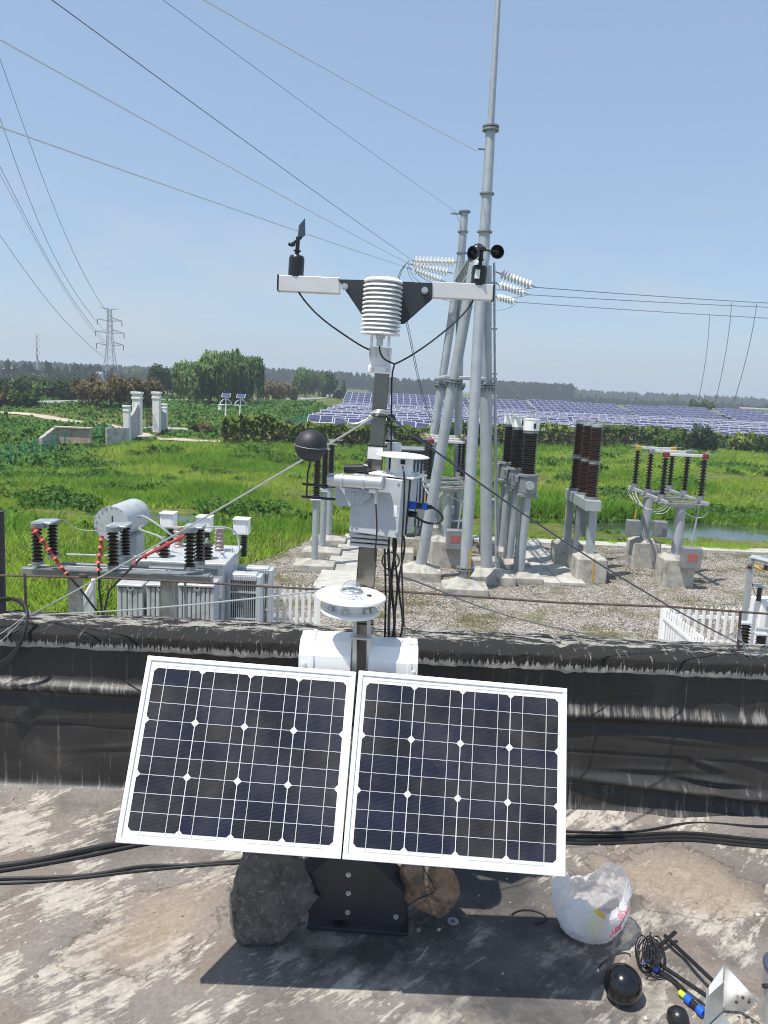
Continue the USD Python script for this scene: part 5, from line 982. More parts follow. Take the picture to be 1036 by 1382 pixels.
# three current transformers
def current_tf(lab, x, y, s=1.0):
    t = thing('current_transformer', lab, 'current transformer', (x, y, GZ0), 'current transformers beside the tower')
    part(t, 'concrete_footing', MB().box((x - .05, y, GZ0 + .09), (1.35, .85, .22), ch=.03), CONC, smooth=False); part(t, 'footing_cap', frustum((x, y, GZ0 + .195), .8, .6, .35, .35, .10), CONC, smooth=False)
    part(t, 'column', MB().cyl((x - .03, y, GZ0 + .25), (x + .02, y, GZ0 + 2.55), .135, .13, 18), GALV)
    part(t, 'cable_pipe', MB().cyl((x - .22, y - .1, GZ0 + .2), (x - .18, y - .1, GZ0 + 2.5), .035, n=8), GALVD)
    part(t, 'base_tank', MB().box((x, y, GZ0 + 2.62), (.62, .5, .10), ch=.02).lathe([(.27, 0), (.30, .05), (.30, .5), (.34, .52), (.34, .58), (.2, .60)], 18, (x, y, GZ0 + 2.66)), GALVD)
    part(t, 'terminal_box', MB().cyl((x + .02, y - .30, GZ0 + 2.94), (x + .02, y - .40, GZ0 + 2.94), .13, n=16), GALV)
    part(t, 'side_terminal', MB().box((x - .36, y - .1, GZ0 + 3.1), (.14, .2, .2), ch=.02), GALVD)
    part(t, 'insulator', insul(MB(), (x, y, GZ0 + 3.26), 1.18, .17, .235, 17, seg=20), INSB)
    part(t, 'head_ring', MB().cyl((x, y, GZ0 + 4.44), (x, y, GZ0 + 4.52), .22, n=20), GALVD)
    part(t, 'expander', MB().cyl((x, y, GZ0 + 4.52), (x, y, GZ0 + 4.83), .235, n=22).cyl((x, y, GZ0 + 4.83), (x, y, GZ0 + 4.86), .245, n=22), SHIELD)
    part(t, 'oil_gauge', MB().box((x + .06, y - .236, GZ0 + 4.66), (.07, .02, .15)), INK); return t
for (x, y), lab in (((float(at(712, 640, 22.6)[0]), 22.6), 'nearest current transformer with a white drum head beside the tower'), ((float(at(697, 630, 24.4)[0]), 24.4), 'middle current transformer with a white drum head beside the tower'), ((float(at(685.5, 620, 26.3)[0]), 26.3), 'farthest current transformer with a white drum head beside the tower')): current_tf(lab, x, y)

# capacitor voltage transformers: three tall double stacks on one stand
sx = 6.23; sd_ = thing('insulator_stand', 'grey beam on two legs carrying three tall brown insulators', 'stand', (sx, 24.0, GZ0))
for y, x in ((23.05, sx + .12), (25.1, sx - .1)):
    part(sd_, 'concrete_footing', MB().box((x, y, GZ0 + .36), (.92, .78, .80), ch=.04), CONC, smooth=False); part(sd_, 'footing_cap', frustum((x, y, GZ0 + .755), .8, .66, .5, .42, .10), CONC, smooth=False)
    part(sd_, 'leg', MB().box((x - .02, y, GZ0 + 1.5), (.24, .16, 1.45), ch=.01), GALV)
part(sd_, 'inner_leg', MB().box((sx - .12, 23.9, GZ0 + 1.25), (.12, .12, 1.9), ch=.01), GALVD)
part(sd_, 'top_beam', MB().box((sx, 24.05, GZ0 + 2.36), (.46, 2.75, .32), ch=.015), GALV)
part(sd_, 'secondary_box', MB().box((sx + .12, 24.5, GZ0 + 1.62), (.3, .42, 1.0), ch=.02), GALVD)
part(sd_, 'earth_strip', MB().box((sx + .16, 22.655, GZ0 + .42), (.045, .012, .72)), YELL)
for k, y in enumerate((23.05, 24.05, 25.1)):
    t = thing('tall_insulator', ('nearest tall brown two-stage insulator on the grey beam', 'middle tall brown two-stage insulator on the grey beam', 'farthest tall brown two-stage insulator on the grey beam')[k], 'insulator', (sx, y, GZ0 + 2.52), 'tall brown insulators on the grey beam')
    part(t, 'base_flange', MB().cyl((sx, y, GZ0 + 2.52), (sx, y, GZ0 + 2.60), .20, n=18), GALVD)
    part(t, 'lower_stage', insul(MB(), (sx, y, GZ0 + 2.60), .98, .125, .19, 13, seg=18), INSR); part(t, 'joint', MB().cyl((sx, y, GZ0 + 3.58), (sx, y, GZ0 + 3.70), .16, n=18).box((sx - .22, y, GZ0 + 3.66), (.3, .04, .02)), GALVD)
    part(t, 'upper_stage', insul(MB(), (sx, y, GZ0 + 3.70), .98, .125, .19, 13, seg=18), INSR); part(t, 'top_cap', MB().cyl((sx, y, GZ0 + 4.68), (sx, y, GZ0 + 4.76), .17, n=18).box((sx + .2, y, GZ0 + 4.78), (.5, .06, .025)), GALV)

# ribbed tank behind the control box
bx_ = A(1.0, 27.6)
t = thing('ribbed_tank', 'blue grey corrugated tank on short legs behind the control box', 'transformer', (bx_[0], bx_[1], GZ0))
part(t, 'shell', MB().box((bx_[0], bx_[1], -1.95), (2.0, 1.0, 2.75), ch=.03), MAT('blue_grey_paint', (.17, .22, .27), .5, var=.08))
for k in range(16): part(t, 'rib', MB().box((bx_[0] - .93 + .124 * k, bx_[1] - .56, -1.95), (.055, .14, 2.6), ch=.012), MAT('blue_grey_rib', (.21, .27, .33), .45) if k == 0 else UsdShade.Material.Get(stage, '/World/Looks/blue_grey_rib'))
part(t, 'lid', MB().box((bx_[0], bx_[1] - .1, -.55), (2.1, 1.3, .06), ch=.01), GALVD)
for x in (-.75, .75): part(t, 'leg', MB().cyl((bx_[0] + x, bx_[1], -3.7), (bx_[0] + x, bx_[1], -3.3), .12, n=14), GALV); block(t, (bx_[0] + x, bx_[1] - .1), 1.2, .9, .35)
# small cabinets
for (x, y, w, h, b, lab, sign) in ((2.42, 24.6, .5, .62, .75, 'small grey control cabinet with a red sign behind the bright tower leg', True), (3.75, 27.7, .42, 1.6, .1, 'narrow brown grey cabinet standing behind the tower mast', False)):
    t = thing('control_cabinet', lab, 'cabinet', (x, y, GZ0))
    part(t, 'housing', MB().box((x, y, GZ0 + b + h / 2), (w, .3, h), ch=.015), GALVD); part(t, 'roof_plate', MB().box((x, y - .01, GZ0 + b + h + .02), (w + .06, .38, .035)), GALV)
    if sign: part(t, 'warning_plate', MB().box((x, y - .154, GZ0 + b + h * .5), (.28, .006, .2)), fs); block(t, (x, y), .7, .6, .75)
    else: block(t, (x, y), .7, .5, .1)
for x, y, lab in ((3.35, 24.3, 'low concrete pad between the tower and the nearest transformers'), (.55, 25.0, 'bare concrete pad in front of the ribbed tank')):
    solo('concrete_pad', MB().box((x, y, GZ0 + .13), (1.0, .7, .32), ch=.03), CONC, lab, 'concrete pad', smooth=False)

# ------------------------------------------------------------------ power transformer on the left with its fuse rack
tf = thing('power_transformer', 'pale grey power transformer with radiators and a round oil drum beyond the parapet', 'transformer', (-4.1, 15.4, GZ0))
X0, X1, Yf, Yb, ZT = -4.75, -3.10, 14.7, 16.3, -1.98
part(tf, 'tank', MB().box(((X0 + X1) / 2, (Yf + Yb) / 2, -3.05), (X1 - X0, Yb - Yf, 2.1), ch=.02), PALEP)
part(tf, 'tank_lid', MB().box(((X0 + X1) / 2, (Yf + Yb) / 2, ZT), (X1 - X0 + .12, Yb - Yf + .12, .05), ch=.01), PALEP)
rbm = MAT('radiator_shade_gap', (.20, .215, .22), .6)
for a, b in ((158, 194), (198, 235), (241, 290)):
    p, q = at(a, 789, 14.1), at(b, 789, 14.1); w = q[0] - p[0]; xc = (p[0] + q[0]) / 2; zt = p[2]
    rp = part(tf, 'radiator', MB().box((xc, 14.35, zt - .8), (w - .04, .46, 1.6), ch=.02), PALEP)
    nf = max(3, int(w / .085))
    for k in range(nf): part(rp, 'radiator_fin', MB().box((p[0] + w * (k + .5) / nf, 14.10, zt - .82), (w / nf - .016, .09, 1.56), ch=.012), PALEP)
    part(rp, 'radiator_hood', MB().box((xc, 14.30, zt + .01), (w, .56, .05), ch=.012), PALEP)
    part(rp, 'lifting_eye', MB().lathe([(.03, -.012), (.065, -.012), (.065, .012), (.03, .012)], 14, (xc + .02, 14.04, zt - .03), (0, 1, 0)), GALV)
for (a, b, y0, Yr) in ((310, 347, 775, 14.9), (318, 363, 766, 16.1)):
    p, q = at(a, y0, Yr), at(b, y0, Yr); w = q[0] - p[0]; zt = p[2]
    for k in range(13): part(tf, 'cooling_fin', MB().box((p[0] + w * (k + .5) / 13, Yr + .1, zt - .85), (.018, .22, 1.55)), GALV)
    part(tf, 'cooling_header', MB().box(((p[0] + q[0]) / 2, Yr + .1, zt - .02), (w, .26, .09), ch=.02), PALEP); part(tf, 'cooling_side', MB().box((q[0] + .04, Yr + .1, zt - .85), (.10, .3, 1.68), ch=.012), GREYP)
    for z in (zt - .9, zt - .35): part(tf, 'cooling_strap', MB().box(((p[0] + q[0]) / 2, Yr - .022, z), (w, .014, .035)), PALEP)
    hb2 = MB()
    for k in range(12): hb2.cyl((p[0] + w * (k + .5) / 12, Yr - .04, zt - .10), (p[0] + w * (k + .5) / 12, Yr - .04, zt - .02), .026, n=7)
    part(tf, 'header_stub', hb2, PALEP)
co0 = at(151, 707, 15.6); cl_ = 1.2; CRD = .355
dr = MB().lathe([(0, -.03), (CRD * .95, -.03), (CRD * 1.05, -.03), (CRD * 1.05, .0), (CRD, .0), (CRD, cl_), (CRD * .93, cl_ + .06), (CRD * .6, cl_ + .13), (0, cl_ + .16)], 36, co0, unit(A(.06, 1, 0)))
dp_ = part(tf, 'oil_drum', dr, PALEP)
bl = MB()
for a in np.linspace(0, 6.28, 21)[:-1]: bl.cyl(co0 + A(CRD * .99 * math.cos(a), -.045, CRD * .99 * math.sin(a)), co0 + A(CRD * .99 * math.cos(a), -.03, CRD * .99 * math.sin(a)), .016, n=6)
part(dp_, 'drum_bolts', bl, GALVD); part(dp_, 'level_gauge', MB().box(co0 + A(.02, -.036, .05), (.022, .012, .24)), INK)
part(tf, 'drum_support', MB().box(co0 + A(.15, .55, -.75), (.55, .5, .9), ch=.02), GREYP)
pp_ = MB().tube(curve([co0 + A(.45, .3, .1), at(200, 700, 15.5), at(222, 715, 15.3), at(236, 726, 15.3)], 18), .022, 7).tube(curve([co0 + A(.5, .5, -.1), at(192, 716, 15.6), at(210, 722, 15.4), at(221, 730, 15.2)], 18), .022, 7)
pp_.tube(curve([at(276, 712, 15.6), at(296, 711, 15.7), at(315, 716, 15.8), at(321, 728, 15.8), at(322, 742, 15.7), at(312, 752, 15.6)], 20), .02, 7); part(tf, 'oil_pipe', pp_, GALV)
part(tf, 'lid_pipe', MB().tube([at(303, 747, 15.7), at(303, 740, 15.7), at(313, 740, 15.7), at(313, 752, 15.7)], .03, 8), PALEP)
part(tf, 'relief_valve', MB().lathe([(.06, 0), (.075, .05), (.05, .12), (.03, .14), (.05, .2), (0, .22)], 12, at(300, 758, 15.1)), PALEP)
for (px, y0, y1, Yb_, m, n) in ((221, 764, 731, 15.0, INSB, 7), (279, 766, 733, 15.0, INSB, 7), (241, 748, 714, 16.0, INSP, 7), (296, 752, 716, 15.8, INSP, 7)):
    p, q = at(px, y0, Yb_), at(px, y1, Yb_); h = q[2] - p[2]
    bq = part(tf, 'bushing', insul(MB(), p, h, .07 if m is INSB else .085, .125 if m is INSB else .11, n), m)
    part(bq, 'bushing_cap', MB().cyl(q, q + A(0, 0, .05 if m is INSP else .10), .10 if m is INSP else .03, n=12), GALV if m is INSB else INSP)
    part(bq, 'bushing_base', MB().cyl(p - A(0, 0, .05), p + A(0, 0, .01), .13, n=14), GALVD)
# white boxes on black posts behind the lid
for (x0, x1, y0, y1, yb, lab) in ((216, 235.5, 693, 713, 731, 'white box on a short black insulator, left of three above the transformer'), (265, 285, 698, 718, 730, 'white box above the transformer, middle of the three'), (315, 335.5, 701, 722, 752, 'white box on a black insulator at the right end of the transformer')):
    Yk = 16.4; a, b = at(x0, y0, Yk), at(x1, y1, Yk); c = (a + b) / 2; w, h = b[0] - a[0], a[2] - b[2]
    t = thing('meter_box', lab, 'box', A(c[0], Yk, at(c[0], yb, Yk)[2] if False else b[2] - .3), 'white boxes above the transformer')
    part(t, 'housing', MB().box(c + A(0, .1, 0), (w * .96, .28, h), A([1, .0, 0], [0, 1, 0], [0, 0, 1]), ch=.008), WHITE); part(t, 'roof_plate', MB().box(c + A(0, .09, h / 2 + .012), (w + .01, .34, .02)), WHITE)
    dq = part(t, 'door', MB().box(c + A(-.01, -.045, 0), (w * .78, .008, h * .8), ch=.002), WHITE)
    part(dq, 'hinge', MB().box(c + A(-w * .41, -.05, .1), (.014, .01, .035)).box(c + A(-w * .41, -.05, -.1), (.014, .01, .035)), INK)
    zb = at((x0 + x1) / 2, yb, Yk)[2]; part(t, 'insulator', insul(MB(), A(c[0] + .05, Yk + .1, zb), b[2] - zb, .05, .085, max(4, int((b[2] - zb) / .05))), INSB)

# fuse rack in front: a steel beam on concrete posts with three pairs of black insulators
fr = thing('fuse_rack', 'grey steel beam on round concrete posts in front of the transformer', 'rack', (-4.5, 13.0, GZ0))
b0, b1 = at(31, 768, 13), at(287, 784, 13); part(fr, 'steel_beam', MB().box((b0 + b1) / 2, (b1[0] - b0[0], .12, .13), ch=.006).box((b0 + b1) / 2 + A(.1, .0, .075), (b1[0] - b0[0] - .3, .28, .02)), GALVD)
part(fr, 'rear_beam', MB().box((b0 + b1) / 2 + A(.25, .42, .02), (b1[0] - b0[0] - .5, .10, .11), ch=.006), GALVD)
for x in (100, 225): c = at(x, 790, 13.15); part(fr, 'concrete_post', MB().cyl((c[0], 13.2, GZ0 - .1), (c[0], 13.2, b0[2] - .08), .135, .125, 20), CONC)
for x in (238, 250): c = at(x, 790, 13.0); part(fr, 'hanger_rod', MB().cyl(c + A(0, 0, .05), c + A(0, 0, -1.4), .022, n=8), GALVD)
part(fr, 'operating_rod', MB().cyl(at(90, 748, 13.1), at(215, 752, 13.1), .016, n=7).cyl(at(38, 762, 12.9), at(230, 770, 12.9), .012, n=6), PALEP)
for k, ((xa, ya, yc), (xb, yb2, yd)) in enumerate((((50.5, 757, 712), (71.5, 748, 707)), ((152.5, 762, 717), (169.5, 750, 711)), ((256, 764, 718), (269, 756, 713)))):
    t = thing('fuse_switch', ('pair of black insulators at the far left end of the steel beam', 'pair of black insulators near the middle of the steel beam', 'pair of black insulators at the right end of the steel beam')[k], 'fuse switch', at(xa, ya, 13.0), 'fuse switches on the steel beam')
    for (x, y0, y1, Yq) in ((xa, ya, yc, 12.95), (xb, yb2, yd, 13.45)):
        p, q = at(x, y0, Yq), at(x, y1, Yq); iq = part(t, 'insulator', insul(MB(), p, q[2] - p[2], .055, .098, 9), INSB); part(iq, 'base', MB().cyl(p - A(0, 0, .07), p, .10, n=14), GALVD); part(iq, 'cap', MB().cyl(q, q + A(0, 0, .085), .108, n=16), GALVD)
    part(t, 'contact_blade', MB().box((at(xa, yc - 3, 12.95) + at(xb, yd - 3, 13.45)) / 2 + A(0, 0, .03), (.34, .36, .04), ch=.008).box(at((xa + xb) / 2, (yc + yd) / 2, 13.2), (.10, .10, .07), ch=.01), GALV)
rdx = ((((44, 712), (86, 770)), ((90, 773), (106, 792)), ((106, 792), (133, 828)), 'red sleeved cable with skirts slanting down from the left pair of insulators', 6),
       (((138, 723), (133, 762)), ((133, 762), (134, 795)), ((134, 795), (138, 832)), 'red sleeved cable with skirts hanging straight from the middle pair of insulators', 5),
       (((249, 723), (190, 753)), ((190, 753), (147, 797)), ((147, 797), (139, 832)), 'red sleeved cable with skirts slanting left from the right pair of insulators', 5))
for (a, b), (c, d), (e, f), lab, ns in rdx:
    t = thing('sleeved_cable', lab, 'cable', at(*c, 12.8), 'red sleeved cables'); P = [at(*v, 12.75) for v in (a, b, d, f)]
    part(t, 'sleeve', MB().cyl(P[0], P[1], .027, n=10), REDT); part(t, 'cable', MB().tube([P[1], P[2], P[3], P[3] + A(.02, .05, -.9)], .020, 8), RUBBER)
    for k in range(ns):
        f_ = (k + .4) / (ns - 1.2); c_ = P[0] + (P[1] - P[0]) * f_ if f_ <= 1 else P[1] + (P[2] - P[1]) * (f_ - 1) * 1.1; dd = unit(P[1] - P[0]); part(t, 'skirt', MB().lathe([(.03, -.02), (.036, -.015), (.062, .015), (.062, .019), (.03, .005)], 16, c_, dd), REDT)
solo('bus_wire', MB().tube(curve([at(73, 704, 13.4), at(88, 703, 13.5), at(100, 712, 13.5), at(120, 716, 13.5), at(146, 717, 13.3)], 20), .010, 6), GALVD, 'drooping wire joining the left and middle insulator pairs', 'wire')

# picket fences
def picket_fence(lab, p, q, h, n, panel=None):
    p, q = A(*p, GZ0), A(*q, GZ0); d = unit(q - p); L_ = np.linalg.norm(q - p); nn = A(-d[1], d[0], 0); R = np.stack([d, nn, A(0, 0, 1)], 1); t = thing('picket_fence', lab, 'fence', (p + q) / 2)
    for k in range(n):
        c = p + d * L_ * (k + .5) / n; part(t, 'picket', MB().box(c + A(0, 0, h / 2), (.07, .022, h), R, ch=.003).plate([c + d * .035 + A(0, 0, h) - nn * .011, c + A(0, 0, h + .055) - nn * .011, c - d * .035 + A(0, 0, h) - nn * .011], .022), WHITE, smooth=False)
    for z in (h * .22, h * .80): part(t, 'rail', MB().box((p + q) / 2 + nn * .026 + A(0, 0, z), (L_, .026, .075), R, ch=.003), WHITE, smooth=False)
    for c in (p, q): part(t, 'post', MB().box(c + A(0, 0, h * .5), (.09, .09, h * 1.06), R, ch=.004), WHITE, smooth=False)
picket_fence('white picket fence right of the transformer', (-2.55, 17.0), (-1.40, 17.05), 1.0, 8)
picket_fence('white picket fence running along the left side of the transformer', (-5.9, 14.2), (-6.5, 16.9), .98, 16)
picket_fence('white picket fence front of the right enclosure, facing across the yard', (6.35, 16.7), (8.55, 16.8), 1.0, 13)
picket_fence('white picket fence side of the right enclosure, running toward the roof', (6.35, 13.6), (6.35, 16.6), 1.0, 21)
wm = onz(938, 862, -3.35)
t = thing('white_marker', 'short white capped marker post inside the right picket fence', 'post', (wm[0], wm[1], GZ0)); part(t, 'post', MB().box((wm[0], wm[1], GZ0 + .35), (.16, .16, .7), ch=.01), WHITE); part(t, 'cap', MB().box((wm[0], wm[1], GZ0 + .72), (.22, .22, .05), ch=.01), WHITE)

# equipment cut by the right edge
ex0 = A(7.95, 15.9)
t = thing('metering_frame', 'grey steel frame round a white cabinet at the right edge beyond the parapet', 'frame', (8.3, 15.9, GZ0))
pa, pb2 = at(1014, 752, 16.0), at(1040, 763, 15.3)
part(t, 'post', MB().box((pa[0], 16.0, (pa[2] + GZ0) / 2), (.10, .10, pa[2] - GZ0), ch=.006), GALV); part(t, 'post', MB().box((pa[0] + .42, 15.2, (pa[2] + GZ0) / 2), (.13, .13, pa[2] - GZ0), ch=.006), GALV)
part(t, 'post', MB().box((pa[0] + 1.5, 16.0, (pa[2] + GZ0) / 2), (.10, .10, pa[2] - GZ0), ch=.006), GALV)
part(t, 'top_rail', MB().cyl((pa[0], 16.0, pa[2]), (pa[0] + .42, 15.2, pa[2]), .06, n=4).box((pa[0] + .8, 16.0, pa[2]), (1.6, .09, .09), ch=.006), GALV)
cbx = at(1030, 840, 16.2); part(t, 'cabinet', MB().box((cbx[0] + .25, 16.3, -3.25), (.85, .5, 1.3), ch=.02), WHITE); part(t, 'cabinet_door', MB().box((cbx[0] + .2, 16.04, -3.25), (.5, .02, 1.1), ch=.004), PALEP)
for px, y0, y1, Yq in ((1003, 866, 842, 14.0), (1025, 870, 857, 13.6), (1023, 805, 792, 16.1)):
    p, q = at(px, y0 + 6, Yq), at(px, y1, Yq); part(t, 'insulator', insul(MB(), p, q[2] - p[2], .055, .095 if px != 1023 else .05, 7), INSB); part(t, 'cap', MB().box(q + A(.02, 0, .025), (.24, .16, .04), ch=.008), PALEP)
part(t, 'round_contact', MB().cyl(at(1009, 764, 16.0), at(1009, 764, 16.0) + A(.06, -.05, 0), .055, n=14), INSR); part(t, 'round_contact', MB().cyl(at(1031, 766, 15.8), at(1031, 766, 15.8) + A(.06, -.05, 0), .055, n=14), INSR)
part(t, 'yellow_bar', MB().cyl(at(1017, 764, 15.9), at(1030, 770, 15.8), .035, n=8), YELL); part(t, 'lead', MB().tube(curve([at(1014, 785, 16), at(1018, 800, 16), at(1022, 806, 16.1)], 10), .008, 5), RUBBER)
part(t, 'lower_beam', MB().box((pa[0] + .6, 15.1, -2.95), (1.5, .10, .10), ch=.006), GALV)

# ------------------------------------------------------------------ plants
L_WEED = LEAF('olive_weed', (0.10, 0.105, 0.03), (0.24, 0.22, 0.08), 0.4, 0.8)
def leaves(c, size, rg, elong=1.6, up=0.3):
    """leaf-sized quads at the points c, each turned its own way"""
    n = len(c); d = rg.normal(size=(n, 3)); d /= np.linalg.norm(d, axis=1, keepdims=True); e = rg.normal(size=(n, 3)); e[:, 2] += up; e -= d * (e * d).sum(1, keepdims=True); e /= np.linalg.norm(e, axis=1, keepdims=True)
    s = (size * np.exp(rg.normal(size=n) * .42))[:, None]; a, b = d * s * .5, e * s * .5 * elong
    V = np.stack([c - b, c + a * .9 - b * .1, c + b, c - a * .9 - b * .1], 1).reshape(-1, 3); k = np.arange(n)[:, None] * 4
    return V, (k + np.array([[0, 1, 2, 3]]))
def crown_points(n, R, H, z0, rg, lobes=18, rough=.45, flat=.0):
    """points in an uneven crown made of many lobes, more of them toward each lobe's skin"""
    L = rg.normal(size=(lobes, 3)); L /= np.linalg.norm(L, axis=1, keepdims=True); L[:, 2] = np.abs(L[:, 2]) * (1 - flat) - .7 * (rg.random(lobes)); rr = rg.uniform(.35, .85, lobes)[:, None]
    C = L * rr * A(R, R, H / 2) + A(0, 0, z0 + H / 2); rad = rg.uniform(.22, .42, lobes) * min(R, H * .6)
    k = rg.integers(0, lobes, n); d = rg.normal(size=(n, 3)); d /= np.linalg.norm(d, axis=1, keepdims=True)
    P = C[k] + d * (rad[k] * rg.uniform(.35, 1.0, n) ** .5 * (1 + rough * rg.normal(size=n) * .4))[:, None]
    a, b = np.percentile(P[:, 2], [1.5, 98.5]); f = H / (b - a); P[:, 2] = z0 + (P[:, 2] - a) * f; C[:, 2] = z0 + (C[:, 2] - a) * f
    q = np.percentile(np.hypot(P[:, 0], P[:, 1]), 95); P[:, :2] *= R / q; C[:, :2] *= R / q; return P, C
def trunk(rg, H, r, C, nb=7):
    m = MB(); top = A(rg.uniform(-.1, .1) * H, rg.uniform(-.1, .1) * H, H * .72); m.tube(curve([A(0, 0, -.3), A(top[0] * .2, top[1] * .3, H * .3), top], 8), np.linspace(r, r * .35, 8), 7)
    for c in C[:nb]:
        f = rg.uniform(.35, .8); s = A(top[0] * f * f, top[1] * f * f, H * .72 * f); m.tube([s, (s + c) / 2 + A(0, 0, .1), c], [r * .4, r * .25, r * .1], 5)
    return m
def tree(name, lab, cat, loc, H, R, lm, seed, n=2600, leaf=.30, z0f=.28, group=None, lobes=20, flat=0.0, elong=1.5, rough=.45):
    rg = np.random.default_rng(seed); t = thing(name, lab, cat, (0, 0, 0), group); z0 = H * z0f; P, C = crown_points(n, R, H - z0, z0, rg, lobes, rough, flat)
    P[:, 2] = np.maximum(P[:, 2], .1); part(t, 'crown', leaves(P, leaf, rg, elong), lm, smooth=False, local=True, soft=True); part(t, 'trunk', trunk(rg, H, R * .075 + .06, C), BARK, local=True)
    UsdGeom.Xformable(t).GetOrderedXformOps()[0].Set(Gf.Vec3d(*map(float, loc))); return t
def willow(name, lab, loc, H, R, seed, group=None, strands=420, lm=None):
    rg = np.random.default_rng(seed); t = thing(name, lab, 'tree', (0, 0, 0), group); pts = []; lob = 9
    Lc = np.c_[rg.normal(size=(lob, 2)) * R * .42, rg.uniform(.62, .84, lob) * H]; Lr = rg.uniform(.30, .48, lob) * R
    for s in range(strands):
        k = rg.integers(lob); d = rg.normal(size=3); d[2] = abs(d[2]) * .9 - .1; d /= np.linalg.norm(d); p = Lc[k] + d * Lr[k] * A(1, 1, .8) * rg.uniform(.7, 1.05)
        ln = rg.uniform(.22, .80) * H * (.45 + .55 * np.hypot(p[0], p[1]) / R); ln = min(ln, p[2] - rg.uniform(.06, .22) * H); q = max(4, int(ln / .26))
        f = np.linspace(0, 1, q)[:, None]; o = unit(A(p[0], p[1], 0) + 1e-6) * .25 * R * .5; pts.append(p + o * (1 - (1 - f) ** 2) - A(0, 0, 1) * ln * f + rg.normal(size=(q, 3)) * .12)
    P = np.vstack(pts); d = np.tile(A(0, 0, 1), (len(P), 1)) + rg.normal(size=(len(P), 3)) * .35; d /= np.linalg.norm(d, axis=1, keepdims=True); e = rg.normal(size=(len(P), 3)); e -= d * (e * d).sum(1, keepdims=True); e /= np.linalg.norm(e, axis=1, keepdims=True)
    s = rg.uniform(.7, 1.4, len(P))[:, None]; a, b = e * .13 * s, d * .36 * s; V = np.stack([P - b, P + a, P + b, P - a], 1).reshape(-1, 3); F = np.arange(len(P))[:, None] * 4 + np.array([[0, 1, 2, 3]])
    part(t, 'crown', (V, F), lm or L_WILLOW, smooth=False, local=True, soft=True); part(t, 'trunk', trunk(rg, H, .06 * R + .08, Lc, 9), BARK, local=True)
    UsdGeom.Xformable(t).GetOrderedXformOps()[0].Set(Gf.Vec3d(*map(float, loc))); return t
def span(px0, px1, y0, loc):            # real size of something this wide and tall at that place
    dep = (np.asarray(loc) - CAM) @ CF; return (px1 - px0) * dep / FPX, y0 * dep / FPX

# willows on the dike
for k, (x, yb, yt, w, sd, lab) in enumerate(((256, 545, 489, 44, 1, 'pale green weeping willow at the left end of the near willow clump'), (283, 547, 474, 54, 2, 'tall weeping willow left of the centre of the near willow clump'), (305, 546, 482, 44, 3, 'weeping willow between the two tallest of the near clump'), (322, 545, 470, 48, 4, 'tallest dark weeping willow at the right end of the near willow clump'))):
    g = ground(x, yb); w_, h_ = span(0, w, yb - yt, g); willow('willow_tree', lab, g, h_, w_ / 2 * 1.2, sd, strands=760)
for k, (x, yb, yt, w, sd, lab) in enumerate(((412, 537, 503, 30, 7, 'rounded willow at the left of the farther willow pair'), (430, 536, 497, 40, 8, 'broad dark willow at the right of the farther willow pair'))):
    g = ground(x, yb); w_, h_ = span(0, w, yb - yt, g); willow('willow_tree', lab, g, h_, w_ / 2 * 1.2, sd, strands=620, lm=L_GREEN)
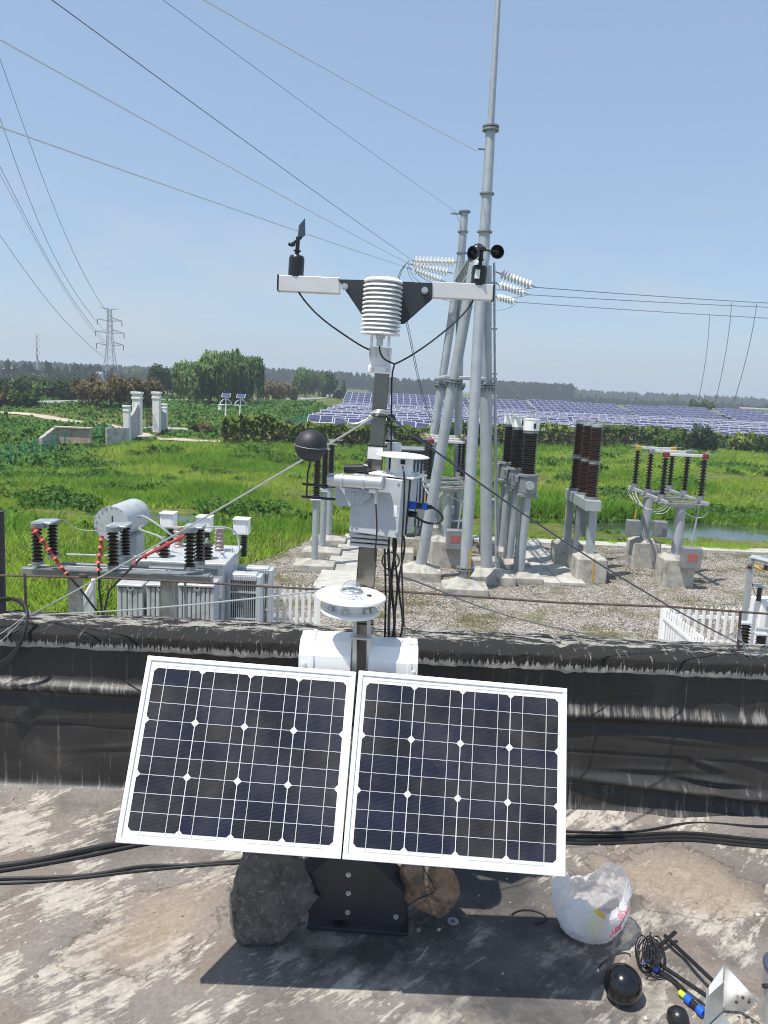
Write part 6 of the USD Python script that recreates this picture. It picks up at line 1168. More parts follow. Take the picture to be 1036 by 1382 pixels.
# single trees and bushes along the dike and the road: px, base, top, width, leaf, seed, name, category, label
TREES = [
 (125, 549, 513, 46, L_BROWN, 11, 'bronze_tree', 'tree', 'bronze leaved tree at the left end of the rusty row behind the gate', .18),
 (150, 551, 512, 44, L_BROWN, 12, 'bronze_tree', 'tree', 'bronze leaved tree second in the rusty row behind the gate', .16),
 (176, 552, 513, 46, L_BROWN, 13, 'bronze_tree', 'tree', 'bronze leaved tree between the two white gate piers', .16),
 (200, 550, 515, 40, L_BROWN, 14, 'bronze_tree', 'tree', 'bronze leaved tree at the right end of the rusty row behind the gate', .16),
 (362, 540, 517, 36, L_BROWN, 15, 'bronze_bush', 'bush', 'wide rusty bush right of the near willow clump', .05),
 (384, 540, 519, 34, L_BROWN, 16, 'bronze_bush', 'bush', 'rusty bush left of the farther willow pair', .05),
 (212, 538, 496, 26, L_DARK, 17, 'dark_tree', 'tree', 'dark leafy tree left of the pale willow', .35),
 (226, 537, 506, 18, L_DARK, 18, 'dark_tree', 'tree', 'small dark tree touching the pale willow', .3),
 (182, 515, 499, 44, L_GREEN, 19, 'green_tree', 'tree', 'round green tree seen above the rusty row', .1),
 (9, 536, 513, 34, L_DARK, 21, 'dark_tree', 'tree', 'dark tree at the far left edge behind the clipped hedges', .1),
 (33, 537, 510, 34, L_DARK, 22, 'dark_tree', 'tree', 'dark tree behind the orange clipped hedge', .1),
 (58, 538, 514, 30, L_GREEN, 23, 'green_tree', 'tree', 'dull green tree behind the round clipped bush', .1),
 (80, 540, 513, 28, L_DARK, 24, 'dark_tree', 'tree', 'dark tree left of the rusty row', .1),
 (98, 540, 512, 26, L_DARK, 25, 'dark_tree', 'tree', 'dark tree touching the left of the rusty row', .1),
 (48, 516, 506, 44, L_GREEN, 26, 'green_tree', 'tree', 'low broad tree in front of the telecom mast', .0),
 (456, 538, 527, 12, L_ORANGE, 27, 'orange_bush', 'bush', 'small orange bush beside the dark conifer', .0),
 (444, 537, 505, 20, L_DARK, 28, 'dark_tree', 'tree', 'dark tree behind the farther willow pair', .1),
 (775, 541, 524, 11, L_GREEN, 29, 'lone_tree', 'tree', 'lone tree standing in the field right of the poplar wood', .15),
 (908, 549, 534, 14, L_GREEN, 30, 'field_tree', 'tree', 'rounded tree above the gap in the far solar array', .05),
 (945, 556, 541, 34, L_GREEN, 31, 'field_bush', 'bush', 'low green bush between the far solar blocks', .0),
 (697, 541, 533, 9, L_GREEN, 32, 'field_bush', 'bush', 'small light green bush in front of the poplar wood', .0),
 (757, 542, 535, 9, L_GREEN, 33, 'field_bush', 'bush', 'pale bush beside the lone tree', .0),
 (945, 609, 577, 38, L_DARK, 34, 'round_shrub', 'shrub', 'big round dark green shrub at the right end of the hedge', .0),
 (905, 612, 584, 32, L_GREEN, 35, 'shrub', 'shrub', 'green shrub just left of the big round shrub', .0),
 (1000, 612, 590, 34, L_HEDGE, 36, 'shrub', 'shrub', 'yellowish shrub right of the big round shrub', .0),
 (1028, 613, 591, 26, L_GREEN, 37, 'shrub', 'shrub', 'green shrub at the right edge of the hedge line', .0),
 (40, 549, 529, 26, L_GREEN, 38, 'clipped_bush', 'bush', 'round clipped green bush beside the grey road', .0),
 (22, 549, 529, 24, L_GREEN, 39, 'clipped_bush', 'bush', 'round clipped bush between the orange hedge and the other clipped bush', .0),
 (6, 549, 529, 24, L_ORANGE, 40, 'clipped_bush', 'bush', 'orange clipped hedge bush at the far left beside the road', .0),
 (262, 585, 571, 14, L_GREEN, 41, 'verge_bush', 'bush', 'small green bush beside the pale path right of the gate', .0),
 (276, 586, 569, 16, L_BROWN, 42, 'verge_bush', 'bush', 'brownish bush left of the solar street lamps', .0),
 (322, 577, 566, 20, L_BROWN, 43, 'verge_bush', 'bush', 'brownish bush between the two solar street lamps', .0),
 (352, 578, 566, 22, L_GREEN, 44, 'verge_bush', 'bush', 'low bush behind the hedge right of the street lamps', .0),
 (384, 579, 567, 18, L_BROWN, 45, 'verge_bush', 'bush', 'reddish bush behind the hedge below the willow pair', .0),
]
for (x, yb, yt, w, lm, sd, nm, cat, lab, z0) in TREES:
    g = ground(x, yb); w_, h_ = span(0, w, yb - yt, g); dep = (g - CAM) @ CF; px = dep / FPX
    tree(nm, lab, cat, g, h_, w_ / 2 * (1.05 if z0 < .2 else 1.1), lm, sd, n=int(np.clip(w * (yb - yt) * 3.2, 500, 4200)), leaf=max(.12, 1.9 * px), z0f=z0, flat=.0, lobes=26 if w > 25 else 14)
g = ground(463, 538); w_, h_ = span(0, 11, 24, g); rg = np.random.default_rng(50); u = rg.random(1500) ** .6; a = rg.uniform(0, 6.28, 1500); r = (1 - (1 - u)) * w_ / 2 * rg.uniform(.5, 1.05, 1500)
t = thing('conifer', 'small dark pointed conifer right of the farther willow pair', 'tree', g); part(t, 'crown', leaves(g + np.c_[r * np.cos(a), r * np.sin(a), h_ * (1.02 - u * .95)], .35, rg), L_DARK, smooth=False); part(t, 'trunk', MB().cyl(g, g + A(0, 0, h_ * .8), .18, .05, 7), BARK)

# hedge of climbing vines along the field's far side, in lengths
def hedge(lab, x0, x1, h, seed, lm, dens=90):
    rg = np.random.default_rng(seed); L_ = x1 - x0; n = int(L_ * dens); x = rg.uniform(x0, x1, n); q = np.stack([x * .55, x * 0, x * 0], -1)
    top = h * (.72 + .5 * meshkit.fbm(q, 3, seed)); z = top * rg.random(n) ** .75; d = rg.normal(size=n) * .42 * (1 - .35 * z / h); y = hedge_y(x) + d - .25
    P = np.c_[x, y, ground_z(x, y) + z]; c = A((x0 + x1) / 2, float(hedge_y((x0 + x1) / 2)), -4.1); t = thing('vine_hedge', lab, 'hedge', c)
    part(t, 'foliage', leaves(P, .30, rg, 1.2), lm, smooth=False, soft=True); m = int(L_ * 34); x = rg.uniform(x0, x1, m); z = .95 * h * rg.random(m) * .62; y = hedge_y(x) - .55 + rg.normal(size=m) * .15; V, F = leaves(np.c_[x, y, ground_z(x, y) + z], .14, rg, 4.5, 1.5)
    part(t, 'dry_stems', (V, F), L_STRAW, smooth=False)
hedge('vine covered hedge from the street lamps to behind the black globe', -14.3, -4.0, 2.3, 61, L_HEDGE, 210)
hedge('vine covered hedge behind the mast and the ribbed tank', -4.0, 10.0, 2.4, 62, L_HEDGE, 200)
hedge('darker vine hedge behind the tower and the white cabins', 10.0, 24.0, 2.6, 63, L_HEDGE, 190)
hedge('scrubby hedge stretch left of the big round shrub', 24.0, 35.5, 2.5, 64, L_GREEN, 170)
hedge('low hedge stretch past the big round shrub at the right', 35.5, 54.0, 1.8, 65, L_HEDGE, 130)

# grass of the meadow
def clump(n, r, h, s, seed):
    g_ = np.random.default_rng(seed); p = np.c_[g_.normal(size=(n, 2)) * r * .5, g_.random(n) * h]; return leaves(p, s, g_, 1.1, 1.2)
def tuft(n, h, r, w, seed):
    rg = np.random.default_rng(seed); V, F = [], []
    for k in range(n):
        a, d = rg.uniform(0, 6.28), r * math.sqrt(rg.random()); p = A(d * math.cos(a), d * math.sin(a), 0); l = unit(A(math.cos(a) * rg.uniform(.1, .7), math.sin(a) * rg.uniform(.1, .7), 1)); hh = h * rg.uniform(.55, 1.1); b = rg.uniform(0, 6.28); e = A(math.cos(b), math.sin(b), 0) * w
        m = p + l * hh * .55; q = p + l * hh * .9 + A(math.cos(a), math.sin(a), 0) * hh * rg.uniform(.1, .4); o = len(V) * 1; base = sum(len(x) for x in V); V.append(np.array([p - e, p + e, m + e * .8, m - e * .8, q])); F += [[base, base + 1, base + 2], [base, base + 2, base + 3], [base + 3, base + 2, base + 4]]
    return np.vstack(V), np.array(F)
rg = np.random.default_rng(77)
def sample(n, y0, y1, ok, pw=1.0):
    y = y0 + (y1 - y0) * rg.random(n) ** pw; x = (rg.random(n) * 2 - 1) * (y * .57 + 4) + .03 * y; k = ok(x, y); return x[k], y[k]
def inyard(x, y): return (y < 29.15) & (x > yard_left(np.minimum(y, 29.2)) - .1)
def okmeadow(x, y): return (meshkit.fbm(np.stack([x * .21, y * .42, x * 0], -1), 4, 41) < np.where(y < 30, .9, .60) + .03 * np.sin(x * 7)) & ~inyard(x, y) & ~((x < -20.4 + .5 * np.sin(y * .7)) & (y > 33)) & (pond_d(x, y) > .88 + .25 * (meshkit.noise(np.stack([x, y, x * 0], -1) * .9, 2) - .5)) & (y < hedge_y(x) - .3) & ~((x < -14) & (y > 67.2)) & ~((np.abs(y - 67.6) < 1.4) & (x < -12.5) & (x > -22)) 
xs_, ys_ = [], []
for n, a, b in ((9000, 13.5, 29.2), (26000, 29.0, 42.0), (26000, 42.0, 58.0), (15000, 58.0, 90.0)):
    x, y = sample(n, a, b, okmeadow); xs_.append(x); ys_.append(y)
gx, gy = np.concatenate(xs_), np.concatenate(ys_); tone = meshkit.fbm(np.stack([gx * .13, gy * .2, gx * 0], -1), 4, 51)
rush = (gy > 34.3) * np.exp(-((pond_d(gx, gy) - 1.15) / .3) ** 2)
sc_ = rg.uniform(.55, 1.35, len(gx)) * (.42 + 1.25 * meshkit.fbm(np.stack([gx * .35, gy * .6, gx * 0], -1), 3, 60)) * (1 + .35 * sstep(40, 75, gy)) * np.where((gy < 31.5) & (gx > -1.5), .5, 1.0) * np.where((pond_d(gx, gy) < 2.2) & (((gy < 34.5) & (gx > 0)) | ((gy < 31.9) & (gx < 0))), .38, 1.0)
pi_ = np.where(tone + .06 * rg.normal(size=len(gx)) > .5, 0, 1) + 2 * (rg.random(len(gx)) < .5); pi_ = np.where(meshkit.fbm(np.stack([gx * .11 + 7, gy * .22, gx * 0], -1), 4, 52) + .07 * rg.normal(size=len(gx)) > .56, 4, pi_); pi_ = np.where(rg.random(len(gx)) < .035, 5, pi_); pi_ = np.where((meshkit.fbm(np.stack([gx * .3, gy * .5, gx * 0], -1), 4, 57) > .62) & (rg.random(len(gx)) < .55), 6, pi_); pi_ = np.where(rush > rg.random(len(gx)) * 1.3, 3, pi_)
TA, TB, TC, TD = tuft(22, .36, .26, .008, 1), tuft(22, .40, .26, .008, 2), tuft(26, .26, .30, .008, 3), tuft(20, .55, .18, .009, 4)
scatter('meadow_grass', 'tall bright green grass of the wet meadow beyond the yard', 'grass', [('tuft', TA, L_GRASS), ('dark_tuft', TB, L_GRASSD), ('short_tuft', TC, L_GRASS), ('rush_tuft', TD, L_GRASSD), ('yellow_tuft', TA, L_GRASSY), ('dry_tuft', tuft(9, .55, .2, .007, 6), L_STRAW), ('broad_weed', clump(22, .32, .28, .11, 5), L_CROP)], np.c_[gx, gy, ground_z(gx, gy) - .03], rg.uniform(0, 6.28, len(gx)), np.c_[sc_ * 1.15, sc_ * 1.15, sc_], pi_, soft=True)
kx = rg.uniform(-1.0, 26, 1500); ky = 29.15 + np.abs(rg.normal(size=1500)) * .25 - .55 * (meshkit.noise(np.stack([kx * .8, kx * 0, kx * 0], -1), 66) > .62) * rg.random(1500)
scatter('kerb_grass', 'short ragged grass creeping over the far kerb of the yard', 'grass', [('tuft', tuft(16, .20, .16, .007, 12), L_GRASS)], np.c_[kx, ky, np.where(ky < 29.1, -3.905, -4.06)], rg.uniform(0, 6.28, 1500), rg.uniform(.4, 1.2, 1500), np.zeros(1500, int), soft=True)
# weeds in the gravel
wx, wy = rg.uniform(-5, 18, 9000), rg.uniform(15.5, 28.2, 9000); k = (wx > yard_left(wy)) & (meshkit.fbm(np.stack([wx * .5, wy * .8, wx * 0], -1), 4, 90) > .53); wx, wy = wx[k], wy[k]
scatter('gravel_weeds', 'thin low weeds growing through the gravel', 'weeds', [('weed', tuft(12, .07, .16, .006, 8), L_WEED)], np.c_[wx, wy, np.full(len(wx), -4.0)], rg.uniform(0, 6.28, len(wx)), rg.uniform(.5, 1.2, len(wx)), np.zeros(len(wx), int))
# crop on the dike slope
cx_, cy_ = sample(42000, 58, 175, lambda x, y: (x < -13) & (y > 67.6 + 0 * x) & ~(near_line(x, y, RD, 3.6)) & ~near_line(x, y, TK, 1.7) & ~((x > -24) & (y < 72)), .8)
fx, fy = sample(26000, 33, 68, lambda x, y: (x < -20.3) & ~near_line(x, y, TK, 1.2)); cx_, cy_ = np.r_[cx_, fx], np.r_[cy_, fy]
cs_ = .68 * rg.uniform(.6, 1.5, len(cx_)) * (.6 + .5 * meshkit.noise(np.stack([cx_ * .25, cy_ * .2, cx_ * 0], -1), 71) + .004 * cy_)
scatter('crop_plants', 'low leafy dark green crop covering the dike slope behind the gate', 'crop', [('clump', clump(16, .5, .35, .22, 1), L_CROP), ('grassy_clump', tuft(18, .4, .45, .03, 9), L_GRASSD)], np.c_[cx_, cy_, ground_z(cx_, cy_) - .04], rg.uniform(0, 6.28, len(cx_)), cs_, (rg.random(len(cx_)) < .25).astype(int), soft=True)

# ------------------------------------------------------------------ gate, headwall, fences, lamps
def pier(t, c, w, h, nm='pier'):
    pr_ = part(t, nm, MB().box((c[0], c[1], c[2] + h * .43), (w, w, h * .86 + .3), ch=.02), WHITE_OLD, smooth=False)
    part(pr_, 'pier_cap', MB().box((c[0], c[1], c[2] + h * .84), (w * 1.18, w * 1.18, h * .05), ch=.02).box((c[0], c[1], c[2] + h * .90), (w * 1.05, w * 1.05, h * .09), ch=.02).box((c[0], c[1], c[2] + h * .965), (w * 1.28, w * 1.28, h * .05), ch=.02), WHITE_OLD, smooth=False)
gl0, gr0 = ground(184, 584), ground(212, 579)
gl0 = A(-23.0, 70.2, gl0[2]); gr0 = A(-21.7, 74.2, float(ground_z(-21.7, 74.2)))
gt = thing('white_gateway', 'old white gateway of tall capped piers with curved wing walls by the path', 'gate', (gl0 + gr0) / 2)
k_ = 1.0
pA, pB, pC, pD = at(185.5, 583, 71), at(211.5, 580, 74.5), at(171.5, 592, 64.5), at(222.5, 578, 78)
for c, w, top in ((pA, .74, 529), (pB, .66, 529), (pC, .48, 547), (pD, .46, 545)):
    h = at(0, 0, 1)[2] * 0 + (c[1] / FPX) * ((583 if c is pA else 580 if c is pB else 592 if c is pC else 578) - top); c = A(c[0], c[1], c[2] - .1); pier(gt, c, w, h + .1)
def wing(a, b, ha, hb_):
    n = 14; f = np.linspace(0, 1, n); P = [a * (1 - q) + b * q for q in f]; hh = ha + (hb_ - ha) * f ** 2.2; low = [p + A(0, 0, -.3) for p in P]; up = [p + A(0, 0, h) for p, h in zip(P, hh)]
    m = MB(); d = unit(A(-(b - a)[1], (b - a)[0], 0)) * .12
    V = np.vstack([np.array(low) - d, np.array(up) - d, np.array(low) + d, np.array(up) + d]); i = np.arange(n - 1); F = np.vstack([np.stack([i, i + 1, n + i + 1, n + i], 1), np.stack([2 * n + i + 1, 2 * n + i, 3 * n + i, 3 * n + i + 1], 1), np.stack([n + i, n + i + 1, 3 * n + i + 1, 3 * n + i], 1)])
    return m.add(V, F)
part(gt, 'wing_wall', wing(pC, pA, 1.7, 2.75), MAT('grey_render', (.36, .35, .33), .9, var=.15, dirt=(.22, .21, .19)), smooth=30)
part(gt, 'wing_wall', wing(pD, pB, 1.6, 2.7), UsdShade.Material.Get(stage, '/World/Looks/grey_render'), smooth=30)
part(gt, 'low_wall', MB().box(at(162, 590, 62.5) + A(-.2, 0, .1), (1.9, .25, 1.3), A([.75, -.66, 0], [.66, .75, 0], [0, 0, 1]), ch=.02), CONC, smooth=False)
gm = MB(); c0 = pB + A(-.45, -.3, 0)
for z in (.15, 1.1, 1.9): gm.box(c0 + A(.0, -.7, z), (.05, 1.6, .05))
for q in np.linspace(0, 1.6, 8): gm.box(c0 + A(0, -q + .1, 1.0), (.03, .03, 1.9))
part(gt, 'iron_gate', gm, INK)
sl = onz(238, 579, -3.95); solo('path_slab', MB().box((sl[0], sl[1], -3.98), (6.5, 2.2, .25), ch=.04), CONC, 'broken concrete apron on the path right of the white gateway', 'slab', smooth=False)
hw = at(95, 590, 62)
t = thing('culvert_headwall', 'stained concrete culvert headwall with a sloping wing below the path', 'headwall', hw)
a, b = at(76, 600, 62), at(122, 598, 62); za, zb = at(76, 577, 62)[2], at(122, 579, 62)[2]
part(t, 'face', MB().plate([a, b, A(b[0], 62, zb), A(a[0], 62, za)], .35), MAT('stained_concrete', (.42, .35, .27), .9, var=.12, dirt=(.20, .14, .09), dscale=.9, dlo=.45, dhi=.7), smooth=False)
e = at(57, 593, 60); part(t, 'wing', MB().plate([A(e[0], 60, e[2] - .4), A(a[0] - .01, 61.9, a[2] - .3), A(a[0] - .01, 61.9, za - .02), A(e[0], 60, e[2] + .1)], .3), CONC, smooth=False)
part(t, 'coping_slab', MB().box((a + b) / 2 + A(0, .1, (za + zb) / 2 - (a[2] + b[2]) / 2 + .05), (b[0] - a[0] + .2, .6, .12), ch=.02), TRACK, smooth=False)
def mesh_fence(lab, pts, h, n):
    t = thing('mesh_fence', lab, 'fence', A(*pts[0], -4.1)); P = curve(np.c_[np.asarray(pts, float), np.zeros(len(pts))], n); P[:, 2] = ground_z(P[:, 0], P[:, 1])
    for p in P: part(t, 'post', MB().box(p + A(0, 0, h / 2), (.09, .09, h), ch=.006), GREENP, smooth=False)
    w = MB()
    for a, b in zip(P[:-1], P[1:]):
        for z in (.15, .5, .85): w.cyl(a + A(0, 0, h * z), b + A(0, 0, h * z), .018, n=4)
        for f in np.linspace(0, 1, 6)[1:-1]: q = a * (1 - f) + b * f; w.cyl(q + A(0, 0, h * .1), q + A(0, 0, h * .9), .012, n=4)
    part(t, 'wire_mesh', w, GREENP)
FENCE = [onz(x, y, -4.4)[:2] for x, y in ((-8, 632), (28, 623), (55, 614), (78, 606), (100, 602), (122, 598), (150, 594))]
mesh_fence('dark green mesh fence along the ditch below the headwall', FENCE, 1.35, 11)
mesh_fence('dark green mesh fence between the dike and the solar field', [(-13.5, 84.0), (-12.0, 92.0), (-11.5, 104.0), (-12.0, 120.0)], 1.5, 14)
mesh_fence('dark green mesh fence at the right end of the hedge', [(37.5, 90.5), (43, 91.0), (50, 92.5)], 1.5, 6)
sp_ = ground(231, 588); solo('stake', MB().cyl(sp_, sp_ + A(0, 0, 1.35), .05, n=7), GALVD, 'short grey stake beside the concrete apron', 'stake')
MODP = MAT('lamp_solar_module', (.05, .06, .16), .25, coat=.5)
for k, (x, xb, yb, yt, Yk, lab, lantern) in enumerate(((305, 303.5, 578, 532, 84.0, 'solar street lamp with a hanging lantern, nearer the gateway', True), (325, 322.5, 572, 533, 92.0, 'slightly leaning solar street lamp, the farther of the pair', False))):
    b, p = at(xb, yb, Yk), at(x, yt + 3, Yk); b[2] = float(ground_z(b[0], b[1])) - .1; t = thing('solar_street_lamp', lab, 'street lamp', b, 'solar street lamps')
    part(t, 'pole', MB().cyl(b, p, .10, .06, 10), WHITE)
    s = Yk / FPX; R = A([1, 0, .06], [0, .8, -.6], [0, .6, .8]); part(t, 'solar_module', MB().box(p + A(0, 0, .15), (10.5 * s, 7.5 * s, .05), R), MODP); part(t, 'module_frame', MB().box(p + A(0, .03, .12), (11.5 * s, 8.5 * s, .04), R), WHITE)
    am = MB().tube(curve([p + A(-7.5 * s, 0, -11.5 * s), p + A(-6.5 * s, 0, -7 * s), p + A(-2.5 * s, 0, -4 * s), p + A(0, 0, -3.5 * s), p + A(2.5 * s, 0, -4 * s), p + A(6 * s, 0, -7 * s), p + A(7 * s, 0, -11 * s)], 20), .055, 6).cyl(p + A(-7.5 * s, 0, -11 * s), p + A(7.2 * s, 0, -10.6 * s), .045, n=6)
    part(t, 'bracket_arm', am, WHITE)
    if lantern: part(t, 'lantern', MB().cyl(p + A(-8 * s, 0, -18 * s), p + A(-8 * s, 0, -12 * s), 2.4 * s, 2.0 * s, 12).cyl(p + A(-8 * s, 0, -12 * s), p + A(-8 * s, 0, -11 * s), 3 * s, n=12), WHITE)
# white cabins behind the hedge
for k, (x0, x1, yt, yb, Yk, lab) in enumerate(((672, 694, 575, 592, 94, 'pale cabin behind the white drum heads'), (700, 716, 573, 588, 96, 'small pale cabin beside the drum heads'), (722, 751, 574, 590, 95, 'wide pale teal cabin left of the tall brown insulators'), (618, 632, 577, 590, 92, 'pale cabin seen between the tower legs'))):
    a, b = at(x0, yt, Yk), at(x1, yb, Yk); w = b[0] - a[0]; h = a[2] + 4.3; t = thing('inverter_cabin', lab, 'cabin', ((a[0] + b[0]) / 2, Yk, -4.3))
    part(t, 'wall', MB().box(((a[0] + b[0]) / 2, Yk + .8, -4.3 + h / 2), (w, 1.6, h), ch=.03), TEAL); part(t, 'roof', MB().box(((a[0] + b[0]) / 2, Yk + .8, -4.3 + h + .05), (w + .2, 1.9, .12), ch=.03), TEAL)
    part(t, 'door', MB().box(((a[0] + b[0]) / 2 - w * .2, Yk - .02, -4.3 + h * .45), (w * .3, .03, h * .8)), WHITE_OLD)

# ------------------------------------------------------------------ solar field
def table_proto(name, lab, nx, nz, mw, mh, tilt, grp, zleg):
    t = thing(name, lab, 'solar array', (0, 0, 0), grp); ca, sa = math.cos(tilt), math.sin(tilt); R = A([1, 0, 0], [0, ca, -sa], [0, sa, ca])
    for i in range(nx):
        for j in range(nz):
            c = A((i - nx / 2 + .5) * (mw + .10), 0, 0) + R @ A(0, (j - nz / 2 + .5) * (mh + .08), .03); part(t, 'module', MB().box(c, (mw, mh, .03), R), FARCELL, smooth=False, local=True)
    part(t, 'frame', MB().box((0, 0, 0), (nx * (mw + .10) + .06, nz * (mh + .08) + .22, .03), R), FARFRAME, smooth=False, local=True)
    hz = nz * mh / 2 * sa
    for x in (-nx * mw * .35, nx * mw * .35): part(t, 'leg', MB().cyl((x, nz * mh * .2, -zleg - hz), (x, nz * mh * .2, nz * mh * .2 * sa * .9), .05, n=5), GALVD, smooth=False, local=True)
    return t
rg = np.random.default_rng(31)
LOW = 'tables of the near solar field beyond the hedge'; lowl = 'low blue solar table in the long rows of the near field beyond the hedge'
tp = table_proto('solar_table', lowl, 6, 2, 1.65, 1.0, math.radians(24), LOW, 1.0); first = True; nlow = 0
for r_ in range(14):
    y = 101 + r_ * 6.4 + .06 * r_ * r_; x = -11.5 + (4.2 if r_ < 1 else 0)
    while x < y * .56 + 4:
        w = 10.6; xx = x + w / 2 + rg.uniform(-.4, .4); yy = y + .8 * math.sin(xx * .05 + r_) + rg.uniform(-1.1, 1.1); z = float(ground_z(xx, yy)) + 1.0 + rg.uniform(-.05, .15)
        if not (y < 112 and xx > 44):
            if first: UsdGeom.Xformable(tp).GetOrderedXformOps()[0].Set(Gf.Vec3d(xx, yy, z)); first = False
            else: dup(tp, (xx, yy, z), rg.uniform(-3, 3))
            nlow += 1
        x += w + rg.choice([.2, .2, .3, 1.0, 1.6])
HI = 'tables of the far solar bank'; hil = 'dark solar table on the sloping far bank below the woods'
th_ = table_proto('bank_solar_table', hil, 7, 3, 1.7, 1.05, math.radians(17), HI, .5); first = True; nhi = 0
for r_ in range(5):
    y = 207.5 + r_ * 3.7
    for c_ in range(10):
        x = -6 + 12.95 * c_ + .25 * math.sin(c_ * 5.1)
        if c_ in (6, 8): x += 1.6
        if x > 104: continue
        p = (x, y + rg.uniform(-.15, .15), float(ground_z(x, y)) + 1.0 + .2 * math.sin(c_ * 1.9))
        if first: UsdGeom.Xformable(th_).GetOrderedXformOps()[0].Set(Gf.Vec3d(*p)); first = False
        else: dup(th_, p, rg.uniform(-2, 2))
        nhi += 1
print('tables', nlow, nhi)

# ------------------------------------------------------------------ far woods, houses, masts, pylon
def far_tree(seed, tall):
    g_ = np.random.default_rng(seed)
    if tall: P, C = crown_points(260, 1.5, 8.5, 1.8, g_, 12, .4)
    else: P, C = crown_points(300, 2.8, 5.5, 1.2, g_, 14, .5)
    V, F = leaves(P, 1.0 if tall else 1.1, g_, 1.4); m = MB().cyl((0, 0, -.5), (0, 0, 6 if tall else 3), .16, .06, 5); m.add(V, F); return m.get()
FT = [('tall_tree', far_tree(1, True), L_PINE), ('tall_tree_001', far_tree(2, True), L_PINE), ('round_tree', far_tree(3, False), L_PINE), ('round_tree_001', far_tree(4, False), L_PINE)]
def woods(lab, n, fx, hs, tall, seed):
    g_ = np.random.default_rng(seed); x, y = fx(g_, n); sc = g_.uniform(.75, 1.2, n) * hs; idx = np.where(g_.random(n) < tall, g_.integers(0, 2, n), g_.integers(2, 4, n))
    scatter('far_woods', lab, 'woods', FT, np.c_[x, y, ground_z(x, y) - .3], g_.uniform(0, 6.28, n), sc, idx)
def band(px0, px1, y0, y1): return lambda g_, n: ((lambda y, p: ((p - 518) / FPX * y * 1.0, y))(g_.uniform(y0, y1, n), g_.uniform(px0, px1, n)))
woods('long hazy wooded ridge on the left skyline', 1500, band(-120, 330, 560, 700), .8, .75, 1)
woods('hazy poplar wood behind the left end of the solar bank', 420, band(330, 610, 560, 640), 1.0, .8, 2)
woods('dense dark poplar plantation right of the tower', 330, band(655, 760, 600, 640), 1.08, .97, 3)
woods('low hazy tree line along the right skyline', 1500, band(755, 1200, 800, 1000), .95, .4, 4)
woods('scattered green scrub in front of the right tree line', 420, band(760, 1150, 520, 640), .55, .1, 5)
woods('mixed trees between the village and the ridge', 200, band(-60, 160, 300, 380), .62, .2, 6)
def house(lab, px, yb, Yk, w, d, h, rot, roofm=None):
    p = at(px, yb, Yk); z = float(ground_z(p[0], p[1])); c, s = math.cos(rot), math.sin(rot); R = A([c, -s, 0], [s, c, 0], [0, 0, 1]); o = A(p[0], p[1], z); t = thing('village_house', lab, 'house', o, 'pale village houses on the left')
    wl = part(t, 'wall', MB().box(o + A(0, 0, h / 2), (w, d, h), R), HOUSEW, smooth=False); rm = MB(); rr = [(-w / 2 - .3, -d / 2 - .4, h), (w / 2 + .3, -d / 2 - .4, h), (w / 2 + .3, 0, h + 1.0), (-w / 2 - .3, 0, h + 1.0), (-w / 2 - .3, d / 2 + .4, h), (w / 2 + .3, d / 2 + .4, h)]
    rm.add(np.array([R @ A(*q) + o for q in rr]), np.array([[0, 1, 2, 3], [3, 2, 5, 4], [0, 3, 4, 0], [1, 5, 2, 1]])); part(t, 'roof', rm, roofm or ROOFM, smooth=False)
    for q in np.linspace(-.35, .35, 3): part(wl, 'window', MB().box(o + R @ A(w * q, -d / 2 - .03, h * .55), (1.0, .06, 1.1), R), GLASSD, smooth=False)
for q in (((30, 509, 420, 11, 6, 3.6, .1), 'long pale house left of the telecom mast'), ((75, 511, 380, 10, 6, 3.0, .05), 'low pale house right of the telecom mast'), ((95, 510, 430, 7, 6, 3.5, -.1), 'small pale house among trees left of the pylon'), ((131, 511, 320, 4.2, 4, 3.6, .15), 'white house at the foot of the pylon'), ((8, 511, 360, 6, 5, 3.2, 0), 'pale house at the far left edge')): house(q[1], *q[0])
fh = at(660, 541, 440); t = thing('field_hut', 'small white hut above the far solar bank right of the tower', 'hut', fh)
part(t, 'wall', MB().box((fh[0], fh[1], fh[2] + .5), (7, 4, 5.0)), HOUSEW, smooth=False); part(t, 'roof', MB().box((fh[0], fh[1], fh[2] + 3.1), (8, 5, .4)), WHITE_OLD, smooth=False)
wb = at(1016, 558, 330); t = thing('field_hut', 'long low white building at the right edge of the solar field', 'hut', wb)
part(t, 'wall', MB().box((wb[0] + 4, wb[1], wb[2]), (16, 6, 4.0)), HOUSEW, smooth=False); part(t, 'roof', MB().box((wb[0] + 4, wb[1], wb[2] + 2.1), (17, 7, .4)), WHITE_OLD, smooth=False)
for k in range(3): part(t, 'window', MB().box((wb[0] - 1 + 3.5 * k, wb[1] - 3.03, wb[2] + .3), (1.4, .08, 1.2)), GLASSD, smooth=False)
# telecom mast
tm0 = at(51, 510, 420); tmh = 57 * 420 / FPX * 1.0; tm0[2] -= 1.5
t = thing('telecom_mast', 'slim telecom mast with antenna tiers on the left skyline', 'mast', tm0); part(t, 'shaft', MB().cyl(tm0, tm0 + A(0, 0, tmh + 1.5), .75, .35, 8), PYL)
for f in (.98, .86, .74, .60):
    am = MB()
    for a in np.linspace(0, 6.28, 7)[:-1]: am.box(tm0 + A(1.3 * math.cos(a), 1.3 * math.sin(a), (tmh + 1.5) * f), (.35, .35, 1.9))
    part(t, 'antenna_tier', am, WHITE_OLD)
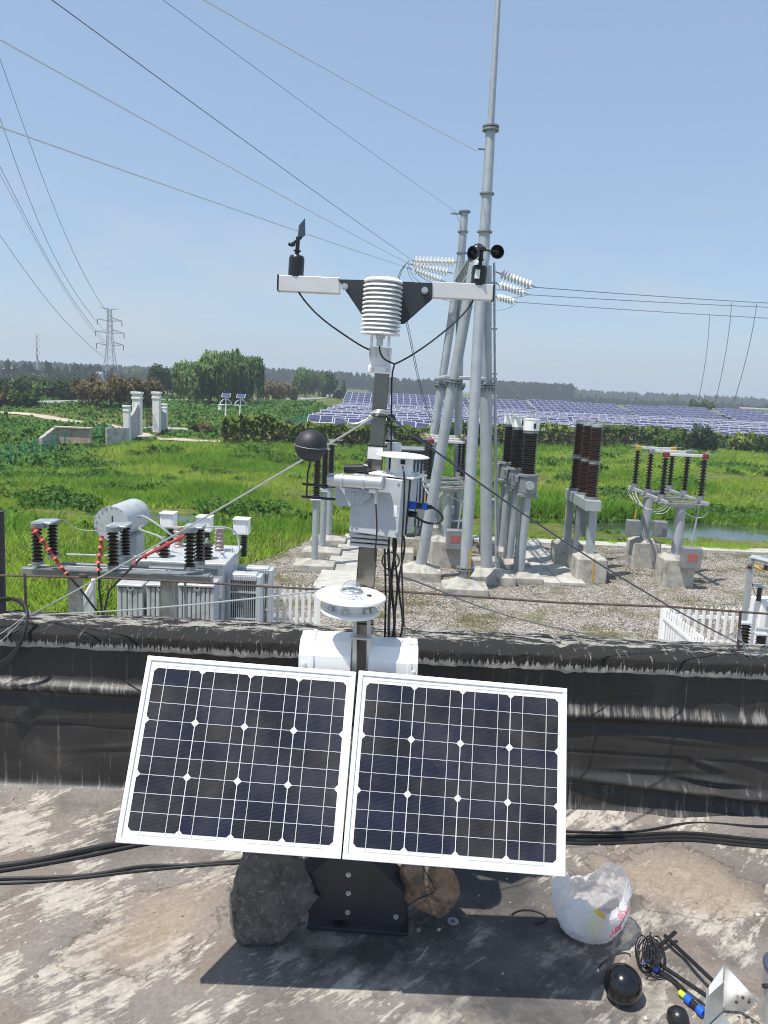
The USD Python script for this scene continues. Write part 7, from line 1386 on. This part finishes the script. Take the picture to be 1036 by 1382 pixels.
# lattice pylon
PY = 315.0; pb0 = at(149, 512, PY); pb0[2] = float(ground_z(pb0[0], pb0[1])); s = PY / FPX; PH = at(149, 417, PY)[2] - pb0[2]
t = thing('lattice_pylon', 'tall lattice power pylon with cross arms on the left skyline', 'pylon', pb0)
hw_ = lambda f: np.interp(f, [0, .3, .55, 1], [3.5, 1.75, 1.05, .6])
lv = np.r_[0, .16, .29, .40, .49, .57, .65, .73, .81, .88, .94, 1.0]
lg = [MB() for _ in range(4)]; brc = MB(); rz = A([.8, -.6, 0], [.6, .8, 0], [0, 0, 1])
def cn_(f): return [pb0 + rz @ A(sx * hw_(f), sy * hw_(f), 0) + A(0, 0, PH * f) for sx, sy in ((-1, -1), (1, -1), (1, 1), (-1, 1))]
for a, b in zip(lv[:-1], lv[1:]):
    P, Q = cn_(a), cn_(b)
    for q in range(4):
        lg[q].cyl(P[q], Q[q], .12, n=4); brc.cyl(P[q], Q[(q + 1) % 4], .055, n=4); brc.cyl(P[(q + 1) % 4], Q[q], .055, n=4)
[part(t, 'leg', m_, PYL) for m_ in lg]; part(t, 'bracing', brc, PYL)
for f, L_ in ((.995, 3.2), (.84, 4.6), (.68, 5.4), (.52, 5.0)):
    for sd in (-1, 1):
        am = MB(); tip = pb0 + rz @ A(sd * (L_ + hw_(f) * .3), 0, 0) + A(0, 0, PH * f + .4); P = cn_(f); Q = cn_(min(1, f + .045)); ids = (1, 2) if sd > 0 else (0, 3)
        for i_ in ids: am.cyl(P[i_], tip, .12, n=4); am.cyl(Q[i_], tip, .09, n=4)
        part(t, 'cross_arm', am, PYL)
        if f < .9: part(t, 'insulator', MB().cyl(tip, tip - A(0, 0, 2.1), .16, n=6), INSB)
pw = []
for k, ((x0, y0), Y0_, (x1, y1), lab) in enumerate((((0, 80), 55, (146, 424), 'topmost faint line from the pylon up the left edge'), ((0, 160), 52, (142, 448), 'second faint line from the pylon up the left edge'), ((0, 225), 56, (141, 460), 'third faint line from the pylon up the left edge'), ((0, 318), 70, (140, 482), 'lowest faint line from the pylon up the left edge'), ((0, 235), 50, (146, 470), 'faintest line crossing between the pylon lines'))):
    q, e = at(x1, y1, PY), at(x0, y0, Y0_); mids = {0: (75, 285), 1: (60, 318), 2: (66, 352), 3: (66, 408), 4: (75, 372)}[k]; ym = {0: 110, 1: 105, 2: 110, 3: 130, 4: 105}[k]
    m_ = at(*mids, ym); P = curve([q, m_, e, e + (e - m_) * .35], 40); rr = np.clip(np.linalg.norm(P - CAM, axis=1) / FPX * .30, .010, .07) * (1.0 if k < 4 else .7)
    solo('pylon_line', MB().tube(P, rr, 5), WIRED, lab, 'overhead wire', 'lines from the pylon')
# distant wooden poles of the village
for k, (x, yb, yt, Yk) in enumerate(((26, 513, 496, 400), (80, 510, 499, 420), (106, 512, 498, 420))):
    a, b = at(x, yb, Yk), at(x, yt, Yk); solo('utility_pole', MB().cyl(a - A(0, 0, 2), b, .28, n=6), PYL, ('thin utility pole left of the telecom mast', 'thin utility pole right of the telecom mast', 'thin utility pole left of the rusty row')[k], 'pole')

# ------------------------------------------------------------------ summer haze
HAZEM = usdkit.material(stage, '/World/Looks/haze', {'v': ('principled_volume', {'color': (0.84, 0.91, 0.96), 'density': 0.0006, 'anisotropy': 0.2})}, [], volume='v.volume')
if USE_HAZE:
    hv, hf = MB().box((0, 1550, 17.5), (6200, 3500, 49)).get()
    hq = usdkit.mesh(stage, '/World/haze', (hv, hf), HAZEM); tag(hq.GetPrim(), 'thin bluish summer haze over the plain', 'haze', kind='stuff')
